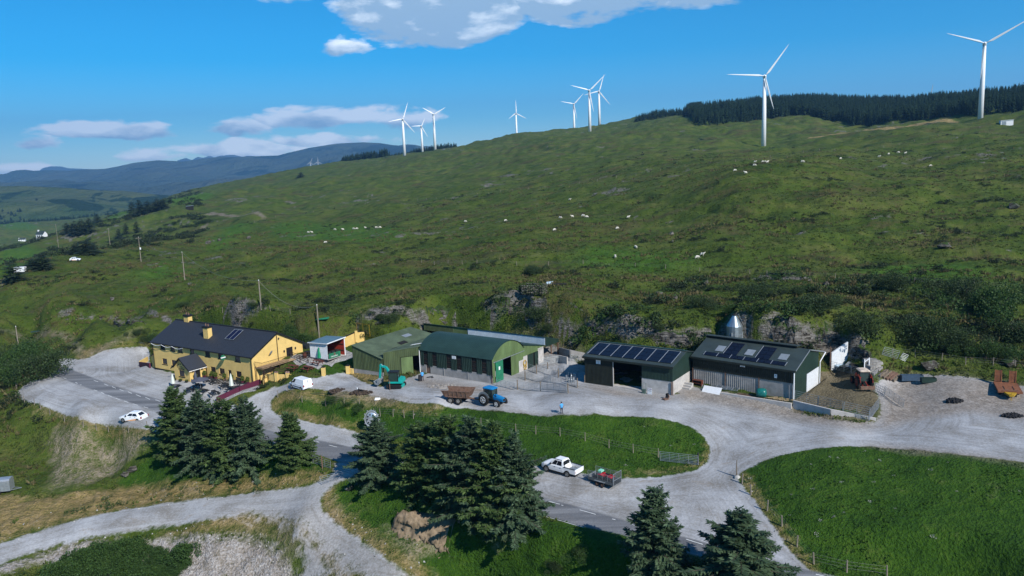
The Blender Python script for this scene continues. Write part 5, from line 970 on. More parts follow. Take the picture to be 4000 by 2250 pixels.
# conifer plantations on the ridges read as one mass
def low_conifer(seed):
    r = np.random.default_rng(seed); n = 150; f = r.random(n)**.8; a = r.random(n)*6.28; rr = 2.6*(1-f)**.8*(.8+.35*r.random(n)); c = np.c_[rr*np.cos(a)*.25, rr*np.sin(a)*.25, f*12+1.2]; d = unit(np.c_[np.cos(a), np.sin(a), -.55+.3*r.standard_normal(n)]); w = unit(np.cross(d, [0, 0, 1.]))
    V, F = kites(c, d, w, rr*.95+.25, rr*.62+.2, .1); return np_mesh('conifer', V, F, m_farcon)
LC = [low_conifer(s) for s in (1, 2, 3)]
def forest(name, edge, depth, n, h0, h1, keep=None):
    """edge: pixels and distances of the near edge; depth: how far the trees go on behind it"""
    E = np.array([aty(a, b, Y)[:2] for a, b, Y in edge]); t = RNG.random(n)*(len(E)-1); i = t.astype(int); f = (t-i)[:, None]; p = E[i]*(1-f)+E[i+1]*f; q = RNG.random(n)**1.3*depth; u = unit(p); p = p+u*q[:, None]+RNG.standard_normal((n, 2))*3
    x, y = p[:, 0], p[:, 1]; s = RNG.uniform(h0, h1, n)/13.; return scatter(name, np.c_[x, y, gz(x, y)-.3], np.c_[s, s, s], np.c_[0*s, 0*s, RNG.random(n)*6.28], LC)
forest('forest_edge', [(1600,303,1180),(1660,300,1150),(1720,298,1120),(1780,300,1050)], 70, 420, 5, 11)
forest('ridge_forest', [(1735,300,1040),(1750,302,960),(1760,310,860),(1900,308,880),(2000,303,900),(2080,312,860),(2160,318,790),(2260,312,740),(2380,303,690),(2470,292,650),(2640,286,600)], 420, 6500, 9.5, 14)
forest('far_forest', [(858,402,1480),(900,397,1440),(975,392,1380)], 90, 420, 12, 17)
forest('skyline_forest', [(1035,386,1420),(1090,376,1400),(1150,368,1400)], 60, 340, 10, 14)
forest('young_plantation', [(640,450,1600),(700,436,1640),(780,424,1600),(860,410,1520),(960,398,1420),(1040,388,1380)], 50, 900, 5, 8)
# ---------------------------------------------------------------- far hills and mountains
def ridge(name, pts, Yr, Y0, z0, mat, amp, seed, sub=260, rows=46, back=1500.):
    """a range: crest through the given pixels at distance Yr, running down to z0 at Y0 in front and falling behind"""
    px = np.array([p[0] for p in pts], float); py = np.array([p[1] for p in pts], float); xs = np.linspace(px[0], px[-1], sub); ys = np.interp(xs, px, py)
    C = np.array([aty(a, b, Yr) for a, b in zip(xs, ys)]); V = []
    for k in range(rows+9):
        if k < rows: f = k/(rows-1.); Y = Y0+(Yr-Y0)*f; prof = f**1.5*.8+.2*f
        else: f = 1; Y = Yr+back*(k-rows+1)/9.; prof = 1-.9*(k-rows+1)/9.
        X = C[:, 0]*(Y/Yr); Z = z0+(C[:, 2]-z0)*prof; w = 4*f*(1-f)*1.0 if k < rows else 0.; w = min(1., w+.25*f*(k < rows)*(1-f)*4)
        n = fbm(X+seed*500, np.full_like(X, Y)*1.1, (Yr-Y0)*.33, 5, .55); V.append(np.c_[X, np.full_like(X, Y), Z+n*amp*w])
    V = np.array(V); R_, Cn = V.shape[:2]; I = np.arange(R_*Cn).reshape(R_, Cn); F = np.stack([I[:-1, :-1], I[:-1, 1:], I[1:, 1:], I[1:, :-1]], -1).reshape(-1, 4)
    me = np_mesh(name, V.reshape(-1, 3), F, mat, smooth=True); o = bpy.data.objects.new(name, me); COL.objects.link(o); o['kind'] = 'structure'; return o
def hillmat(name, c1, c2, c3, sc, th=.58):
    m = bpy.data.materials.new(name); m.use_nodes = True; nt = m.node_tree; b = nt.nodes['Principled BSDF']; b.inputs['Roughness'].default_value = .95; b.inputs['Specular IOR Level'].default_value = .05
    g = N(nt, 'ShaderNodeNewGeometry'); mp = N(nt, 'ShaderNodeMapping'); mp.inputs['Scale'].default_value = (1, .6, 2); L(nt, g.outputs['Position'], mp.inputs[0])
    def nz(s, d=6, di=.4): n = N(nt, 'ShaderNodeTexNoise'); n.inputs['Scale'].default_value = s; n.inputs['Detail'].default_value = d; n.inputs['Roughness'].default_value = .62; n.inputs['Distortion'].default_value = di; L(nt, mp.outputs[0], n.inputs['Vector']); return n.outputs['Fac']
    c = mixc(nt, maprange(nt, nz(sc), .35, .65), c1, c2); c = mixc(nt, maprange(nt, nz(sc*.6, 5, 1.2), th, th+.015), c, c3); L(nt, c, b.inputs['Base Color'])
    bp = N(nt, 'ShaderNodeBump'); bp.inputs['Strength'].default_value = .8; bp.inputs['Distance'].default_value = .25/sc; L(nt, nz(sc*3), bp.inputs['Height']); L(nt, bp.outputs[0], b.inputs['Normal']); return m
mh1 = hillmat('mountain_moor', (.034, .055, .040), (.060, .072, .055), (.010, .024, .018), .0011); mh2 = hillmat('near_hill_moor', (.035, .062, .018), (.075, .092, .036), (.014, .030, .010), .006, .56); mh3 = hillmat('far_peaks_moor', (.04, .05, .03), (.08, .08, .06), (.03, .04, .03), .001)
ridge('mountain', [(-700,470),(-300,455),(-120,440),(0,437),(10,439.5),(32,429.5),(57,426.5),(85,429.5),(125,428),(175,429.5),(215,426),(262,425),(300,418),(337,409.5),(395,403),(462,406),(550,394.5),(600,395),(644,393),(700,391),(730,383),(778,372),(848,361),(911,358),(953,359.5),(999,366.5),(1023,363),(1044,364),(1058,368),(1110,374),(1200,385),(1500,400),(2200,420)], 8200, 4200, -150, mh1, 190, 1)
ridge('distant_peaks', [(60,436),(97,430),(110,422),(127,418),(157,419),(170,423),(215,425),(290,428),(430,412),(445,404.5),(467,397),(482,403),(497,394.5),(512,397),(527,392),(540,396),(552,392),(587,389),(610,394.5),(622,391.5),(644,393),(700,400),(800,420)], 14500, 11000, -100, mh3, 120, 2, 200, 20, 1500)
ridge('valley_hill', [(-900,520),(-400,480),(-120,470),(0,469),(50,467.5),(110,470),(175,473),(250,479),(312,480),(370,487),(430,492),(520,505),(640,520)], 3000, 1750, -128, mh2, 60, 3, 220, 60, 900)
# woods on the valley side
x = RNG.uniform(-1500, -350, 5200); y = RNG.uniform(1750, 2650, 5200)
_vh = bpy.data.objects['valley_hill']; import mathutils.bvhtree as _bt
_dg = bpy.context.evaluated_depsgraph_get(); _BV = _bt.BVHTree.FromObject(_vh, _dg); P = []
dens = fbm(x, y*1.4, 180, 4, .6)
for a, b, c in zip(x, y, dens):
    if c < .08+.0004*(b-1900): continue
    h = _BV.ray_cast(Vector((a, b, 900)), Vector((0, 0, -1)))[0]; z = float(gz(a, b)); zz = max(z, h.z if h else -999); P.append((a, b, zz-.5))
P = np.array(P); s = RNG.uniform(.5, 1.1, len(P)); scatter('valley_woods', P, np.c_[s*1.5, s*1.5, s*.8], np.c_[0*s, 0*s, s*50], LC[:2])
# air: pale haze that turns the far hills blue
_hx = MB().box(-16000, -3000, -260, 16000, 16600, 1150).mesh('haze', []); 
def haze():
    m = bpy.data.materials.new('haze'); m.use_nodes = True; nt = m.node_tree; nt.nodes.clear(); o = N(nt, 'ShaderNodeOutputMaterial'); v = N(nt, 'ShaderNodeVolumePrincipled'); v.inputs['Color'].default_value = (.24, .56, 1.0, 1); v.inputs['Density'].default_value = HAZE; v.inputs['Anisotropy'].default_value = 0.1; L(nt, v.outputs[0], o.inputs['Volume'])
    _hx.materials.clear(); _hx.materials.append(m); h = bpy.data.objects.new('haze', _hx); COL.objects.link(h); h['kind'] = 'stuff'
HAZE = 8e-5
haze()
# ---------------------------------------------------------------- vehicles
def gp(px, py): P = G(px, py); return Vector((float(P[0]), float(P[1]), float(P[2])))
def face_patch(mb, q, u0, u1, v0, v1, off=.012, m=0):
    """patch on quad q (4 points: bl, br, tr, tl), pushed out by off"""
    q = [Vector(p) for p in q]; nn = (q[1]-q[0]).cross(q[3]-q[0]).normalized()
    P = lambda u, v: (q[0]*(1-u)+q[1]*u)*(1-v)+(q[3]*(1-u)+q[2]*u)*v+nn*off
    a = [P(u0, v0), P(u1, v0), P(u1, v1), P(u0, v1)]; mb.hexa([p-nn*.02 for p in a]+a, m); return mb
def loft(mb, secs, m=0):
    """secs: (x, half outline [(y,z)...] from bottom centre to top centre)"""
    rings = []
    for x, h in secs: ring = [(x, y, z) for y, z in h]+[(x, -y, z) for y, z in reversed(h) if y > 1e-6]; rings.append((mb.vs(ring), len(ring)))
    for (a, n), (b, _) in zip(rings, rings[1:]):
        for k in range(n): mb.f.append((a+k, a+(k+1) % n, b+(k+1) % n, b+k)); mb.m.append(m)
    a, n = rings[0]; mb.f.append(tuple(a+k for k in reversed(range(n)))); mb.m.append(m); a, n = rings[-1]; mb.f.append(tuple(a+k for k in range(n))); mb.m.append(m); return mb
def wheel(t, x, y, r, w, rim, rr=.62, lug=False):
    s = 1 if y > 0 else -1; a = MB(); prof = [(r*.6, -w/2), (r*.93, -w/2), (r, -w*.3), (r, w*.3), (r*.93, w/2), (r*.6, w/2)]; a.lathe(prof, 20, c=(x, y, r), ax='y')
    if lug:
        for k in range(18):
            q = 6.283*k/18; a.M = Matrix.Translation((x, y, r)) @ Matrix.Rotation(q, 4, 'Y'); a.box(-.03, -w*.46, r*.96, .05, 0, r*1.045); a.M = Matrix.Translation((x, y, r)) @ Matrix.Rotation(q+.17, 4, 'Y'); a.box(-.03, 0, r*.96, .05, w*.46, r*1.045)
        a.M = Matrix()
    wo = a.build('wheel', m_rubber, t); b = MB(); b.lathe([(r*rr, 0), (r*rr, w*.5*s), (r*rr*.85, w*.53*s), (r*rr*.8, w*.38*s), (r*.2, w*.4*s), (r*.16, w*.52*s)], 16, c=(x, y, r), ax='y')
    for k in range(5):
        q = 6.283*k/5; b.beam((x+r*.15*math.cos(q), y+s*w*.45, r+r*.15*math.sin(q)), (x+r*rr*.85*math.cos(q), y+s*w*.47, r+r*rr*.85*math.sin(q)), .03, r*.16, up=(0, 1, 0))
    b.build('rim', rim, wo); return wo
m_carw = pm('car_white', (.78, .80, .82), .22, .03, 1., spec=.6); m_trim = pm('black_plastic', (.015, .015, .016), .55); m_cglass = pm('car_glass', (.012, .014, .018), .05, .2, 1., spec=.9); m_lampr = pm('tail_lamp', (.28, .02, .02), .25); m_lampw = pm('head_lamp', (.6, .62, .64), .15, .1, 1., spec=.8)
m_teal = pm('teal_paint', (.008, .31, .27), .4, .12, 1.5); m_blue = pm('blue_paint', (.012, .17, .40), .4, .12, 1.5); m_red = pm('red_paint', (.50, .012, .02), .4, .15, 1.5); m_orange = pm('faded_orange_paint', (.26, .10, .045), .8, .35, 2.4, col2=(.13, .052, .028)); m_yelp = pm('yellow_paint', (.38, .23, .015), .5, .15, 2.); m_redo = pm('old_red_paint', (.33, .035, .018), .6, .3, 2.)
def road_vehicle(name, label, cat, loc, rz, kind):
    """front towards +x, origin under the middle"""
    t = thing(name, label, cat, loc, rz)
    D = dict(pickup=dict(L=5.35, W=1.86, wb=3.22, fx=.92, r=.39, zb=.42, hood=[(0, .62, .52, .78), (.10, .80, .44, .92), (.5, .89, .42, 1.06), (1.45, .92, .42, 1.13), (3.55, .93, .42, 1.15)], cab=(1.28, 3.50, 2.05, 3.28, 1.12, 1.80, .86, .66)),
             van=dict(L=4.38, W=1.81, wb=2.73, fx=.90, r=.33, zb=.30, hood=[(0, .58, .36, .68), (.10, .78, .30, .86), (.45, .87, .28, .98), (1.0, .90, .28, 1.08), (4.3, .90, .30, 1.1), (4.38, .86, .34, 1.08)], cab=(.92, 4.38, 1.62, 4.24, 1.07, 1.82, .87, .74)),
             hatch=dict(L=4.18, W=1.80, wb=2.60, fx=.85, r=.34, zb=.28, hood=[(0, .50, .36, .62), (.10, .72, .28, .80), (.5, .86, .26, .92), (1.15, .89, .26, 1.00), (3.6, .90, .26, 1.06), (4.1, .86, .30, 1.04), (4.18, .74, .42, .98)], cab=(1.10, 3.98, 1.95, 3.30, .99, 1.55, .84, .62)))[kind]
    Lh = D['L']/2; X = lambda x: Lh-x
    b = MB(); loft(b, [(X(x), [(0, zb), (w, zb), (w+.02, zb+.25), (w, zt-.10), (w-.07, zt), (0, zt+.03)]) for x, w, zb, zt in D['hood']]); body = b.build('body', m_carw, t, smooth=False)
    x0, x1, x2, x3, z0, z1, w0, w1 = D['cab']; B = [(X(x1), -w0, z0), (X(x0), -w0, z0), (X(x0), w0, z0), (X(x1), w0, z0)]; T = [(X(x3), -w1, z1), (X(x2), -w1, z1), (X(x2), w1, z1), (X(x3), w1, z1)]
    c = MB().hexa(B+T); c.hexa([(a[0]*1.0+(.03 if i in (1, 2) else -.03)*0, a[1]*.96, a[2]) for i, a in enumerate(T)]+[((a[0]-Lh+x2+.12)*1+Lh-x2-.12 if i in (1, 2) else a[0]+.10, a[1]*.86, a[2]+.05) for i, a in enumerate(T)]); c.build('cabin', m_carw, t)
    f = lambda nm, q, u0, u1, v0, v1: face_patch(MB(), q, u0, u1, v0, v1).build(nm, m_cglass, t)
    f('windscreen', [B[1], B[2], T[2], T[1]], .06, .94, .08, .92)
    rear = [B[3], B[0], T[0], T[3]]; sides = [[B[0], B[1], T[1], T[0]], [B[2], B[3], T[3], T[2]]]
    if kind == 'pickup':
        f('rear_window', rear, .1, .9, .2, .85)
        for s, q in enumerate(sides):
            for a, c_ in ((.10, .47), (.51, .84)): a, c_ = (a, c_) if s == 0 else (1-c_, 1-a); f('side_window', q, a, c_, .12, .88)
    elif kind == 'van':
        for s, q in enumerate(sides): a, c_ = (.76, .93) if s == 0 else (.07, .24); f('side_window', q, a, c_, .05, .86)
        for sgn in (-1, 1): MB().box(X(3.55), sgn*.925-.01, .50, X(1.35), sgn*.925+.01, .62).build('side_strip', m_trim, t)
    else:
        f('rear_window', rear, .12, .88, .25, .9)
        for s, q in enumerate(sides):
            for a, c_ in ((.16, .50), (.53, .86)): a, c_ = (a, c_) if s == 0 else (1-c_, 1-a); f('side_window', q, a, c_, .14, .84)
    xf = X(D['fx']); xr = xf-D['wb']; ra = D['r']
    for x in (xf, xr):
        for s in (-1, 1):
            MB().lathe([(ra*1.14, -.02), (ra*1.14, .02)], 20, c=(x, s*(D['W']/2-.005), ra+.02), ax='y').build('wheel_arch', m_trim, t); wheel(t, x, s*(D['W']/2-.06), ra, .22, m_alu)
    MB().box(X(.06), -D['W']*.36, D['zb']-.04, X(-.03), D['W']*.36, D['zb']+.16).build('front_bumper', m_trim, t); MB().box(-Lh-.04, -D['W']*.46, D['zb']-.06, -Lh+.10, D['W']*.46, D['zb']+.13).build('rear_bumper', m_trim, t)
    for s in (-1, 1):
        MB().box(X(.32), s*.60-.17, D['hood'][1][3]-.20, X(.06), s*.60+.17, D['hood'][1][3]-.04).build('headlight', m_lampw, t)
        zt = 1.0 if kind == 'pickup' else 1.05; MB().box(-Lh-.015, s*.80-.08, zt-.32, -Lh+.10, s*.80+.10, zt).build('tail_light', m_lampr, t)
        MB().box(X(x0+.42), s*(w0+.09)-.1, z0+.02, X(x0+.28), s*(w0+.09)+.1, z0+.20).build('wing_mirror', m_trim, t)
        for hx in ((2.35, 3.2) if kind != 'van' else (1.9, 2.25)): MB().box(X(hx), s*(D['W']/2)-.02+.01*s, .93, X(hx-.2), s*(D['W']/2)+.02+.01*s, .965).build('door_handle', m_trim, t)
        MB().box(xr+ra*1.2, s*.86-.06, D['zb']-.12, xf-ra*1.2, s*.86+.06, D['zb']-.01).build('sill', m_trim, t)
    MB().box(-Lh-.055, -.26, D['zb']+.22, -Lh-.02, .26, D['zb']+.33).build('number_plate', m_white, t)
    if kind == 'pickup':
        w = MB().box(-Lh, -.93, .55, X(3.55), -.84, 1.17).box(-Lh, .84, .55, X(3.55), .93, 1.17); w.build('bed_side', m_carw, t)['kind'] = 'stuff'
        MB().box(-Lh, -.84, .5, X(3.55), .84, .62).build('bed_floor', m_trim, t); MB().box(-Lh-.03, -.84, .56, -Lh+.05, .84, 1.16).build('tailgate', m_carw, t); MB().box(-Lh, -.95, 1.165, X(3.6), -.82, 1.20).build('bed_rail', m_trim, t); MB().box(-Lh, .82, 1.165, X(3.6), .95, 1.20).build('bed_rail', m_trim, t)
        MB().tube([(X(3.75), -.8, 1.18), (X(3.6), -.72, 1.62), (X(3.6), .72, 1.62), (X(3.75), .8, 1.18)], .05, 6).build('roll_bar', m_trim, t); MB().box(X(5.0), -.6, .62, X(3.9), .5, .85).build('load', m_galv, t)
        for s in (-1, 1): MB().box(X(3.2), s*.60-.03, 1.82, X(2.1), s*.60+.03, 1.88).build('roof_rail', m_trim, t)
    if kind == 'van': MB().box(-Lh-.02, -.015, .5, -Lh+.16, .015, 1.70).build('door_seam', m_trim, t)
    if kind == 'hatch':
        for s in (-1, 1):
            q = MB().hexa([(X(3.1), s*.925-.006, .38), (X(1.35), s*.925-.006, .34), (X(1.35), s*.925+.006, .34), (X(3.1), s*.925+.006, .38), (X(3.3), s*.925-.006, .72), (X(1.9), s*.925-.006, .46), (X(1.9), s*.925+.006, .46), (X(3.3), s*.925+.006, .72)]); q.build('orange_flash', pm('orange_livery', (.75, .36, .16), .35), t, label='orange livery fading along the door bottoms')
    return t
def between(a, b): A, B = gp(*a), gp(*b); return (A+B)/2, heading(A, B)
# pickup: near-side wheels front (1373,1187) rear (1434,1200)
def place_by_wheels(front, rear, off, **kw):
    A, B = gp(*front), gp(*rear); rz = heading(B, A); m = (A+B)/2; n = Vector((-math.sin(rz), math.cos(rz), 0)); c = m+n*off; c.z = (A.z+B.z)/2; return c, rz
c, rz = place_by_wheels((1373, 1187), (1434, 1200), -.88); c2 = c; pk = road_vehicle('pickup_truck', 'white double-cab pickup parked in the gravel layby with trailer', 'pickup', c2, rz, 'pickup')
c, rz = place_by_wheels((731, 978.5), (760, 981.5), -.86); road_vehicle('white_van', 'small white panel van parked on the grass verge below the yellow wall', 'van', c, rz+.0, 'van')
c, rz = place_by_wheels((307, 1071), (347.5, 1056.5), -.86); road_vehicle('white_hatchback', 'white hatchback with orange door livery parked at the car park edge', 'car', c, rz, 'hatch')
# twin-axle mesh-sided trailer behind the pickup, carrying a red quad bike
def build_trailer():
    A, B = gp(1501, 1221), gp(1519.5, 1226); rz = pk.rotation_euler.z+math.radians(-1); ux = Vector((math.cos(rz), math.sin(rz), 0)); n = Vector((-ux.y, ux.x, 0)); m = (A+B)/2; c = m-n*.80; c.z = m.z
    t = thing('livestock_trailer', 'grey twin-axle trailer with mesh sides hitched behind the white pickup', 'trailer', c, rz); L2, W2_, fz = 1.78, .82, .52
    MB().box(-L2, -W2_, fz-.08, L2, W2_, fz).build('floor', m_trim, t)
    for s in (-1, 1):
        MB().box(-L2, s*W2_-.025, fz, L2, s*W2_+.025, fz+.34).build('side_panel', pm('dull_steel', (.10, .115, .12), .6, .2, 2.), t)
        f = MB().beam((-L2, s*W2_, fz+1.12), (L2, s*W2_, fz+1.12), .035, .035)
        for k in range(6): x = -L2+k*2*L2/5; f.beam((x, s*W2_, fz+.34), (x, s*W2_, fz+1.12), .035, .035)
        g = f.build('mesh_frame', m_galv, t); w = MB()
        for k in range(1, 32): x = -L2+k*2*L2/32; w.beam((x, s*W2_, fz+.34), (x, s*W2_, fz+1.1), .008, .008)
        for k in range(1, 7): w.beam((-L2, s*W2_, fz+.34+k*.11), (L2, s*W2_, fz+.34+k*.11), .008, .008)
        w.build('mesh', m_galv, g)['kind'] = 'stuff'
        MB().box(-.75, s*.97-.12, .66, .75, s*.97+.12, .70).build('mudguard', m_galv, t)
        for x in (-.37, .37): wheel(t, x, s*.95, .28, .17, m_rust, .55)
    MB().box(L2-.03, -W2_, fz, L2+.03, W2_, fz+.5).build('front_panel', m_galv, t)
    r = MB(); r.beam((-L2-.1, -W2_, fz), (-L2-.1, -W2_, fz+1.45), .06, .06).beam((-L2-.1, W2_, fz), (-L2-.1, W2_, fz+1.45), .06, .06)
    for k in range(8): y = -W2_+.12+k*(2*W2_-.24)/7; r.beam((-L2-.1, y, fz-.25), (-L2-.1, y, fz+1.4), .05, .02)
    r.beam((-L2-.1, -W2_, fz+1.42), (-L2-.1, W2_, fz+1.42), .05, .05).beam((-L2-.1, -W2_, fz+.6), (-L2-.1, W2_, fz+.6), .04, .05); r.build('ramp', m_galv, t)
    MB().beam((L2, -.5, .45), (L2+1.25, 0, .45), .07, .09).beam((L2, .5, .45), (L2+1.25, 0, .45), .07, .09).build('drawbar', m_galv, t)
    q = thing('quad_bike', 'red quad bike with green feed crate inside the mesh-sided trailer', 'quad bike', c+Vector((0, 0, fz))+ux*-.3, rz)
    for x in (.62, -.62):
        for s in (-1, 1): wheel(q, x, s*.40, .29, .22, m_trim, .5, True)
    b = MB(); loft(b, [(-.95, [(0, .55), (.35, .58), (.42, .68), (.2, .74), (0, .74)]), (-.5, [(0, .5), (.30, .6), (.44, .76), (.2, .82), (0, .82)]), (-.2, [(0, .45), (.16, .5), (.18, .7), (.14, .84), (0, .84)]), (.15, [(0, .45), (.16, .5), (.2, .7), (.16, .92), (0, .95)]), (.5, [(0, .5), (.3, .6), (.45, .76), (.2, .9), (0, .9)]), (.95, [(0, .52), (.32, .58), (.40, .70), (.2, .78), (0, .8)])]); b.build('body', m_red, q)
    MB().box(-.5, -.14, .82, .1, .14, .92).build('seat', m_trim, q); MB().tube([(.3, -.36, 1.08), (.38, -.1, 1.05), (.38, .1, 1.05), (.3, .36, 1.08)], .022, 5).beam((.45, 0, .85), (.38, 0, 1.05), .05, .05).build('handlebar', m_trim, q)
    for x0, nm in ((-.95, 'rear_rack'), (.5, 'front_rack')):
        rk = MB()
        for k in range(5): rk.beam((x0, -.34+.17*k, .93), (x0+.42, -.34+.17*k, .93), .02, .02)
        rk.beam((x0, -.36, .93), (x0, .36, .93), .02, .02).beam((x0+.42, -.36, .93), (x0+.42, .36, .93), .02, .02).build(nm, m_trim, q)
    k = MB(); k.M = Matrix.Translation((.72, 0, .95)); k.box(-.24, -.32, 0, .24, .32, .24); one(k, 'feed_crate', pm('mint_plastic', (.25, .62, .45), .5), 'pale green plastic crate strapped to the front rack of the quad bike', 'crate', q.location, rz)
build_trailer()
def tractor(name, label, loc, rz, paint, roof, rimm, loader=False, box=False):
    t = thing(name, label, 'tractor', loc, rz)   # front +x; rear axle at -1.15, front axle at 1.25
    for s in (-1, 1): wheel(t, -1.15, s*.85, .83, .46, rimm, .60, True); wheel(t, 1.25, s*.82, .56, .34, rimm, .58, True)
    h = MB(); loft(h, [(.25, [(0, .95), (.36, .95), (.40, 1.35), (.30, 1.62), (0, 1.66)]), (1.2, [(0, .85), (.36, .85), (.38, 1.25), (.28, 1.50), (0, 1.54)]), (1.95, [(0, .80), (.30, .82), (.32, 1.15), (.22, 1.34), (0, 1.38)])]); hd = h.build('bonnet', paint, t); MB().box(1.96, -.24, .9, 2.0, .24, 1.25).build('grille', m_trim, hd)
    MB().box(-1.5, -.28, .55, 1.7, .28, .98).build('chassis', m_trim, t); MB().beam((1.25, -.8, .56), (1.25, .8, .56), .18, .2).build('front_axle', m_trim, t)
    c = MB(); fr = [(-1.35, .62), (.22, .55)]
    for x, w in fr:
        for s in (-1, 1): c.beam((x, s*w*.95, .98), (x*.92-.04, s*w*1.08, 2.42), .07, .07)
    for s in (-1, 1): c.beam((-.55, s*.66, 1.0), (-.55, s*.66, 2.42), .06, .06); c.beam((-1.3, s*.64, 1.55), (.2, s*.58, 1.45), .05, .05)
    cb = c.build('cab_frame', m_trim, t)
    g = MB(); g.hexa([(-1.30, -.58, 1.0), (.18, -.52, 1.0), (.18, .52, 1.0), (-1.30, .58, 1.0), (-1.22, -.62, 2.4), (.14, -.56, 2.4), (.14, .56, 2.4), (-1.22, .62, 2.4)]); g.build('cab_glass', m_cabg, t)
    r = MB(); loft(r, [(-1.5, [(0, 2.42), (.64, 2.42), (.66, 2.50), (.5, 2.56), (0, 2.57)]), (-1.2, [(0, 2.40), (.72, 2.40), (.74, 2.52), (.55, 2.64), (0, 2.66)]), (.1, [(0, 2.40), (.70, 2.40), (.72, 2.52), (.52, 2.64), (0, 2.66)]), (.36, [(0, 2.42), (.62, 2.42), (.64, 2.50), (.5, 2.55), (0, 2.56)])]); r.build('cab_roof', roof, t)
    for s in (-1, 1):
        m = MB(); pr = None
        for k in range(9): a = math.radians(20+150*k/8); p = (-1.15+.93*math.cos(a), s*.84, .83+.93*math.sin(a)); (m.beam(pr, p, .46, .04, up=(0, 1, 0)) if pr else None); pr = p
        m.build('mudguard', paint if box else m_galv, t); MB().box(-1.75, s*.72-.08, 1.62, -1.62, s*.72+.08, 1.76).build('rear_lamp', m_lampr, t)
    MB().tube([(.75, -.36, 1.4), (.75, -.40, 2.35)], .045, 6).build('exhaust', m_trim, t)
    if box:
        b = MB().box(-2.75, -.95, .25, -2.68, .95, .75).box(-2.7, -.97, .2, -2.0, -.92, .62).box(-2.7, .92, .2, -2.0, .97, .62); b.build('link_box', m_rust, t)['kind'] = 'thing'; MB().beam((-1.5, -.35, .6), (-2.68, -.5, .5), .07, .07).beam((-1.5, .35, .6), (-2.68, .5, .5), .07, .07).beam((-1.6, 0, 1.1), (-2.68, 0, .75), .06, .06).build('linkage', m_redo, t)
    return t
m_cabg = pm('tractor_glass', (.025, .045, .040), .1, .2, 1., spec=.8)
c, rz = place_by_wheels((1256, 1024.5), (1211.6, 1020.6), .85); c, rz = place_by_wheels((1256, 1024.5), (1211.6, 1020.6), .84)
c += Vector((math.cos(rz), math.sin(rz), 0))*-.05; BT = tractor('blue_tractor', 'blue tractor hitched to a rusty dump trailer in the yard', c, rz, m_blue, m_blue, m_white)
def build_dumper():
    A, B = gp(1134.6, 1015.5), gp(1152.8, 1018); rz = heading(A, B)*.5+BT.rotation_euler.z*.5; ux = Vector((math.cos(rz), math.sin(rz), 0)); n = Vector((-ux.y, ux.x, 0)); m = (A+B)/2; c = m+n*.98; c.z = m.z
    t = thing('dump_trailer', 'rusty brown twin-axle dump trailer behind the blue tractor', 'trailer', c, rz)
    for x in (-.62, .62):
        for s in (-1, 1): wheel(t, x, s*.98, .52, .36, m_pale, .5)
    b = MB(); x0, x1, w, z0, z1 = -1.9, 2.5, .98, 1.05, 2.05
    b.hexa([(x0+.3, -w, z0), (x1-.5, -w, z0), (x1-.5, w, z0), (x0+.3, w, z0), (x0+.3, -w, z0+.08), (x1-.5, -w, z0+.08), (x1-.5, w, z0+.08), (x0+.3, w, z0+.08)]); b.build('body_floor', m_rust, t)
    for s in (-1, 1):
        k = MB().hexa([(x0+.3, s*w-.03, z0), (x1-.5, s*w-.03, z0), (x1-.5, s*w+.03, z0), (x0+.3, s*w+.03, z0), (x0-.1, s*(w+.18)-.03, z1-.1), (x1, s*(w+.18)-.03, z1), (x1, s*(w+.18)+.03, z1), (x0-.1, s*(w+.18)+.03, z1-.1)]).build('body_side', m_rust, t)
        for q in range(6): x = x0+.45+q*.68; MB().beam((x, s*(w+.05), z0), (x, s*(w+.24), z1-.05), .10, .07).build('rib', m_rust, k)
        MB().beam((x0-.15, s*(w+.2), z1-.1), (x1, s*(w+.2), z1), .1, .12).build('top_rail', m_rust, k)
        MB().box(-1.25, s*.98-.2, 1.06, 1.25, s*.98+.2, 1.14).build('mudguard', m_rust, t)
    MB().hexa([(x1-.5, -w, z0), (x1-.44, -w, z0), (x1-.44, w, z0), (x1-.5, w, z0), (x1-.05, -w-.18, z1+.1), (x1+.02, -w-.18, z1+.1), (x1+.02, w+.18, z1+.1), (x1-.05, w+.18, z1+.1)]).build('front_board', m_rust, t); MB().box(x0+.24, -w, z0, x0+.32, w, z0+.5).build('tail_board', m_rust, t)
    MB().beam((-1.5, 0, .78), (2.2, 0, .78), .4, .2).beam((2.2, 0, .78), (3.55, 0, .62), .16, .16).build('chassis', m_rust, t)
    k = MB().lathe([(.75, 0), (.6, .22), (.3, .42), (.02, .5)], 12, c=(.9, 0, z0+.08)); one(k, 'gravel_heap', m_pale, 'small grey heap of gravel lying inside the rusty dump trailer', 'gravel', c, rz)
build_dumper()
# red tractor seen from behind in the pen
P = gp(2175, 976); hd = math.atan2(1, .10); tractor('red_tractor', 'old red tractor with a white cab roof seen from behind in the pen', P+Vector((.02, 1.15, 0)), hd, m_redo, pm('rusty_white_roof', (.55, .45, .36), .7, .3, 2.), m_redo, box=True)
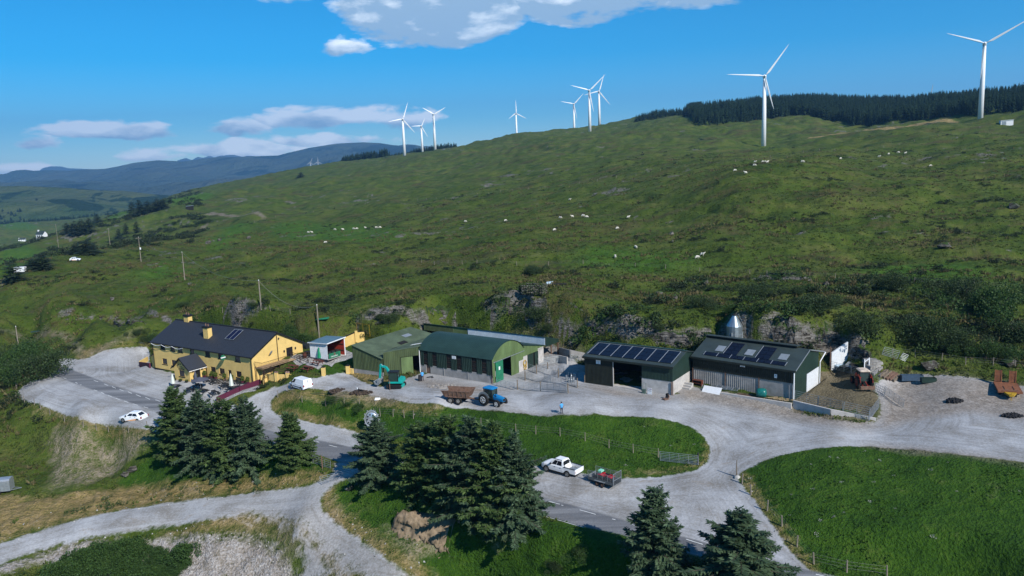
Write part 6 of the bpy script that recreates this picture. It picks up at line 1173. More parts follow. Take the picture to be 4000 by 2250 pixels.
# excavator
def build_excavator():
    A, B = gp(971, 979), gp(1011, 977.5); rz = heading(A, B); m = (A+B)/2; n = Vector((-math.sin(rz), math.cos(rz), 0)); c = m+n*.95; c.z = m.z
    t = thing('excavator', 'turquoise tracked excavator parked in front of the olive shed', 'excavator', c, rz)
    for s in (-1, 1):
        k = MB(); y0, y1 = s*.95-.22, s*.95+.22; pts = [(-1.25, .42), (-1.2, .12), (-1.0, 0), (1.0, 0), (1.2, .12), (1.25, .42), (1.1, .6), (.9, .66), (-.9, .66), (-1.1, .6)]; k.prism(pts, y0, y1); tk = k.build('track', m_rubber, t)
        w = MB()
        for x in (-.95, -.5, 0, .5, .95): w.lathe([(.19, 0), (.19, .03)], 10, c=(x, s*.95-.25 if s < 0 else s*.95+.22, .30), ax='y')
        w.build('road_wheel', m_trim, tk)['kind'] = 'stuff'
    MB().box(-.9, -.75, .35, .9, .75, .62).lathe([(.6, 0), (.6, .25)], 16, c=(0, 0, .62)).build('undercarriage', m_trim, t)
    b = MB(); b.M = Matrix.Rotation(.15, 4, 'Z'); b.box(-.95, -1.0, .88, 1.3, 1.0, 1.15); b.hexa([(.55, -.98, 1.151), (1.35, -.95, 1.151), (1.35, .95, 1.151), (.55, .98, 1.151), (.6, -.95, 1.6), (1.25, -.9, 1.5), (1.25, .9, 1.5), (.6, .95, 1.6)]); b.build('housing', m_teal, t)
    k = MB(); k.M = Matrix.Rotation(.15, 4, 'Z')
    for x in (-.9, .62):
        for y in (-.97, .12): k.beam((x, y, 1.151), (x*.9, y*.97, 2.65), .08, .08)
    k.box(-.95, -1.02, 2.6, .65, .2, 2.72); k.build('cab_frame', m_trim, t); g = MB(); g.M = Matrix.Rotation(.15, 4, 'Z'); g.box(-.85, -.92, 1.16, .56, .08, 2.58); g.build('cab_glass', m_cabg, t)
    a = MB(); pts = [(-.7, .35, 1.15), (-1.35, .35, 2.6), (-1.75, .35, 3.1), (-2.4, .35, 3.25), (-2.75, .35, 3.35)]
    for p, q, wd in zip(pts, pts[1:], (.42, .40, .36, .30)): a.beam(p, q, .26, wd, up=(0, 1, 0))
    a.build('boom', m_teal, t); s = MB().beam((-2.55, .35, 3.55), (-2.85, .35, 1.25), .22, .36, up=(0, 1, 0)); s.build('dipper_arm', m_teal, t); MB().tube([(-1.0, .35, 2.4), (-2.5, .35, 3.5)], .07, 6).tube([(-.95, .35, 1.3), (-1.7, .35, 2.6)], .07, 6).tube([(-2.9, .35, 2.6), (-3.05, .35, 1.3)], .06, 6).build('hydraulic_ram', m_galv, t)
    k = MB(); k.prism([(-3.6, .95), (-3.4, .45), (-2.9, .3), (-2.65, .55), (-2.7, 1.2), (-2.95, 1.35), (-3.05, .95), (-3.0, .7), (-3.25, .65)], -.55, 1.25); k.build('bucket', m_galv, t); MB().beam((1.0, -1.0, .3), (1.0, 1.0, .3), .3, .4).build('dozer_blade', m_teal, t)
    dr = MB()
build_excavator()
def build_lowloader():
    """orange ramps-up plant trailer at the east edge"""
    A, B = gp(2511, 1000), gp(2572, 1006); C = gp(2502, 974); rz = heading(A, C); L_ = 4.6; w = 1.35; c = (A+B)/2
    u = Vector((math.cos(rz), math.sin(rz), 0)); n = Vector((-u.y, u.x, 0)); c = A-n*w+u*L_*.5; c.z = A.z
    t = thing('low_loader_trailer', 'orange plant trailer with both loading ramps raised beside the slope', 'trailer', c, rz)
    for k in range(12): x = -L_/2+k*L_/12; MB().box(x+.01, -w, .86, x+L_/12-.01, w, .93).build('deck_plank', m_orange, t)
    MB().box(-L_/2, -w-.06, .68, L_/2, -w, .95).box(-L_/2, w, .68, L_/2, w+.06, .95).box(-L_/2, -w, .7, L_/2, w, .85).build('frame', m_orange, t)
    for s in (-1, 1): MB().box(-1.5, s*.55-.06, .931, .3, s*.55+.06, .95).build('deck_slot', m_dark, t)
    for x in (-.9, .1, 1.1):
        for s in (-1, 1): wheel(t, x, s*1.05, .36, .3, m_rust, .5)
    for s in (-1, 1):
        r = MB(); y0, y1 = s*.85-.38, s*.85+.38
        for y in (y0, y1): r.beam((L_/2, y, .9), (L_/2+.15, y, 2.6), .08, .12)
        for k in range(9): z = 1.0+k*.19; r.beam((L_/2+.02+z*.05, y0, z), (L_/2+.02+z*.05, y1, z), .05, .06)
        r.hexa([(L_/2+.06, y0, .95), (L_/2+.09, y0, .95), (L_/2+.09, y1, .95), (L_/2+.06, y1, .95), (L_/2+.15, y0, 2.55), (L_/2+.18, y0, 2.55), (L_/2+.18, y1, 2.55), (L_/2+.15, y1, 2.55)]); r.build('loading_ramp', m_orange, t)
    MB().hexa([(-L_/2-1.1, -.25, .55), (-L_/2, -.7, .6), (-L_/2, .7, .6), (-L_/2-1.1, .25, .55), (-L_/2-1.1, -.25, .75), (-L_/2, -.7, .85), (-L_/2, .7, .85), (-L_/2-1.1, .25, .75)]).build('drawbar', m_yelp, t); MB().beam((-L_/2-.9, 0, 0), (-L_/2-.9, 0, 1.0), .1, .1).build('jockey_leg', m_yelp, t)
    MB().tube([(-L_/2+.1, -.9, 1.1), (-L_/2+.1, .9, 1.1)], .04, 5).build('head_rail', m_rust, t)
build_lowloader()
# grey livestock trailer at the west edge of the track
def build_stocktrailer():
    A = gp(27, 1242); rz = math.radians(12); u = Vector((math.cos(rz), math.sin(rz), 0)); n = Vector((-u.y, u.x, 0)); c = A-u*1.9+n*.85; c.z = A.z; t = thing('stock_trailer', 'grey aluminium livestock trailer cut off at the west side of the track', 'trailer', c, rz)
    for x in (-1.27, 0, 1.27):
        for z in (0, 1): MB().box(x-.62, -.87, .45+z*.72, x+.62, -.83, 1.15+z*.72).build('side_panel', m_galv, t)
    b = MB(); loft(b, [(-1.9, [(0, .42), (.82, .42), (.82, 1.95), (.62, 2.15), (0, 2.2)]), (1.9, [(0, .42), (.82, .42), (.82, 1.95), (.62, 2.15), (0, 2.2)])]); b.build('body', m_alu, t)
    for x in (-.4, .4):
        for s in (-1, 1): wheel(t, x, s*.95, .3, .18, m_galv, .5)
    MB().beam((1.9, -.5, .45), (3.1, 0, .45), .07, .08).beam((1.9, .5, .45), (3.1, 0, .45), .07, .08).build('drawbar', m_galv, t)
build_stocktrailer()
# ---------------------------------------------------------------- wind turbines
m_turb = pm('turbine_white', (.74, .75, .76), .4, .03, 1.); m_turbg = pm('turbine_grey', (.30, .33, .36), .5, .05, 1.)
def turbine(label, base, Y, hub, tips, mat=m_turb, sc=1., toground=True):
    B = aty(*base, Y); B = np.array([B[0], B[1], float(gz(B[0], B[1]))]); Hh = hgt(B, hub[1]) ; t = thing('wind_turbine', label, 'wind turbine', tuple(B), 0, 'wind turbines along the ridge')
    yaw = math.atan2(B[0], B[1])*-1; t.rotation_euler = (0, 0, yaw+.12)
    MB().tube([(0, 0, -3), (0, 0, Hh*.5), (0, 0, Hh-1)], [1.9*sc, 1.6*sc, 1.15*sc], 16).build('tower', mat, t, smooth=True)
    n = MB(); loft(n, [(-1.6*sc, [(0, Hh-1.2*sc), (1.1*sc, Hh-1.1*sc), (1.2*sc, Hh+.6*sc), (.8*sc, Hh+1.2*sc), (0, Hh+1.25*sc)]), (4.5*sc, [(0, Hh-1.0*sc), (.9*sc, Hh-.9*sc), (1.*sc, Hh+.5*sc), (.7*sc, Hh+1.*sc), (0, Hh+1.05*sc)])]); na = n.build('nacelle', mat, t); na.rotation_euler = (0, 0, math.pi/2)
    hb = MB().lathe([(1.0*sc, 0), (.9*sc, -1.0*sc), (.1, -1.9*sc)], 12, c=(0, -1.6*sc, Hh), ax='y').build('hub', mat, t)
    dist = np.hypot(B[0], B[1])
    for tx, ty in tips:
        dx, dy = tx-hub[0], -(ty-hub[1]); dx, dy = dx*math.cos(ROLL)+dy*math.sin(ROLL)*1., dy*math.cos(ROLL)-dx*math.sin(ROLL); ln = math.hypot(dx, dy)*dist/FOC; a = math.atan2(dx, dy)
        b = MB(); b.M = Matrix.Translation((0, -2.4*sc, Hh)) @ Matrix.Rotation(a, 4, 'Y'); secs = [(0, .45, .45), (.06, .5, .42), (.16, 1.25, .22), (.5, .85, .13), (.85, .45, .07), (1, .1, .03)]; pr = None
        for f, cw, th in secs:
            z = f*ln; cw *= sc; th *= sc; k = b.vs([(-cw*.35, 0, z), (0, -th, z), (cw*.9, .15*cw, z), (0, th, z)])
            if pr is not None:
                for q in range(4): b.f.append((pr+q, pr+(q+1) % 4, k+(q+1) % 4, k+q)); b.m.append(0)
            pr = k
        b.f.append((pr, pr+1, pr+2, pr+3)); b.m.append(0); b.build('blade', mat, t)
    return t
turbine('nearest turbine, standing beside the small white hut on the right ridge', (2466,299), 591, (2476,110), [(2403,86),(2557,61),(2474,184)])
turbine('second nearest turbine, alone on the open slope before the dark forest', (1921,367), 640, (1925.6,192), [(1840,187),(1975,121),(1949,267)])
turbine('front turbine of the close trio on the hill crest', (1484,327), 1150, (1482,228), [(1436,216),(1521,189),(1493.5,279)], sc=1.2)
turbine('left and shorter turbine of the trio on the hill crest', (1444.5,322), 1500, (1444.5,262), [(1412,256),(1468,236),(1453,297.5)], sc=1.2)
turbine('right turbine of the trio, partly behind the front one', (1508,312), 1330, (1508,230), [(1519,190),(1472,239),(1536,262)], sc=1.2)
turbine('solitary turbine sunk behind the crest with one blade upright', (1300,345), 1500, (1298.8,285), [(1297.5,253),(1280,299),(1325,298)], sc=1.1)
turbine('leftmost turbine of the lower trio, nearest and standing on open grass', (1018,391), 1230, (1011.8,300), [(1024.5,259.7),(976,307),(1041.6,333)], sc=1.2)
turbine('tall turbine of the lower trio before the distant trees with two blades raised', (1095,380), 1290, (1090,288), [(1062,272),(1120,270),(1092,322)], sc=1.2)
turbine('smallest turbine of the lower trio, between its two neighbours', (1063,384), 1400, (1059,317.5), [(1068,298),(1034,318),(1075,343.7)], sc=1.1)
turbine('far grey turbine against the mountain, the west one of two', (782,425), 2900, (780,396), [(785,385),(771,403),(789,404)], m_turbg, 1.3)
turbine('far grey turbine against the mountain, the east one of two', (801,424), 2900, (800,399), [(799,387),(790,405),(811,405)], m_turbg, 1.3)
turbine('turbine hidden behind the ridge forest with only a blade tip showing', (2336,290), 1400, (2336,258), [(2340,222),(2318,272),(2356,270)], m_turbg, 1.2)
# ---------------------------------------------------------------- poles, wires, fences, gates
m_pole = pm('pole_timber', (.22, .19, .15), .85, .25, 3., stretch=(3, 3, .4)); m_wire = pm('wire', (.18, .18, .18), .5)
POLES = [((46,868),822,'utility pole by the bend of the farm path',0),((803,846),768,'tall utility pole behind the shelter and the green bush',0),((657,778),706,'utility pole on the slope above the pub roof',0),((465,705),635,'utility pole on the open slope west of the pub chimney',0),((355,658),597,'utility pole with crossarm and transformer on the slope',1),((278,624),575,'pale utility pole with a short crossarm on the valley slope',1),((148,628),565,'thin utility pole near the white houses',0)]
tops = []
for b, ty, lab, arm in POLES:
    P = gp(*b); h = hgt(P, ty); t = thing('utility_pole', lab, 'utility pole', P, 0, 'utility poles running up the valley'); MB().tube([(0, 0, -.5), (0, 0, h)], [.15, .10], 8).build('pole', m_pole, t)
    if arm: MB().beam((-1.1, 0, h-.3), (1.1, 0, h-.3), .1, .12).build('crossarm', m_pole, t)
    if arm and ty == 597: MB().lathe([(.25, 0), (.25, .7)], 10, c=(.3, -.2, h*.5)).build('transformer', m_white, t)
    MB().lathe([(.06, 0), (.09, .1), (.04, .2)], 6, c=(0, 0, h+.001)).build('insulator', m_white, t); tops.append(P+Vector((0, 0, h)))
for a, b in ((1, 2), (2, 3), (3, 4), (4, 5)):
    A, B = tops[a], tops[b]; pts = [A.lerp(B, k/14)-Vector((0, 0, 2.2*4*(k/14)*(1-k/14))) for k in range(15)]; one(MB().tube(pts, .022, 4), 'overhead_wire', m_wire, {1:'sagging wire from the pole behind the shelter to the next up the slope',2:'wire between the two poles on the slope above the pub',3:'wire up to the pole with the transformer',4:'wire from the transformer pole towards the valley pole'}[a], 'wire')
def fence(name, label, pts, h=1.15, r=.06, wires=3, mat=None, spacing=None, grp=None, rails=None, world=False):
    Q = [Vector(p) for p in pts] if world else [gp(*p) for p in pts]
    if spacing:
        R_ = []
        for a, b in zip(Q, Q[1:]):
            n = max(1, int((b-a).length/spacing))
            for k in range(n): p = a.lerp(b, k/n); p.z = float(gz(p.x, p.y)); R_.append(p)
        Q = R_+[Q[-1]]
    t = thing(name, label, 'fence', Q[0], 0); o = Q[0]; me = MB().tube([(0, 0, -.3), (0, 0, h)], [r, r*.9], 6).mesh('post', mat or m_pole)
    for i, q in enumerate(Q): p = bpy.data.objects.new('post', me); COL.objects.link(p); p.parent = t; p.location = q-o; p.rotation_euler = (.05*math.sin(i*7.1), .05*math.cos(i*3.3), 0)
    for k in range(wires):
        z = h*(.35+.55*k/max(1, wires-1)); MB().tube([q-o+Vector((0, 0, z)) for q in Q], .008 if not rails else rails, 4, cap=False).build('wire' if not rails else 'rail', m_wire if not rails else (mat or m_pole), t)
    return t
fence('wire_fence', 'post and wire fence along the field from the junction to the bottom road', [(1867,1217),(1889,1245),(1930,1285),(1967,1324),(2005,1376),(2047,1420),(2130,1440),(2231,1453)], 1.25, .08)
fence('wire_fence', 'post and wire fence crossing the green island above the layby', [(940,1047),(957,1047),(989,1048),(1017,1051),(1040,1053),(1134,1062),(1210,1072),(1298,1087),(1348,1092),(1409,1097),(1472,1109),(1532,1127),(1593,1139),(1656,1151)], 1.2, .06)
fence('wire_fence', 'post and wire fence along the bank edge of the lower car park', [(40,1004),(62,1012),(87,1019),(103,1030),(126,1044),(163,1062),(210,1075),(243,1082),(273,1086),(324,1088),(371,1078),(400,1092)], 1.2, .06)
fence('wire_fence', 'wire fence at the foot of the slope above the orange trailer', [(2245,893),(2302,898),(2369,907),(2429,917),(2498,919),(2554,926),(2600,930)], 1.15, .06)
fence('wire_fence', 'wire fence with pale posts across the hillside above the ledge', [(1060,662),(1200,664),(1300,668),(1380,668),(1467,664),(1598,672),(1674,676),(1760,684),(1886,689),(1975,694),(2101,701),(2300,712),(2450,720),(2600,730)], 1.1, .07, spacing=6)
fence('wire_fence', 'long thin fence climbing the far hillside to the right ridge', [(640,560),(830,522),(1050,504),(1290,482),(1600,442),(1850,407),(2100,380),(2300,356),(2600,330)], 1.2, .10, spacing=11, wires=2)
fence('wire_fence', 'short fence on the slope just above the pub roof', [(560,786),(600,784),(641,780),(680,782),(730,790)], 1.1, .05, spacing=5)
fence('wire_fence', 'low fence beside the yard edge below the white van', [(699,1000),(725,985),(760,1012),(820,1022),(866,1016),(905,1020)], 1.1, .06)
def gate(label, a, b, h=1.2, bars=6, braces=3, mat=None, name='metal_gate', world=False, grp=None, tilt=0., cat='gate'):
    A, B = (Vector(a), Vector(b)) if world else (gp(*a), gp(*b)); Ln = (B-A).length; rz = heading(A, B); t = thing(name, label, cat, A, rz, grp); m = mat or m_galv; dz = B.z-A.z; t.rotation_euler = (tilt, -math.atan2(dz, Ln), rz)
    f = MB()
    for x in (0, Ln): f.tube([(x, 0, .08), (x, 0, h)], .032, 6)
    for k in range(1, braces+1): x = Ln*k/(braces+1); f.tube([(x, 0, .1), (x, 0, h)], .02, 5)
    f.build('stile', m, t)['kind'] = 'stuff'
    me = MB().tube([(0, 0, 0), (Ln, 0, 0)], .024, 5).mesh('bar', m)
    for k in range(bars): p = bpy.data.objects.new('bar', me); COL.objects.link(p); p.parent = t; p.location = (0, 0, .1+(h-.1)*(k/(bars-1))**1.15)
    return t
def post(label, b, h, r=.1, mat=None, name='gate_post', cat='post', taper=.8): P = gp(*b); return one(MB().tube([(0, 0, -.4), (0, 0, h)], [r, r*taper], 8), name, mat or m_dkwood, label, cat, P)
gate('seven-bar silver gate at the tip of the green island', (1661,1160), (1757,1171), 1.25, 7, 3, m_alu); post('dark gate post at the right end of the island gate', (1756,1168), 1.5, .12)
post('tall pointed timber post standing on a white stone at the junction', (1853,1199), 2.05, .11, m_wood, taper=.4)
P = gp(1855,1201); one(MB().lathe([(.42, -.1), (.36, .12), (.1, .26)], 7), 'marker_stone', m_pale, 'whitewashed stone at the foot of the tall junction post', 'stone', P)
gate('open metal gate lying back over the entrance of the foreground track', (810,1220), (905,1196), 1.15, 6, 4, m_alu); gate('metal gate standing beside the lone spruce at the track mouth', (788,1166), (832,1180), 1.15, 5, 2)
post('rusty girder post beside the track gate', (811,1178), 1.7, .09, m_rust); post('low wooden post beside the lone spruce', (786,1165), 1.2, .08)
gate('brown timber gate between posts at the west end of the car park', (62,958), (92,948), 1.2, 5, 1, m_rust); gate('pale green metal gate beside the roadside hawthorns', (118,946), (150,935), 1.2, 5, 2)
for b, l in (((42,978),'thick timber post at the west corner of the car park'),((92,948),'post between the brown gate and the stone pile'),((152,934),'post at the hawthorn end of the pale gate')): post(l, b, 1.5, .12, m_wood)
# pens of galvanised gates in front of the barns:  close-up pixel (x,y) -> 2576 frame
zc = lambda x, y: (1223.6+x*.1244, 824.3+y*.1244)
PG = 'galvanised pen gates between the barns'
for a, b, lab in [((200,1180),(570,1270),'pen gate nearest the blue tractor, leaning out from the green door'),((640,1240),(1085,1290),'front pen gate between the first two timber posts'),((1100,1290),(1640,1330),'front pen gate with a second gate stacked behind it'),((1130,1250),(1620,1290),'gate stored flat against the front row of the pens'),((800,1040),(1300,1110),'middle pen gate running from the post by the yellow hose'),((1180,1100),(1620,1170),'second middle pen gate, right of the first'),((1620,1130),(1830,1215),'short gate beside the milk churns'),
                  ((1030,900),(1410,950),'upper pen gate across the concrete apron'),((1050,760),(1470,710),'far pen gate before the block pen'),((1150,690),(1290,690),'small gate under the rear shed roof'),((1470,880),(1480,1010),'gate seen end-on beside the leaning shadow'),((1470,900),(1840,1000),'gate behind the milk churns in the shade'),((1680,680),(1900,700),'gate against the dark block wall'),((840,860),(1020,930),'gate folded back from the grey barn doors')]:
    gate(lab, zc(*a), zc(*b), 1.15, 6, 3, grp=PG)
for a, h, lab in [((630,1250),1.5,'front timber post nearest the tractor'),((1095,1285),1.5,'timber post in the middle of the front pen row'),((1650,1325),1.5,'timber post at the right end of the front pen row'),((785,1065),1.5,'timber post below the yellow hose coil'),((1015,935),1.7,'tall timber post before the grey barn doors'),((1240,835),1.1,'short post on the upper apron'),((1455,1010),1.5,'thick timber post left of the milk churns'),((1840,1210),1.5,'timber post right of the milk churns'),((1990,1110),1.2,'short post at the corner of the solar roof shed')]: post(lab, zc(*a), h, .10, m_wood)
ch = MB().lathe([(.17, 0), (.18, .5), (.10, .64), (.13, .68), (.13, .76)], 10); me = ch.mesh('churn_body', m_galv)
for i, (a, lab) in enumerate([((1620,1060),'churn at the left front of the churn cluster'),((1665,1000),'churn at the back left of the cluster'),((1720,1030),'churn in the middle of the back row'),((1775,1030),'churn right of the middle in the back row'),((1800,1040),'churn at the back right of the cluster'),((1668,1110),'churn in the front row, left of centre'),((1715,1110),'churn in the front row, centre'),((1765,1105),'churn at the right front of the cluster')]):
    t = thing('milk_churn', 'silver milk '+lab, 'churn', gp(*zc(*a)), i, 'silver milk churns behind the pen gate'); o = bpy.data.objects.new('churn_body', me); COL.objects.link(o); o.parent = t; MB().lathe([(.15, .761), (.15, .80)], 10).build('lid', m_alu, t)
def wall_line(name, label, pts, h, w, mat, cap=None, capm=None, cat='wall', zb=-.6, world=False):
    Q = [Vector(p) for p in pts] if world else [gp(*p) for p in pts]; t = thing(name, label, cat, Q[0], 0); o = Q[0]; hh = h if isinstance(h, (list, tuple)) else [h]*len(Q)
    for i in range(len(Q)-1):
        a, b = Q[i]-o, Q[i+1]-o; d = (b-a); d.z = 0; n = Vector((-d.y, d.x, 0)).normalized()*w/2; za, zb_ = a.z+hh[i], b.z+hh[i+1]; m = MB()
        V = lambda p, s, z: (p.x+n.x*s, p.y+n.y*s, z); m.hexa([V(a, -1, a.z+zb), V(b, -1, b.z+zb), V(b, 1, b.z+zb), V(a, 1, a.z+zb), V(a, -1, za), V(b, -1, zb_), V(b, 1, zb_), V(a, 1, za)]); m.build('wall_run', mat, t)
        if cap: m = MB(); m.hexa([V(a, -1.15, za+.003), V(b, -1.15, zb_+.003), V(b, 1.15, zb_+.003), V(a, 1.15, za+.003), V(a, -1.15, za+cap), V(b, -1.15, zb_+cap), V(b, 1.15, zb_+cap), V(a, 1.15, za+cap)]); m.build('coping', capm or mat, t)
    return t
W3 = lambda px, py, z: tuple(atz(px, py, z))
wall_line('block_wall', 'dark block wall behind the pens joining the solar roof shed', [zc(1470,545), zc(1700,600), zc(1990,660)], 1.3, .22, m_conc)
wall_line('block_pen', 'pale block pen with a small opening beside the rear shed', [zc(1280,680), zc(1470,700), zc(1640,740)], 1.25, .2, m_concl)
wall_line('retaining_wall', 'low concrete retaining wall in front of the ridge-vent shed', [tuple(F4(4.6, -2.25, -.5)), tuple(F4(15.9, -2.25, -.5))], [.72, .86], .28, m_concl, world=True, cat='wall')
wall_line('pen_wall', 'low sloping concrete wall carrying grey rails along the earth pen', [(1996,1022),(2090,1044),(2203,1058)], [.85, .8, .35], .3, m_concl)
for a, b, l in (((1998,1008),(2057,1022),'first rail panel on the pen wall beside the white down-pipe'),((2057,1022),(2120,1037),'middle rail panel on the pen wall'),((2120,1037),(2184,1052),'last rail panel along the front of the pen'),((2186,1052),(2211,1018),'rail panel turning back at the corner of the pen')): gate(l, (a[0], a[1]+8), (b[0], b[1]+8), 1.9 if a[0] < 2180 else 1.4, 8, 1, grp='rail panels round the earth pen')
gate('open gate leaning from the pen corner into the gravel', (2224,992), (2272,1026), 1.2, 7, 3); gate('bent hurdle beside the red tractor', (2196,985), (2222,1000), 1.4, 5, 5)
gate('long gate closing the back of the pen behind the red tractor', (2087,928), (2160,945), 1.2, 6, 3); gate('second gate behind the red tractor, left of the timber', (2160,945), (2212,958), 1.2, 6, 3); post('tall rusty girder at the end of the white yard wall', (2088,930), 3.6, .12, m_rust)
wall_line('white_yard_wall', 'tall whitewashed concrete wall beside the ridge-vent shed', [(2090,929),(2131,898)], [2.6, 2.4], .25, m_creamw)
gate('blue sheep hurdle propped at the foot of the slope', (2218,893), (2256,905), 1.3, 6, 1); gate('small grey hurdle beside the blue one', (2262,904), (2276,911), 1.1, 6, 0)
# ---------------------------------------------------------------- road markings
_roadobj = bpy.data.objects['road']
m_line = pm('road_paint', (.62, .63, .62), .8, .15, 2.)
def dash(a, b, w=.12):
    A, B = gp(*a), gp(*b); d = (B-A); n = Vector((-d.y, d.x, 0)).normalized()*w/2; k = max(1, int(d.length/1.2)); m = MB(); pr = None
    for i in range(k+1):
        p = A.lerp(B, i/k); L_, R_ = p+n, p-n; q = m.vs([(L_.x, L_.y, float(gz(L_.x, L_.y))+.03), (R_.x, R_.y, float(gz(R_.x, R_.y))+.03)])
        if pr is not None: m.f.append((pr, pr+1, q+1, q)); m.m.append(0)
        pr = q
    m.build('road_marking', m_line, _roadobj)
for a, b in [((236,957),(247,961)),((262,966),(272,970)),((282,973),(291,977)),((301,980),(311,984)),((322,986),(332,990)),((342,993),(354,998)),((366,1000),(377,1005)),((391,1006),(403,1010)),((160,951),(167,953)),((190,962),(195,965)),((201,968),(205,969)),((236,981),(245,984)),((254,987),(262,991)),((272,995),(281,998)),((291,1002),(301,1006)),((312,1009),(323,1013)),((334,1016),(347,1020)),((362,1024),(373,1027)),
             ((730,1094),(744,1098)),((756,1101),(770,1104.5)),((783,1108),(803,1113)),((827,1120),(848,1125)),((1380,1261.5),(1408,1269)),((1412,1271),(1417,1272.4)),((1458,1283),(1499,1294.5)),((1540,1306),(1548,1308)),((1590,1320),(1620,1328)),((1660,1340),(1690,1348)),((1726,1357),(1768,1370)),((1965,1422),(1986,1428)),((2052,1445),(2075,1451))]: dash(a, b)
dash((1369,1299), (1419,1313), .1); dash((1419,1313), (1468,1327), .1)
# ---------------------------------------------------------------- pub terrace
zt = lambda x, y: (399.3+x*.1111, 953+y*.1111)
def picnic(label, P, rz, mat, grp, s=1.):
    t = thing('picnic_table', label, 'picnic table', P, rz, grp); t.scale = (s, s, s)
    for k in range(4): y = -.34+k*.19; MB().box(-.92, y, .70, .92, y+.17, .75).build('top_plank', mat, t)
    for s_ in (-1, 1):
        MB().box(-.92, s_*.72-.14, .42, .92, s_*.72+.14, .46).build('bench', mat, t)
        l = MB(); x = s_*.62; l.beam((x, -.62, 0), (x, -.22, .70), .06, .10).beam((x, .62, 0), (x, .22, .70), .06, .10).beam((x+.06, -.8, .38), (x+.06, .8, .38), .05, .08); l.build('leg_frame', mat, t)
    return t
GT = 'dark picnic tables on the pub terrace'
for a, r, lab in [((370,225),.5,'dark picnic table nearest the road, in front of the white closed parasol'),((885,215),-.5,'dark picnic table under the open grey parasol'),((690,310),-.45,'dark picnic table at the road side of the terrace, left of the open parasol'),((1000,325),.1,'dark picnic table in the front row behind the treetop'),((1260,370),-.35,'dark picnic table with a white menu at the end of the maroon wall'),((1130,65),-.5,'dark picnic table by the pub wall next to the porch'),((1270,110),-.4,'dark picnic table beside the antique rake wheels'),((1500,200),-.35,'dark picnic table between the wheels and the white parasol'),((1660,275),.1,'dark picnic table against the maroon wall under the white parasol'),((1880,195),.45,'long dark picnic table beside the maroon wall near the gable'),((1820,90),-.5,'dark picnic table under the last ground-floor window')]:
    P = gp(*zt(*a)); picnic(lab, P, PUB_R+r, m_dkwood, GT, .95)
def parasol(label, P, mat, open_=False, h=2.35, canopy=None, r=1.5, grp='parasols'):
    t = thing('parasol', label, 'parasol', P, 0, grp); MB().tube([(0, 0, 0), (0, 0, h)], .03, 6).build('pole', m_alu, t); MB().lathe([(.28, 0), (.28, .06), (.06, .12)], 10).build('base', m_dkwood, t)
    if open_:
        c = MB(); n = 8; a = c.vs([(0, 0, h)]); o = c.vs([(r*math.cos(6.283*k/n), r*math.sin(6.283*k/n), h-.48) for k in range(n)]); u = c.vs([(0, 0, h-.05)]); w = c.vs([(r*.98*math.cos(6.283*k/n), r*.98*math.sin(6.283*k/n), h-.53) for k in range(n)])
        for k in range(n): c.f += [(a, o+k, o+(k+1) % n), (u, w+(k+1) % n, w+k), (o+k, w+k, w+(k+1) % n, o+(k+1) % n)]; c.m += [0]*3
        c.build('canopy', mat, t)
        for k in range(n): MB().beam((0, 0, h-.35), (r*.95*math.cos(6.283*k/n), r*.95*math.sin(6.283*k/n), h-.52), .025, .025).build('rib', m_dkwood, t)
    else:
        c = MB(); n = 12; rings = []
        for f, rr in ((0, .30), (.12, .27), (.5, .20), (.85, .10), (1, .03)): rings.append(c.vs([(rr*(1+.22*(k % 2))*math.cos(6.283*k/n), rr*(1+.22*(k % 2))*math.sin(6.283*k/n), .75+f*(h-.62)) for k in range(n)]))
        for a, b in zip(rings, rings[1:]):
            for k in range(n): c.f.append((a+k, a+(k+1) % n, b+(k+1) % n, b+k)); c.m.append(0)
        c.build('furled_canopy', mat, t)
m_cream = pm('cream_canvas', (.62, .66, .58), .8, .08); m_gcan = pm('slate_canvas', (.075, .080, .105), .8, .12); m_grcan = pm('green_canvas', (.01, .22, .10), .7, .15)
parasol('furled cream parasol at the road corner of the terrace', gp(*zt(335,195)), m_cream); parasol('furled cream parasol beside the maroon wall', gp(*zt(1660,250)), m_cream, h=2.7); parasol('furled slate-grey parasol at the corner of the porch', gp(*zt(850,130)), m_gcan); parasol('open slate-grey parasol over the picnic tables', gp(*zt(955,265)), m_gcan, True, 2.4)
def potplant(label, P, s=1., bowl=False):
    t = thing('potted_shrub', label, 'potted plant', P, 0, 'potted shrubs along the pub front'); t.scale = (s,)*3; MB().lathe([(.22, 0), (.30, .35), (.33, .42), (.28, .42)], 10).build('pot', m_maroon, t); o = bpy.data.objects.new('foliage', PLM); COL.objects.link(o); o.parent = t; o.location = (0, 0, .42); o.scale = (.42, .42, .75)
PLM = bush_mesh(91, 500, 5, 1.1, .28, leafm('box_leaves', (.05, .075, .012), (.11, .15, .03), 3., .15))
for x, y, lab in [(15.7,-2.55,'potted shrub at the outer corner of the porch'),(15.75,-.75,'potted shrub between the porch door and the window'),(17.3,-.35,'potted shrub under the first window right of the porch'),(18.5,-.5,'potted shrub between the two ground-floor windows'),(20.9,-.5,'potted shrub left of the black door'),(22.8,-.5,'potted shrub right of the black door'),(25.6,-.45,'potted shrub under the last window'),(27.0,-.5,'potted shrub at the gable end')]:
    w = FP(x, y); potplant(lab, Vector((w.x, w.y, float(gz(w.x, w.y)))), 1.0)
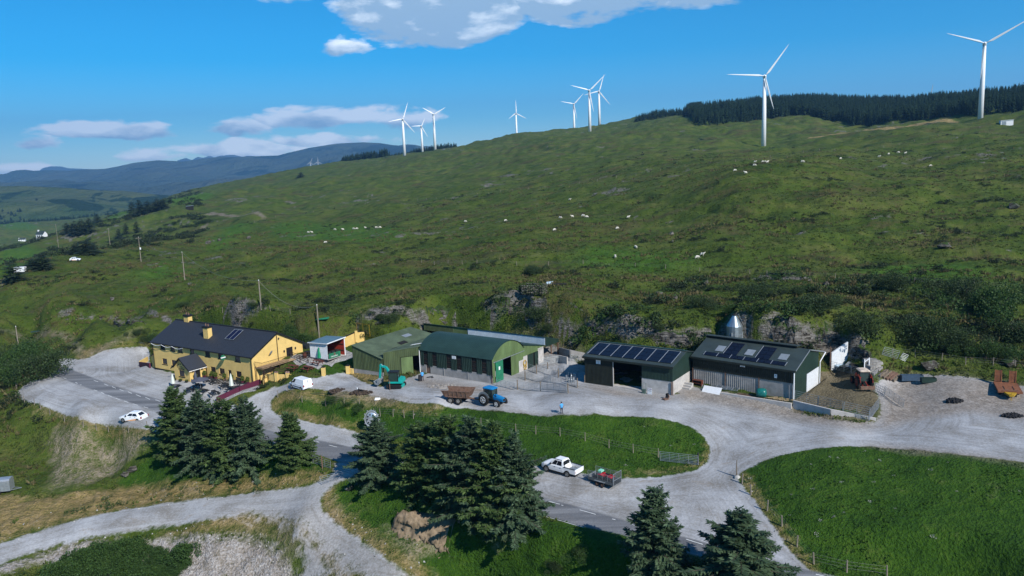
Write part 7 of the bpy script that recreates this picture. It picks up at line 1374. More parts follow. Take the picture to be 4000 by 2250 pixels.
for x, lab in ((11.3,'flower bowl left of the porch'),(13.0,'flower bowl below the porch window'),(14.8,'flower bowl right of the porch window')):
    w = FP(x, -3.75); P = Vector((w.x, w.y, float(gz(w.x, w.y)))); t = thing('flower_bowl', 'small dark '+lab, 'planter', P, 0, 'flower bowls before the porch'); MB().lathe([(.15, 0), (.32, .22), (.30, .26), (.2, .24)], 10).build('bowl', m_plinth, t); o = bpy.data.objects.new('foliage', PLM); COL.objects.link(o); o.parent = t; o.location = (0, 0, .2); o.scale = (.35, .35, .25)
def hay_rake():
    P = gp(*zt(1480, 130)); t = thing('antique_hay_rake', 'antique horse-drawn rake with two big spoked wheels on the terrace', 'farm implement', P, PUB_R-.1)
    m = pm('old_iron', (.07, .06, .045), .8, .3, 4.)
    for x in (-1.1, 1.1):
        w = MB(); w.tube([(x, .68*math.cos(6.283*k/20), .7+.68*math.sin(6.283*k/20)) for k in range(21)], .035, 5)
        for k in range(10): w.beam((x, 0, .7), (x, .66*math.cos(6.283*k/10), .7+.66*math.sin(6.283*k/10)), .03, .03)
        w.build('wheel', m, t)
    MB().beam((-1.1, 0, .7), (1.1, 0, .7), .06, .06).beam((-.3, .1, .7), (-.5, -1.5, .5), .06, .06).beam((.3, .1, .7), (.5, -1.5, .5), .06, .06).build('axle', m, t); r = MB()
    for k in range(12): x = -.95+k*.172; r.tube([(x, .05, .75), (x, .45, .8), (x, .55, .35), (x, .3, .08)], .015, 4)
    r.build('rake_tine', m, t)['kind'] = 'stuff'; MB().lathe([(.2, 0), (.24, .06)], 8, c=(0, -.2, 1.15)).beam((0, .1, .7), (0, -.2, 1.15), .05, .03).build('seat', pm('yellow_flowers', (.35, .28, .05), .8, .3, 8.), t)
hay_rake()
wall_line('maroon_wall', 'low maroon wall closing the terrace on the ramp side', [(545,1011),(602,985),(655,966)], .82, .28, m_maroon); wall_line('maroon_wall', 'short maroon wall at the west end of the pub', [(352,922),(378,926)], .95, .28, m_maroon); wall_line('yellow_wall', 'low yellow wall running back from the short maroon wall', [(353,919),(372,908)], .9, .25, m_yel)
# raised walk along the gable, with railings, and the brown stair fence
def gable_walk():
    t = thing('timber_walkway', 'raised pale walkway with railings along the yellow gable', 'walkway', PO, PUB_R); x0, x1, z = PUB_L+.30, PUB_L+2.3, 3.45
    for k in range(22): y = .25+k*.34; MB().box(x0, y, z-.06, x1, y+.325, z).build('deck_board', pm('deck_boards', (.36, .25, .15), .85, .2, 3.), t)
    b = MB()
    for y in (.4, 4., 7.5):
        for x in (x0+.1, x1-.1): b.box(x-.06, y-.06, -.5, x+.06, y+.06, z-.07)
    b.build('support', m_brown, t)['kind'] = 'stuff'
    MB().box(x0, .3, .2, x0+.15, 7.4, z-.07).box(x1-.3, .3, -.3, x1-.15, 7.4, z-1.2).build('under_wall', m_yel, t)['kind'] = 'stuff'
    def rail(a, b_, n): 
        r = MB().beam(a+Vector((0, 0, 1.05)), b_+Vector((0, 0, 1.05)), .05, .05).beam(a+Vector((0, 0, .1)), b_+Vector((0, 0, .1)), .04, .04)
        for k in range(n+1): p = a.lerp(b_, k/n); r.beam(p+Vector((0, 0, .0)), p+Vector((0, 0, 1.05)), .02, .02)
        r.build('railing', m_brown, t)['kind'] = 'stuff'
    rail(Vector((x0, .25, z)), Vector((x1, .25, z)), 12); rail(Vector((x1, .25, z)), Vector((x1, 6.0, z)), 34); rail(Vector((x1, 7.7, z)), Vector((x1+2.4, 9.8, z)), 20)
gable_walk()
P1 = Vector(W3(668, 951, -.1)); 
wall_line('yellow_garden_wall', 'yellow garden wall with stone-capped piers below the beer garden', [W3(667,958.5,-1.2), W3(696,958.6,-.95), W3(727,955.6,-.7), W3(766,950.8,-.45), W3(790,945,-.25)], [1.25, 1.15, .95, .7, .3], .25, m_yel, world=True)
for a, z, h, lab in (((697,959),-1.0,1.75,'first'),((725,956.5),-.75,1.55,'second'),((765,951),-.45,1.2,'third')):
    P = Vector(W3(a[0], a[1], z)); t = thing('wall_pier', lab+' yellow pier of the garden wall, capped with rough stone', 'pier', P+Vector((0, -.12, 0)), -.2, 'stone-capped yellow piers'); MB().box(-.27, -.2, -.5, .27, .2, h-.2).build('shaft', m_yel, t)
    for k in range(4): q = MB().lathe([(.16, 0), (.19, .08), (.1, .17)], 6, c=(-.18+.36*(k % 2), -.1+.2*(k//2), h-.2)); q.build('cap_stone', pm('pinkish_stone', (.26, .17, .14), .9, .3, 4.), t)
for a, lab in (((814.5,943.7),'left yellow gate pier with dark cap at the lawn entrance'),((876,939.2),'right yellow gate pier with dark cap beside the olive shed')):
    P = gp(*a); t = thing('gate_pier', lab, 'pier', P, -.1, 'yellow gate piers'); MB().box(-.28, -.28, -.4, .28, .28, 1.35).build('shaft', m_yel, t); MB().hexa([(-.33, -.33, 1.351), (.33, -.33, 1.351), (.33, .33, 1.351), (-.33, .33, 1.351), (-.12, -.12, 1.55), (.12, -.12, 1.55), (.12, .12, 1.55), (-.12, .12, 1.55)]).build('cap', m_plinth, t)
P = gp(884, 938); wall_line('yellow_stub_wall', 'short yellow wall joining the gate pier to the olive shed', [(879,938.5),(889,940)], .85, .25, m_yel)
def stair_fence(label, pts, h=1.0):
    Q = [Vector(W3(*p)) for p in pts]; t = thing('brown_fence', label, 'fence', Q[0], 0, 'brown timber fences of the beer garden'); o = Q[0]
    for q in Q: MB().box(-.06, -.06, -.3, .06, .06, h).build('post', m_brown, t).location = q-o
    for a, b in zip(Q, Q[1:]):
        for z in (.35, .65, .95): MB().beam(a-o+Vector((0, 0, z)), b-o+Vector((0, 0, z)), .04, .10).build('rail', m_brown, t)
stair_fence('brown rail fence stepping down along the top of the yellow garden wall', [(665,948,.3),(682,937,.75),(722,941,.2),(757,942,.1),(797,941,.05)])
stair_fence('brown rail fence between the walkway and the kiosk table', [(733,898,1.35),(755,908,1.1),(776,917,.95)])
def kiosk():
    A, B, C = Vector(W3(781,899,1.3)), Vector(W3(825.5,906.3,1.3)), Vector(W3(869.6,893.6,1.3)); rz = heading(A, B); L_ = (B-A).length; n = Vector((-math.sin(rz), math.cos(rz), 0)); dep = abs((C-B).dot(n)); dep = 4.0
    t = thing('beer_garden_shelter', 'white ribbed outdoor bar shelter with blue-grey roof and red interior', 'shelter', A, rz); F = Fr(A, rz)
    w = MB().corr((0, 0), (L_, 0), .12, lambda q: 2.72+.25*q, .2, .045); w.build('ribbed_front', m_creamw, t)
    r = MB().slab([(-.2, -.25, 2.76), (L_+.25, -.25, 3.02), (L_+.25, dep+.2, 3.32), (-.2, dep+.2, 3.05)], .08); r.build('roof', pm('blue_grey_roof', (.10, .17, .21), .5, .12, 1.), t)
    MB().beam((L_+.27, -.25, 2.98), (L_+.27, dep+.2, 3.28), .06, .16).beam((-.2, -.28, 2.72), (L_+.25, -.28, 2.98), .05, .14).build('fascia', m_white, t)
    b = MB().corr((L_, dep), (0, dep), .1, 3.05, .2, .04); b.box(0, dep-.12, .1, L_, dep-.08, 3.0); b.build('back_wall', m_redo, t)
    for z in (.9, 2.0): MB().box(0, dep-.22, z, L_, dep-.12, z+.12).build('batten', m_redwood, t)
    MB().box(0, .05, .1, .1, dep, 2.9).build('side_wall', m_dark, t); MB().box(L_-.1, dep-.05, 0, L_+.08, dep+.1, 3.15).build('white_post', m_white, t); MB().box(.0, 0, 0, L_, dep, .1).build('floor', m_concl, t)
    bn = MB().box(L_+.03, .15, .18, L_+.06, 2.9, 1.08).build('banner', m_green, t, label='green beer banner hung across the open side'); text_part('Heineken', .42, m_white, bn, (L_+.065, 1.45, .48), (math.pi/2, 0, math.pi/2), ex=.003)
    MB().lathe([(.22, 0), (.22, .01)], 12, c=(L_+.06, 1.55, .82), ax='x').build('banner_badge', m_rust, bn)
    for k in range(3): MB().box(L_-.9, .5+k*.9, .85, L_-.3, 1.1+k*.9, 1.25).build('bar_stock', m_dkwood, t)
    return F, L_, dep
KF, KL, KD = kiosk()
zk = lambda x, y: (669.8+x*.1155, 824.3+y*.1155)
GR = 'red-brown picnic tables of the beer garden'
picnic('red-brown picnic table in front of the white shelter', gp(*zk(1120,800)), KF.r+.1, m_redwood, GR); picnic('red-brown picnic table on the lawn, nearest the walkway', gp(*zk(590,915)), KF.r+.1, m_redwood, GR, 1.05); picnic('red-brown picnic table on the lawn, nearest the gate pier', gp(*zk(900,935)), KF.r, m_redwood, GR)
parasol('furled green beer parasol beside the shelter', gp(*zk(1165,745)), m_grcan, h=2.5)
P = gp(*zk(842, 655)); t = thing('barrel', 'brown wooden barrel beside the walkway railing', 'barrel', P, 0); MB().lathe([(.27, 0), (.36, .4), (.36, .6), (.28, .98)], 12).build('stave_body', m_redwood, t); MB().lathe([(.355, .25), (.372, .33)], 12).build('hoop', m_dark, t)
P = gp(*zk(910, 640)); t = thing('high_table', 'dark high table between the barrel and the shelter', 'table', P, KF.r); MB().box(-.5, -.4, 1.0, .6, .4, 1.06).build('tabletop', m_dkwood, t)
for x in (-.45, .5):
    for y in (-.3, .3): MB().box(x-.04, y-.04, 0, x+.04, y+.04, .999).build('leg', m_dkwood, t)
P = Vector(W3(*zk(855, 480), 1.3)); t = thing('water_tank', 'dark ribbed water tank lying behind the shelter', 'tank', P, KF.r); k = MB()
pr_ = [(.02, -1.0)]
for i in range(11): pr_.append((.62 if i % 2 else .68, -.95+i*.19))
pr_.append((.02, 1.0)); k.lathe(pr_, 14, c=(0, 0, .68), ax='x'); k.build('tank_shell', pm('black_tank', (.02, .025, .028), .4, .2), t); MB().box(-.9, -.5, 0, .9, .5, .1).build('cradle', m_conc, t)
wall_line('yellow_back_wall', 'tall yellow boundary wall behind the shelter and the lawn', [W3(866,872,1.5), W3(896,857,1.9), W3(934,848.5,2.0)], [1.7, 1.6, 1.2], .25, m_yel, .12, m_plinth, world=True); P = Vector(W3(897, 858, 1.9)); one(MB().box(-.25, -.25, -.2, .25, .25, 1.95), 'wall_pier', m_yel, 'yellow pier at the bend of the tall boundary wall', 'pier', P, .3)
gate('tall yellow tubular frame standing behind the boundary wall', (899,842), (931,848), 2.3, 2, 1, m_yelp, name='yellow_frame', cat='frame')
# ---------------------------------------------------------------- farmyard odds and ends
def heap(label, P, r, h, mat, seed, name='rubble_heap', cat='heap', sx=1.4):
    rg = np.random.default_rng(seed); n = 22; m = MB(); rings = []
    for f in (0, .3, .6, .85): rings.append(m.vs([(sx*r*(1-f)*(.7+.6*rg.random())*math.cos(6.283*k/n), r*(1-f)*(.7+.6*rg.random())*math.sin(6.283*k/n), h*f**.8*(.8+.4*rg.random())-(.1 if f == 0 else 0)) for k in range(n)]))
    for a, b in zip(rings, rings[1:]):
        for k in range(n): m.f.append((a+k, a+(k+1) % n, b+(k+1) % n, b+k)); m.m.append(0)
    a = m.vs([(0, 0, h)])
    for k in range(n): m.f.append((rings[-1]+k, rings[-1]+(k+1) % n, a)); m.m.append(0)
    for k in range(60):
        q = rg.random()**.6; an = rg.random()*6.28; z = h*(1-q)**.8; e = .06+.14*rg.random(); m.M = Matrix.Translation((sx*r*q*math.cos(an)*1.1, r*q*math.sin(an)*1.1, z)) @ Matrix.Rotation(rg.random()*3, 4, (rg.random(), rg.random(), rg.random())); m.box(-e, -e*.8, -e*.6, e, e*.7, e*.6)
    m.M = Matrix(); return one(m, name, mat, label, cat, P, 0)
m_soil = pm('turned_soil', (.055, .040, .030), .95, .4, 4., bump=.6); m_tar = pm('black_planings', (.018, .018, .020), .9, .4, 6., bump=.6); m_muck = pm('dark_muck', (.05, .04, .035), .95, .4, 4., bump=.5)
heap('long heap of dark soil dug up beside the excavator', gp(850,984), .75, .4, m_soil, 3, 'soil_heap', sx=1.9); heap('second dark soil heap under the excavator bucket', gp(905,988), .8, .35, m_soil, 4, 'soil_heap', sx=2.2); heap('low spoil heap before the barrel-roofed barn', gp(1110,975), 1.2, .35, pm('grey_spoil', (.24, .22, .20), .95, .3, 3.), 5, 'spoil_heap', sx=2.)
heap('heap of black planings on the gravel left of the orange trailer', gp(2402,1009), .75, .4, m_tar, 6, 'planings_heap'); heap('darker heap of black planings below the orange trailer', gp(2547,1047), .7, .4, m_tar, 7, 'planings_heap', sx=1.7)
# drain bucket, signs and pallets by the solar roof shed
zs = lambda x, y: (1610+x*.15, 901.6+y*.15)
P = gp(*zs(430, 690)); t = thing('digger_bucket', 'small muddy digger bucket lying in the yard', 'digger bucket', P, .5); MB().prism([(-.45, .1), (-.25, 0), (.3, .05), (.45, .4), (.35, .75), (.28, .72), (.3, .42), (.2, .16), (-.2, .12), (-.38, .2)], -.35, .35).build('bucket_shell', m_rust, t); MB().box(.2, -.15, .55, .5, .15, .85).build('hitch', m_dark, t)
P = gp(*zs(165, 600)); t = thing('yard_sign', 'white board with red and black lettering leaning by the shed', 'sign', P, SR-.05); MB().box(-.36, -.04, 0, .36, 0, .95).build('board', m_white, t); text_part('DANGER', .17, m_lampr, t, (0, -.05, .78), (math.pi/2, 0, 0), ex=.003); text_part('KEEP OUT', .12, m_plinth, t, (0, -.05, .5), (math.pi/2, 0, 0), ex=.003)
P = gp(*zs(165, 560))+Vector((.1, .5, 0)); t = thing('wooden_pallet', 'wooden pallet leaning on the shed wall behind the white board', 'pallet', P, SR)
for k in range(5): MB().box(-.4+k*.2, -.05, 0, -.28+k*.2, 0, 1.25).build('slat', m_wood, t)
for z in (.1, .6, 1.1): MB().box(-.42, .001, z, .55, .08, z+.09).build('bearer', m_wood, t)
P = gp(*zs(70, 580)); t = thing('sack_truck', 'green metal sack barrow beside the shed doorway', 'barrow', P, SR); MB().tube([(-.25, 0, 0), (-.25, .1, 1.5), (.25, .1, 1.5), (.25, 0, 0)], .025, 5).box(-.28, -.3, 0, .28, 0, .04).build('frame', pm('green_metal', (.04, .12, .08), .5), t); MB().box(-.25, -.28, .05, .25, .02, .62).build('drum', pm('dull_green', (.07, .11, .09), .6), t)
F4p = lambda x, y, z=None: Vector((*F4(x, y)[:2], z if z is not None else float(gz(F4(x, y).x, F4(x, y).y))))
for k in range(4): q = F4p(.2-.0*k, -1.9-.42*k, 0); one(MB().box(-.75, -.2, -.5, .75, .22, 1.0-.26*k), 'step_block', m_concl, ['top','second','third','lowest'][k]+' concrete step block in the gap between the two sheds', 'step', (q.x, q.y, -.25), S4R)
t = thing('brown_cupboard', 'old brown open cupboard on the ledge between the sheds', 'cupboard', F4p(1.2, -.75, .12), S4R); MB().box(-.75, -.3, .85, .75, .3, .92).box(-.75, -.3, 0, -.69, .3, .849).box(.69, -.3, 0, .75, .3, .849).box(-.689, -.3, .42, .689, .3, .47).build('carcass', m_redwood, t)['kind'] = 'thing'; MB().box(-.68, .2, .02, .68, .26, .84).build('back_panel', m_brown, t)
q = F4p(4.2, -2.65, -.55); t = thing('white_sheet', 'large white sheet leaning against the retaining wall', 'sheet', q, S4R); MB().hexa([(-1.5, -.45, 0), (1.3, -.45, 0), (1.3, -.38, 0), (-1.5, -.38, 0), (-1.3, .55, 1.35), (1.5, .55, 1.35), (1.5, .62, 1.35), (-1.3, .62, 1.35)]).build('sheet_panel', m_white, t)
for i, (x, l) in enumerate(((2.5,'leaning hurdle left of the white sheet'),(3.1,'hurdle behind the white sheet'))): q = F4p(x, -2.3, -.5); b = F4p(x+2.2, -2.3, -.5); gate('grey steel '+l, q, b, 1.35, 8, 2, world=True, tilt=-.35)
for i, (x, y) in enumerate(((4.6,-1.2),(5.4,-1.0),(6.3,-1.3))): a = F4p(x-1.3, y, .25+.06*i); b = F4p(x+1.2, y+.2, .25+.06*i); gate('grey gate lying flat on the ledge, '+('bottom','middle','top')[i]+' of the stack', a, b, 1.1, 6, 2, world=True, tilt=-1.35, grp='gates stacked on the ledge')
k = MB(); k.lathe([(.05, -.75), (.55, -.7), (.66, -.3), (.68, .2), (.6, .6), (.05, .72)], 14, c=(0, 0, .66), ax='x'); one(k, 'green_tank', pm('green_wrap', (.01, .12, .11), .3, .3, 3.), 'dark green wrapped round bale on the ledge by the retaining wall', 'bale', F4p(11.2, -1.1, .12), S4R+.4, smooth=True)
for i in range(12): q = F4p(12.4+i*.26, -1.2, .12+.10*(i % 3)); one(MB().beam((-.55, -.55, .06), (.35, .6, .08), .11, .11), 'fence_stake', pm('new_stakes', (.28, .21, .12), .85, .25, 4.), ['leftmost timber stake lying on the ledge','timber stake second from the green bale','third timber stake from the green bale','fourth timber stake from the green bale','fifth timber stake from the green bale','timber stake just left of the middle of the row','timber stake just right of the middle of the row','fifth timber stake from the white down-pipe','fourth timber stake from the white down-pipe','third timber stake from the white down-pipe','timber stake second from the white down-pipe','timber stake nearest the white down-pipe'][i], 'stake', q, S4R-.15+.05*math.sin(i*5), 'loose timber stakes on the ledge')
for i in range(6): q = F4p(8.9, -1.75+i*.2, .12+.05*(i % 2)); one(MB().beam((-1.1, 0, .05), (1.1, .1, .05), .08, .08), 'steel_bar', m_rust, ['front','second','third','fourth','fifth','rearmost'][i]+' rusty bar of the bundle lying left of the green bale', 'bar', q, S4R, 'rusty bars on the ledge')
# timber and lintels right of the red tractor
for i, (a, b, m, l) in enumerate([((2186,940),(2205,925),m_conc,'first grey beam from the tractor'),((2195,945),(2218,928),m_conc,'second grey beam from the tractor'),((2212,950),(2232,935),m_wood,'pale timber baulk in the middle of the pile'),((2221,953),(2240,938),m_wood,'pale timber baulk beside the rusty girders'),((2229,957),(2248,941),m_rust,'left rusty girder'),((2237,958),(2256,944),m_rust,'right rusty girder'),((2246,961),(2265,948),m_wood,'last timber baulk at the right of the pile')]):
    A, B = gp(*a), gp(*b); one(MB().beam((0, 0, .2), B-A+Vector((0, 0, .25)), .36, .34), 'beam', m, l+' on the slope foot', 'beam', A, 0, 'beams piled at the slope foot')
for i, (a, w, h, l) in enumerate([((2190,915),1.1,.5,'flat slab on top of the stone stack'),((2200,920),1.3,.45,'middle slab of the stone stack'),((2196,928),1.5,.5,'lowest slab of the stone stack')]): P = gp(*a); one(MB().hexa([(-w, -.5, 0), (w*.8, -.6, 0), (w, .5, 0), (-w*.9, .6, 0), (-w*.95, -.5, h), (w*.8, -.5, h*.8), (w*.9, .5, h), (-w*.8, .5, h*1.1)]), 'stone_slab', m_rock, l, 'slab', P+Vector((0, 0, .2)), .3*i)
P = gp(2193, 935); t = thing('timber_trestle', 'upright white timber trestle behind the red tractor', 'trestle', P-Vector((1.1, 0, 0)), .1); MB().beam((0, 0, 0), (0, 0, 1.9), .12, .1).beam((.7, 0, 0), (.7, 0, 2.1), .12, .1).beam((0, 0, 1.5), (.7, 0, 2.0), .1, .1).build('frame_bar', m_white, t)
for i, (a, c) in enumerate([((2110,925),m_galv),((2118,921),m_bluew),((2130,925),m_dkg),((2140,922),m_galv),((2150,928),m_dark)]): P = gp(*a); one(MB().hexa([(-1.2, -.5, 0), (1.2, -.5, 0), (1.2, .5, 0), (-1.2, .5, 0), (-1.1, -.5, .12), (1.2, -.5, .12), (1.2, .6, .3), (-1.2, .5, .25)]), 'roofing_sheet', c, ['galvanised sheet nearest the white wall','pale blue sheet on the scrap pile','dark green sheet on the scrap pile','bent galvanised sheet at the back of the pile','black sheet at the tractor end of the pile'][i], 'sheet', P+Vector((0, 0, .08*i)), .3*i, 'scrap sheets by the white wall')
def trough(label, P, rz, L_, w, h, mat): t = thing('feed_trough', label, 'trough', P, rz); MB().box(-L_/2, -w/2, .05, L_/2, -w/2+.05, h).box(-L_/2, w/2-.05, .05, L_/2, w/2, h).box(-L_/2, -w/2+.051, .05, -L_/2+.05, w/2-.051, h).box(L_/2-.05, -w/2+.051, .05, L_/2, w/2-.051, h).build('side', mat, t)['kind'] = 'thing'; MB().box(-L_/2+.05, -w/2+.05, .0, L_/2-.05, w/2-.05, .1).build('bottom', mat, t)
trough('blue-grey trough at the grass edge right of the girders', gp(2293,957), -.1, 3.0, .9, .85, pm('blue_grey', (.04, .07, .11), .6)); trough('dark green ring feeder on the grass beside the blue-grey trough', gp(2335,962), -.1, 2.0, .8, .7, m_dkg)
# by the barrel barn
P = gp(*zs(0, 0)); zb2 = lambda x, y: (927.4+x*.14, 901.6+y*.14)
P = gp(*zb2(1100, 350)); t = thing('wheel_rake_frame', 'small rusty implement lying by the barn side door', 'implement', P, 0); MB().beam((-.5, 0, .1), (.5, .1, .25), .08, .1).lathe([(.2, 0), (.2, .06)], 10, c=(.4, 0, .05)).build('frame', m_dark, t)
P = gp(*zb2(925, 405)); t = thing('wheelie_bin', 'dark drum standing beside the man at the barn corner', 'drum', P, 0); MB().lathe([(.28, 0), (.3, .5), (.28, .95), (.2, .98)], 10).build('drum_shell', m_dkwood, t)
P = gp(*zb2(160, 740)); one(MB().hexa([(-.5, -.25, 0), (.5, -.2, 0), (.45, .3, 0), (-.4, .3, 0), (-.4, -.2, .25), (.35, -.1, .3), (.4, .2, .22), (-.3, .2, .3)]), 'fertiliser_bag', m_white, 'crumpled white bag on the dry grass below the excavator', 'bag', P, .2)
P = gp(*zb2(385, 570)); one(MB().box(-.05, -.04, 0, .05, .04, 1.5), 'marker_post', m_rust, 'rusty flat post in front of the excavator tracks', 'post', P)
P = gp(*zk(1880, 960)); t = thing('bicycle_planter', 'small ornamental cart planter below the stub wall', 'planter', P, 0)
for x in (-.3, .35): MB().lathe([(.26, -.02), (.26, .02)], 12, c=(x, 0, .27), ax='y').build('wheel', m_rust, t)
MB().box(-.4, -.2, .35, .4, .2, .6).build('tray', m_maroon, t)
# silver sculpture by the road
def sculpture():
    P = gp(937, 1083); t = thing('silver_sculpture', 'round silver metal sculpture with a pierced rim beside the road', 'sculpture', P, math.radians(-12)); m = pm('polished_steel', (.70, .74, .78), .25, .1, 2., metal=.7)
    k = MB(); n = 28; r = 1.0
    for i in range(n): a, b = 6.283*i/n, 6.283*(i+1)/n; k.hexa([(1.12*math.cos(q)*f, y, 1.75+1.35*math.sin(q)*f) for y in (-.08, .08) for q, f in ((a, 1), (b, 1), (b, .86), (a, .86))])
    k.build('rim', m, t)['kind'] = 'thing'; d = MB(); d.lathe([(.92, .05), (.80, -.10), (.40, -.22), (.05, -.26)], 20, c=(0, 0, 0), ax='y'); d.v = [(x, y, 1.75+z*1.2) for x, y, z in d.v]; d.build('dish', m, t)
    for i in range(9): a = .4+i*.7; c = (.62*math.cos(a), -.2, 1.75+.72*math.sin(a)); MB().lathe([(.13, 0), (.11, .03)], 7, c=c, ax='y').build('pierced_leaf', m_dark, t)
    for i in range(12): a = 6.283*i/12; MB().beam((1.1*math.cos(a), 0, 1.75+1.33*math.sin(a)), (1.3*math.cos(a), 0, 1.75+1.53*math.sin(a)), .05, .12).build('spike', m, t)
    MB().beam((0, .1, 0), (0, .1, .5), .3, .2).build('stand', m_conc, t)
sculpture()
# garden hose loop and stones on the verge
pts = [(790,989),(830,990),(870,992),(912,990),(922,995),(915,1002),(880,1003),(850,1000),(815,996),(780,990)]; one(MB().tube([gp(*p)+Vector((0, 0, .05)) for p in pts], .04, 5), 'water_pipe', pm('green_pipe', (.06, .10, .05), .6), 'long loop of green water pipe on the grass below the white van', 'pipe')
# ---------------------------------------------------------------- rocks, ruin and small things on the hill
def rockface(label, pts, h, dep, seed, pale=1.):
    """layered outcrop along ground points: stepped strata, ragged top, running back into the slope"""
    Q = [gp(*p) for p in pts]; o = Q[0].copy(); n = 44; rg = np.random.default_rng(seed); L_ = [0.]
    for a, b in zip(Q, Q[1:]): L_.append(L_[-1]+(b-a).length)
    s = np.linspace(0, L_[-1], n); X = np.interp(s, L_, [q.x for q in Q]); Y = np.interp(s, L_, [q.y for q in Q]); dx, dy = np.gradient(X), np.gradient(Y); l = np.hypot(dx, dy); nx, ny = -dy/l, dx/l
    end = np.clip(np.minimum(s, L_[-1]-s)/max(1., L_[-1]*.14), 0, 1)**.6; top = h*.78*end*(.65+.9*(fbm(s*1., s*0+seed*9., 2.6, 3)+.3)); rows = 11; V = []
    Z0 = gz(X-nx*.2, Y-ny*.2)-.5
    for r in range(rows):
        f = r/(rows-1); off = np.floor(f*5)/5*dep*.55+.45*(fbm(s*1.+r*3.1, s*0+r*7.7+seed, 1.3, 3))*dep*.5+.12*rg.standard_normal(n); V.append(np.c_[X+nx*off-o.x, Y+ny*off-o.y, Z0+.5*f+top*f+.10*rg.standard_normal(n)-o.z])
    for q in (1, 2): V.append(np.c_[X+nx*(dep*(.7+.6*q))-o.x, Y+ny*(dep*(.7+.6*q))-o.y, np.maximum(Z0+top*(1-.30*q), gz(X+nx*dep*2, Y+ny*dep*2)-.5-.4*q)-o.z+.08*rg.standard_normal(n)])
    V = np.array(V); R_ = V.shape[0]; I = np.arange(R_*n).reshape(R_, n); F = np.stack([I[:-1, :-1], I[:-1, 1:], I[1:, 1:], I[1:, :-1]], -1).reshape(-1, 4)
    ob = bpy.data.objects.new('rock_outcrop', np_mesh('rock_outcrop', V.reshape(-1, 3), F, m_strata)); COL.objects.link(ob); return thing('rock_outcrop', label, 'rock outcrop', o, 0, 'rock outcrops on the slope', ob)
def strata_mat():
    m = bpy.data.materials.new('layered_rock'); m.use_nodes = True; nt = m.node_tree; b = nt.nodes['Principled BSDF']; b.inputs['Roughness'].default_value = .95; b.inputs['Specular IOR Level'].default_value = .1
    g = N(nt, 'ShaderNodeNewGeometry'); mp = N(nt, 'ShaderNodeMapping'); mp.inputs['Scale'].default_value = (.7, .7, 4.2); mp.inputs['Rotation'].default_value = (.12, .06, 0); L(nt, g.outputs['Position'], mp.inputs[0])
    def nz(s, v, d=5): n = N(nt, 'ShaderNodeTexNoise'); n.inputs['Scale'].default_value = s; n.inputs['Detail'].default_value = d; n.inputs['Roughness'].default_value = .65; n.inputs['Distortion'].default_value = .4; L(nt, v, n.inputs['Vector']); return n.outputs['Fac']
    a = nz(1.1, mp.outputs[0]); c = nz(1.4, g.outputs['Position'], 6); rp = N(nt, 'ShaderNodeValToRGB'); L(nt, mth(nt, 'ADD', mth(nt, 'MULTIPLY', a, .6), mth(nt, 'MULTIPLY', c, .4)), rp.inputs[0]); e = rp.color_ramp.elements; e.new(.5); e.new(.5)
    for k, (p, cc) in enumerate(((.40, (.014, .013, .011)), (.48, (.075, .068, .058)), (.56, (.16, .15, .135)), (.68, (.30, .285, .265)))): e[k].position = p; e[k].color = (*cc, 1)
    sp = N(nt, 'ShaderNodeSeparateXYZ'); L(nt, g.outputs['Normal'], sp.inputs[0]); gr = maprange(nt, mth(nt, 'ADD', sp.outputs[2], mth(nt, 'MULTIPLY', mth(nt, 'SUBTRACT', c, .5), 1.6)), .62, .85)
    L(nt, mixc(nt, gr, rp.outputs[0], (.035, .062, .016)), b.inputs['Base Color']); bp = N(nt, 'ShaderNodeBump'); bp.inputs['Strength'].default_value = .9; bp.inputs['Distance'].default_value = .35; L(nt, a, bp.inputs['Height']); L(nt, bp.outputs[0], b.inputs['Normal']); return m
m_strata = strata_mat()
for a in [('pale craggy rocks rising just behind the pub roof', [(562,822),(590,824),(625,824),(662,820)], 2.6, 1.2, 1),('layered ledge above the olive shed', [(895,812),(940,816),(990,815)], 1.2, .9, 2),('pale rock ledge behind the barrel-roofed barn', [(1000,815),(1060,812),(1110,811),(1148,812)], 1.7, .9, 3),('dark rock under the thicket on the ledge', [(1235,815),(1290,818),(1340,822)], 1.6, 1., 4),('long rock face behind the pens', [(1400,830),(1470,838),(1540,842)], 1.9, 1.1, 5),('tall pale rock face behind the solar roof shed', [(1535,848),(1600,858),(1680,868),(1745,882)], 2.8, 1.3, 6),
          ('brown quarried face beside the feed silo', [(1862,868),(1930,878),(2000,884),(2060,890)], 4.0, 1.4, 7),('layered face running to the white yard wall', [(2050,890),(2100,897),(2150,905),(2185,916)], 3.4, 1.4, 8),('low grey rocks on the slope west of the pub', [(150,812),(190,808),(235,806)], 1.3, .9, 9),('grey rocks above the gravel west of the pub', [(280,812),(330,818),(370,820)], 1.5, .9, 10),('flat rocks near the slope fence above the sheds', [(1915,692),(1950,693),(2010,695)], .6, .6, 11),
          ('bank of dark stone below the shrubs behind the pub', [(318,862),(350,866),(372,868)], 1.2, .7, 12),('brown rocky hump in the foreground bank', [(975,1342),(1035,1358),(1090,1395),(1135,1418)], 2.6, 2.0, 13)]:
    ob_ = rockface(*a)
ob_.data.materials[0] = pm('brown_earth', (.10, .075, .045), .95, .3, 1.2, col2=(.30, .225, .15), bump=.8, det=8)
import bmesh
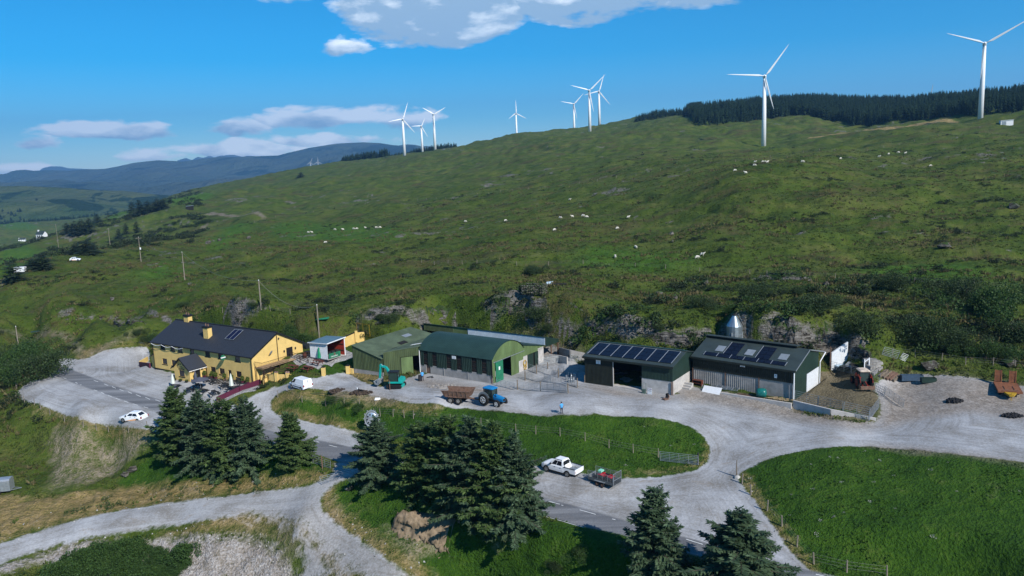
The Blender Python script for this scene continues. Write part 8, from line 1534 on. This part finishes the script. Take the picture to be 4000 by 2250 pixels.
for i, (a, r, l) in enumerate([((2343,928-2),1.5,'large grey boulder on the slope above the orange trailer'),((525,612),1.6,'round pale boulder on the far slope, left of three'),((552,606),1.3,'pale boulder on the far slope, middle of three'),((625,600),1.6,'pale boulder on the far slope, right of three'),((2535,918),1.3,'grey boulder beside the slope fence'),((1775,716),1.2,'pale rock in the rushes above the ledge'),((1660,740),.9,'small pale rock left of the gorse'),((1700,750),.9,'small rock under the gorse'),((2080,718),.8,'small rock by the dark thicket'),((2375,625),1.6,'flat grey rock on the open slope'),((2550,523),2.,'pale rock at the right of the hillside'),((1690,590),1.1,'rock by the two grazing sheep'),((880,1232),.8,'grey rock in the grass inside the track bend'),((332,1185),1.0,'buff stone cluster on the left bank'),((318,1195),.8,'smaller buff stone on the left bank'),((478,718),.9,'grey slab on the slope above the pub'),((285,755),1.,'grey rock on the slope above the gravel'),((1690,610),.8,'low rock below the hillside sheep')]):
    P = gp(*a); ob = bpy.data.objects.new('boulder', stone(40+i, .7, m_strata)); COL.objects.link(ob); thing('boulder', l, 'boulder', P+Vector((0, 0, r*.25)), i, 'boulders on the slopes', ob); ob.scale = (r, r, r)
def ruin():
    P = gp(1345, 738); t = thing('stone_ruin', 'small roofless dry-stone hut ruin on the slope', 'ruin', P, -.35); rg = random.Random(5); me = [stone(60+k, .8, m_strata) for k in range(4)]
    for (x0, y0, x1, y1, hh) in ((-1.9, -1.3, 1.9, -1.3, 2.0), (1.9, -1.3, 1.9, 1.3, 1.8), (-1.9, -1.3, -1.9, 1.3, 1.6), (-1.9, 1.3, 1.9, 1.3, 1.9)):
        n = int(math.hypot(x1-x0, y1-y0)/.42)
        for k in range(n+1):
            for j in range(int(hh/.3)): f = k/n; o = bpy.data.objects.new('stone', me[rg.randrange(4)]); COL.objects.link(o); o.parent = t; o.location = (x0+(x1-x0)*f+rg.uniform(-.08, .08), y0+(y1-y0)*f+rg.uniform(-.1, .1), .1+j*.3); o.scale = (.27, .3, .2); o.rotation_euler = (0, 0, rg.random()*6)
ruin()
one(MB().hexa([(-1, -.4, 0), (1, -.4, 0), (1, .5, 0), (-1, .5, 0), (-.7, -.3, .5), (.8, -.3, .6), (.8, .4, .5), (-.7, .4, .4)]), 'blue_drum', m_bluew, 'pale blue plastic drum lying in the rushes above the ruin', 'drum', gp(1384,714)); one(MB().box(-1.5, -.5, .3, 1.5, .5, .42), 'roofing_sheet', m_dark, 'dark sheet lying beside the blue drum', 'sheet', gp(1406,719), -.2)
one(MB().hexa([(-1.2, -.5, 0), (1.0, -.5, .1), (1.2, .5, .1), (-1, .5, 0), (-1.2, -.5, .15), (1.0, -.5, .35), (1.2, .5, .4), (-1, .5, .2)]), 'green_tarpaulin', m_green, 'bright green tarpaulin on the slope beside the tall pole', 'tarpaulin', gp(812,803)); one(MB().box(-1.6, -.5, .2, 1.6, .5, .34), 'roofing_sheet', m_dkg2, 'dark slab leaning on stones by the farm path', 'sheet', gp(97,836), .5)
# ---------------------------------------------------------------- feed silo
def silo():
    P = F4(3.6, 13.0); B = np.array([P.x, P.y, float(gz(P.x, P.y))]); top = None
    for _ in range(3): d = aty(1848, 792, B[1]); B[0] = d[0]; B[2] = float(gz(B[0], B[1]))
    h = hgt(B, 793); t = thing('feed_silo', 'galvanised feed silo with conical top standing behind the sheds', 'silo', tuple(B), .2); ms = pm('silo_steel', (.34, .40, .44), .28, .15, .8, metal=.75)
    s = MB().lathe([(.25, h-5.4), (1.28, h-4.2), (1.28, h-1.7), (.36, h-.15), (.30, h)], 16); s.build('hopper', ms, t); MB().lathe([(1.31, h-3.0), (1.31, h-2.92)], 16).build('band', m_galv, t)
    for k in range(4): a = .785+k*1.571; x, y = 1.3*math.cos(a), 1.3*math.sin(a); MB().beam((x, y, -1), (x, y, h-2.6), .12, .12).build('leg', m_galv, t)
    l = MB()
    for k in range(4): a, b = .785+k*1.571, .785+(k+1)*1.571; l.beam((1.3*math.cos(a), 1.3*math.sin(a), h-6.2), (1.3*math.cos(b), 1.3*math.sin(b), h-4.4), .07, .07)
    l.build('brace', m_galv, t)['kind'] = 'stuff'; MB().tube([(1.5, -.4, -1), (1.5, -.4, h-1.8), (.5, -.2, h+.2)], .10, 6).build('filling_pipe', ms, t); MB().lathe([(.42, h+.001), (.30, h+.15)], 10).build('lid', m_plinth, t); MB().tube([(1.35, .5, -.5), (1.35, .5, h-1.8)], .03, 5).tube([(1.35, .85, -.5), (1.35, .85, h-1.8)], .03, 5).build('ladder', m_galv, t)['kind'] = 'stuff'
silo()
# ---------------------------------------------------------------- people and animals (one skinned body each)
def skinned(name, V, E, R, mats, paint, sub=1):
    me = bpy.data.meshes.new(name); me.from_pydata(V, E, []); o = bpy.data.objects.new(name, me); COL.objects.link(o); sk = o.modifiers.new('s', 'SKIN'); sk.use_smooth_shade = True; sl = me.skin_vertices[0].data
    for i, r in enumerate(R): sl[i].radius = (r, r) if not isinstance(r, tuple) else r
    sl[0].use_root = True; su = o.modifiers.new('u', 'SUBSURF'); su.levels = sub; su.render_levels = sub
    dg = bpy.context.evaluated_depsgraph_get(); m2 = bpy.data.meshes.new_from_object(o.evaluated_get(dg)); bpy.data.objects.remove(o); m2.materials.clear()
    for m in mats: m2.materials.append(m)
    m2.polygons.foreach_set('material_index', [paint(p.center) for p in m2.polygons]); m2.update(); m2.name = name; return m2
m_skin = pm('skin', (.42, .22, .15), .6, .08); m_shirt = pm('light_blue_shirt', (.08, .36, .72), .8, .1, 6.); m_trou = pm('navy_trousers', (.012, .015, .032), .85, .2, 6.); m_shoe = pm('shoe', (.02, .018, .016), .6); m_hair = pm('dark_hair', (.03, .02, .015), .8)
def person(label, P, rz, armup=0.):
    V = [(0, 0, .95)]; E = []; R = [(.15, .11)]
    def add(p, r, par): V.append(p); R.append(r); E.append((par, len(V)-1)); return len(V)-1
    a = add((0, 0, 1.15), (.15, .10), 0); b = add((0, 0, 1.36), (.18, .11), a); n = add((0, .01, 1.48), .055, b); h = add((0, -.01, 1.58), (.075, .085), n); add((0, -.005, 1.68), (.07, .085), h)
    for s in (-1, 1):
        k = add((s*.10, 0, .86), .095, 0); q = add((s*.11, -.02, .48), .062, k); f = add((s*.12, .03, .09), .042, q); add((s*.13, -.14, .04), .035, f)
        sh = add((s*.20, 0, 1.38), .06, b); el = add((s*.27, .03+(-.10*armup if s > 0 else 0), 1.12), .042, sh); w = add((s*.25, -.08-(.12*armup if s > 0 else 0), .90+(.25*armup if s > 0 else 0)), .030, el)
        c = V[w]; hd = add((c[0], c[1]-.03, c[2]-.07), (.034, .02), w)
        for q_ in range(4): x = c[0]-.027+.018*q_; k1 = add((x, c[1]-.04, c[2]-.115), .0085, hd); add((x, c[1]-.028, c[2]-.155+.006*abs(q_-1.5)), .0075, k1)
        th = add((c[0]-s*.035, c[1]-.05, c[2]-.08), .010, hd); add((c[0]-s*.032, c[1]-.055, c[2]-.115), .009, th)
    def paint(c):
        if c.z > 1.50: return 0
        if c.z < .10: return 3
        if c.z < .93 and abs(c.x) < .20: return 2
        if abs(c.x) > .19 and c.z < 1.14: return 0
        return 1 if c.z > .92 else 0
    t = thing('person', label, 'person', P, rz, None, bpy.data.objects.new('person', skinned('body', V, E, R, [m_skin, m_shirt, m_trou, m_shoe], paint, 1))); COL.objects.link(t)
    hr = MB().lathe([(.088, 1.61), (.092, 1.68), (.075, 1.74), (.02, 1.765)], 10, c=(0, .012, 0)); hr.build('hair', m_hair, t, True)
    nf = MB(); nf.hexa([(-.012, -.10, 1.60), (.012, -.10, 1.60), (.010, -.07, 1.60), (-.010, -.07, 1.60), (-.006, -.085, 1.645), (.006, -.085, 1.645), (.006, -.07, 1.645), (-.006, -.07, 1.645)]); nf.build('nose', m_skin, t)
    e = MB()
    for s in (-1, 1): e.lathe([(.009, -.088), (.009, -.080)], 6, c=(s*.03, 0, 1.65), ax='y')
    e.build('eyes', m_hair, t)['kind'] = 'stuff'; return t
person('man in light blue top and dark trousers standing at the yard edge', gp(1413,1041.5), math.radians(200)); person('man in a bright blue shirt standing at the corner of the barrel-roofed barn', gp(1063,959), math.radians(185), .6); person('worker in pale shirt sitting inside the excavator cab', Vector(bpy.data.objects['excavator'].location)+Vector((-.25, .3, .75)), bpy.data.objects['excavator'].rotation_euler.z-1.57, .9)
m_wool = pm('wool', (.62, .58, .50), .95, .12, 3.); m_face = pm('dark_face', (.05, .04, .035), .9); m_legs = pm('sheep_legs', (.25, .22, .19), .9)
def quadruped(kind, graze=True, lying=False):
    s = dict(sheep=1., dog=.7)[kind]; V = [(0, 0, .62)]; E = []; R = [(.23, .22) if kind == 'sheep' else (.10, .11)]
    def add(p, r, par): V.append(p); R.append(r); E.append((par, len(V)-1)); return len(V)-1
    ch = add((.30, 0, .62), (.21, .22) if kind == 'sheep' else (.12, .13), 0); ru = add((-.32, 0, .63), (.20, .21) if kind == 'sheep' else (.09, .10), 0)
    n = add((.52, 0, .66 if graze else .82), .10, ch); hd = add((.66, 0, .38 if graze else .92), .075, n); add((.76, 0, .24 if graze else .86), .045, hd)
    for q in (-1, 1): add((.62, q*.13, .42 if graze else .96), .02, hd)
    add((-.50, 0, .50), .03, ru)
    for q in (-1, 1):
        k = add((.28, q*.12, .36), .055, ch); k = add((.27, q*.12, .18), .03, k); add((.29, q*.12, .02), .03, k)
        k = add((-.30, q*.12, .40), .075, ru); k = add((-.38, q*.12, .22), .032, k); add((-.33, q*.12, .02), .03, k)
    if kind == 'sheep': mats, paint = [m_wool, m_face, m_legs], lambda c: 1 if c.x > .58 and False else (2 if c.z < .30 and c.x < .5 else 0)
    else: mats, paint = [m_dark, m_white, m_white], lambda c: 1 if (c.x > .45 and c.z > .6) or c.z < .16 else 0
    return skinned(kind, V, E, R, mats, paint, 1)
SH = [quadruped('sheep', True), quadruped('sheep', False)]
SPOS = [((1548,650),'nearest sheep, grazing below the long grass on the open slope',1.57),((1753,652),'cream sheep standing just in front of another above the ledge',0),((1766,645),'sheep with dark rump behind the cream one above the ledge',0),((1600,626),'single sheep seen end-on above the nearest one',1.5),((1409,551),'left sheep of the hillside group of four',0),((1440,548),'second sheep of the hillside group of four',3),((1466,546),'third sheep of the hillside group of four',0),((1477,549),'right sheep of the hillside group of four',3),((1580,550),'sheep alone to the right of the group of four',0),((1394,582),'sheep alone below the group of four',1),((1271,558),'sheep alone in the middle of the hillside',0),((1433,505),'small sheep high on the middle hillside',0),((1552,578),'sheep lying by pale stones',0),
        ((775,587),'first sheep of the line on the left slope',0),((785,587),'second sheep of the line on the left slope',3),((818,613),'lone sheep below the line on the left slope',0),((842,580),'sheep at the start of the long row',0),((863,580),'second sheep of the long row',3),((889,578),'third sheep of the long row',0),((897,578),'fourth sheep of the long row',0),((920,576),'fifth sheep of the long row',3),((946,575),'sixth sheep of the long row',0),((957,575),'last sheep of the long row',3),
        ((1899,410),'left sheep of the flock under the second turbine',0),((1918,410),'second sheep under the second turbine',0),((1926,410),'third sheep under the second turbine',3),((1930,411),'fourth sheep under the second turbine',0),((1897,419),'sheep just below the flock under the second turbine',0),((1848,432),'lowest left sheep under the second turbine',0),((1876,438),'lowest right sheep under the second turbine',3),((2018,410),'sheep right of the flock on the upper slope',0),((2114,402),'lone sheep on the upper slope',0),((2211,397),'left sheep of the upper right group',0),((2235,390),'second sheep of the upper right group',0),((2261,386),'third sheep of the upper right group',3),((2277,388),'right sheep of the upper right group',0),((2340,420),'sheep right of the upper right group',0),((1170,560),'tiny sheep between the row and the middle sheep',0)]
for i, (a, l, r) in enumerate(SPOS):
    P = gp(*a); o = bpy.data.objects.new('sheep', SH[i % 3 == 2]); COL.objects.link(o); thing('sheep', l, 'sheep', P, r+.5*math.sin(i*2.7), 'sheep grazing the hillside', o); k = min(1.6, 1.12+.0006*max(0, P.y-150)); o.scale = (k, k, k)
o = bpy.data.objects.new('dog', quadruped('dog', False)); COL.objects.link(o); thing('dog', 'black and white sheepdog standing on the soil heap', 'dog', gp(908,990), 2.9, None, o); o.scale = (.95,)*3
# ---------------------------------------------------------------- far houses, hut, parked cars
def house(label, P, rz, L_, D_, eh, rh, roofm, wm=None, name='farmhouse'):
    t = thing(name, label, 'house', P, rz); mb = MB(); mb.box(-L_/2, -D_/2, -2, L_/2, D_/2, eh); mb.M = Matrix.Rotation(math.pi/2, 4, 'Z')
    for s in (-1, 1): mb.prism([(-D_/2, eh), (D_/2, eh), (0, rh)], -s*L_/2-.1, -s*L_/2+.1)
    mb.build('wall', wm or m_white, t)['kind'] = 'thing'; r = MB().slab([(-L_/2-.3, -D_/2-.3, eh-.1), (L_/2+.3, -D_/2-.3, eh-.1), (L_/2+.3, 0, rh+.15), (-L_/2-.3, 0, rh+.15)], .15).slab([(-L_/2-.3, 0, rh+.15), (L_/2+.3, 0, rh+.15), (L_/2+.3, D_/2+.3, eh-.1), (-L_/2-.3, D_/2+.3, eh-.1)], .15); r.build('roof', roofm, t)
    for x in (-L_*.3, 0, L_*.3): MB().box(x-.6, -D_/2-.05, eh*.4, x+.6, -D_/2-.01, eh*.8).build('window', m_glass, t)
    MB().box(-L_/2+.3, -.5, rh-.3, -L_/2+1.3, .5, rh+1.2).build('chimney', wm or m_white, t); return t
house('white bungalow among trees in the valley, the left one', gp(56,606), .3, 11, 6, 2.6, 4.6, m_slroof); house('white house with steep gable in the valley, the right one', gp(106,600), -.3, 8, 5, 4, 6.6, m_slroof); house('pale far house at the western edge of the valley', gp(14,555), .1, 14, 6, 2.5, 4, m_slroof); house('tiny pale house at the foot of the far mountains', gp(352,500), .2, 7, 4, 2.5, 4, m_white)
P = gp(2531, 313); t = thing('turbine_hut', 'small white flat-roofed hut on the ridge beside the nearest turbine', 'hut', P, -.3); MB().box(-3.6, -2, -1, 3.6, 2, 2.6).build('wall', m_white, t); MB().slab([(-3.9, -2.3, 2.65), (3.9, -2.3, 2.95), (3.9, 2.3, 2.95), (-3.9, 2.3, 2.65)], .2).build('roof', m_creamw, t); MB().box(-3.0, -2.08, -.2, -.5, -2.01, 2.0).build('door', m_galv, t)
P = gp(478, 527); t = thing('field_hut', 'small black sheeted hut on the hillside lane', 'hut', P, .3); MB().box(-3, -2, -1, 3, 2, 3).build('wall', m_dark, t); MB().slab([(-3.2, -2.2, 3.1), (3.2, -2.2, 3.5), (3.2, 2.2, 3.5), (-3.2, 2.2, 3.1)], .15).build('roof', m_galv, t)
c = gp(190, 656); A, rz = c, .1; road_vehicle('parked_car', 'pale blue car parked under the pine pair at the farm entrance', 'car', c, .2, 'hatch').scale = (.8, .8, .8)
# entrance ramp hut: white porta-shed near the lane
one(MB().box(-1.5, -1, 0, 1.5, 1, 1.6), 'white_shed', m_white, 'white shed beside the farm entrance on the valley lane', 'shed', gp(52, 684), .2)
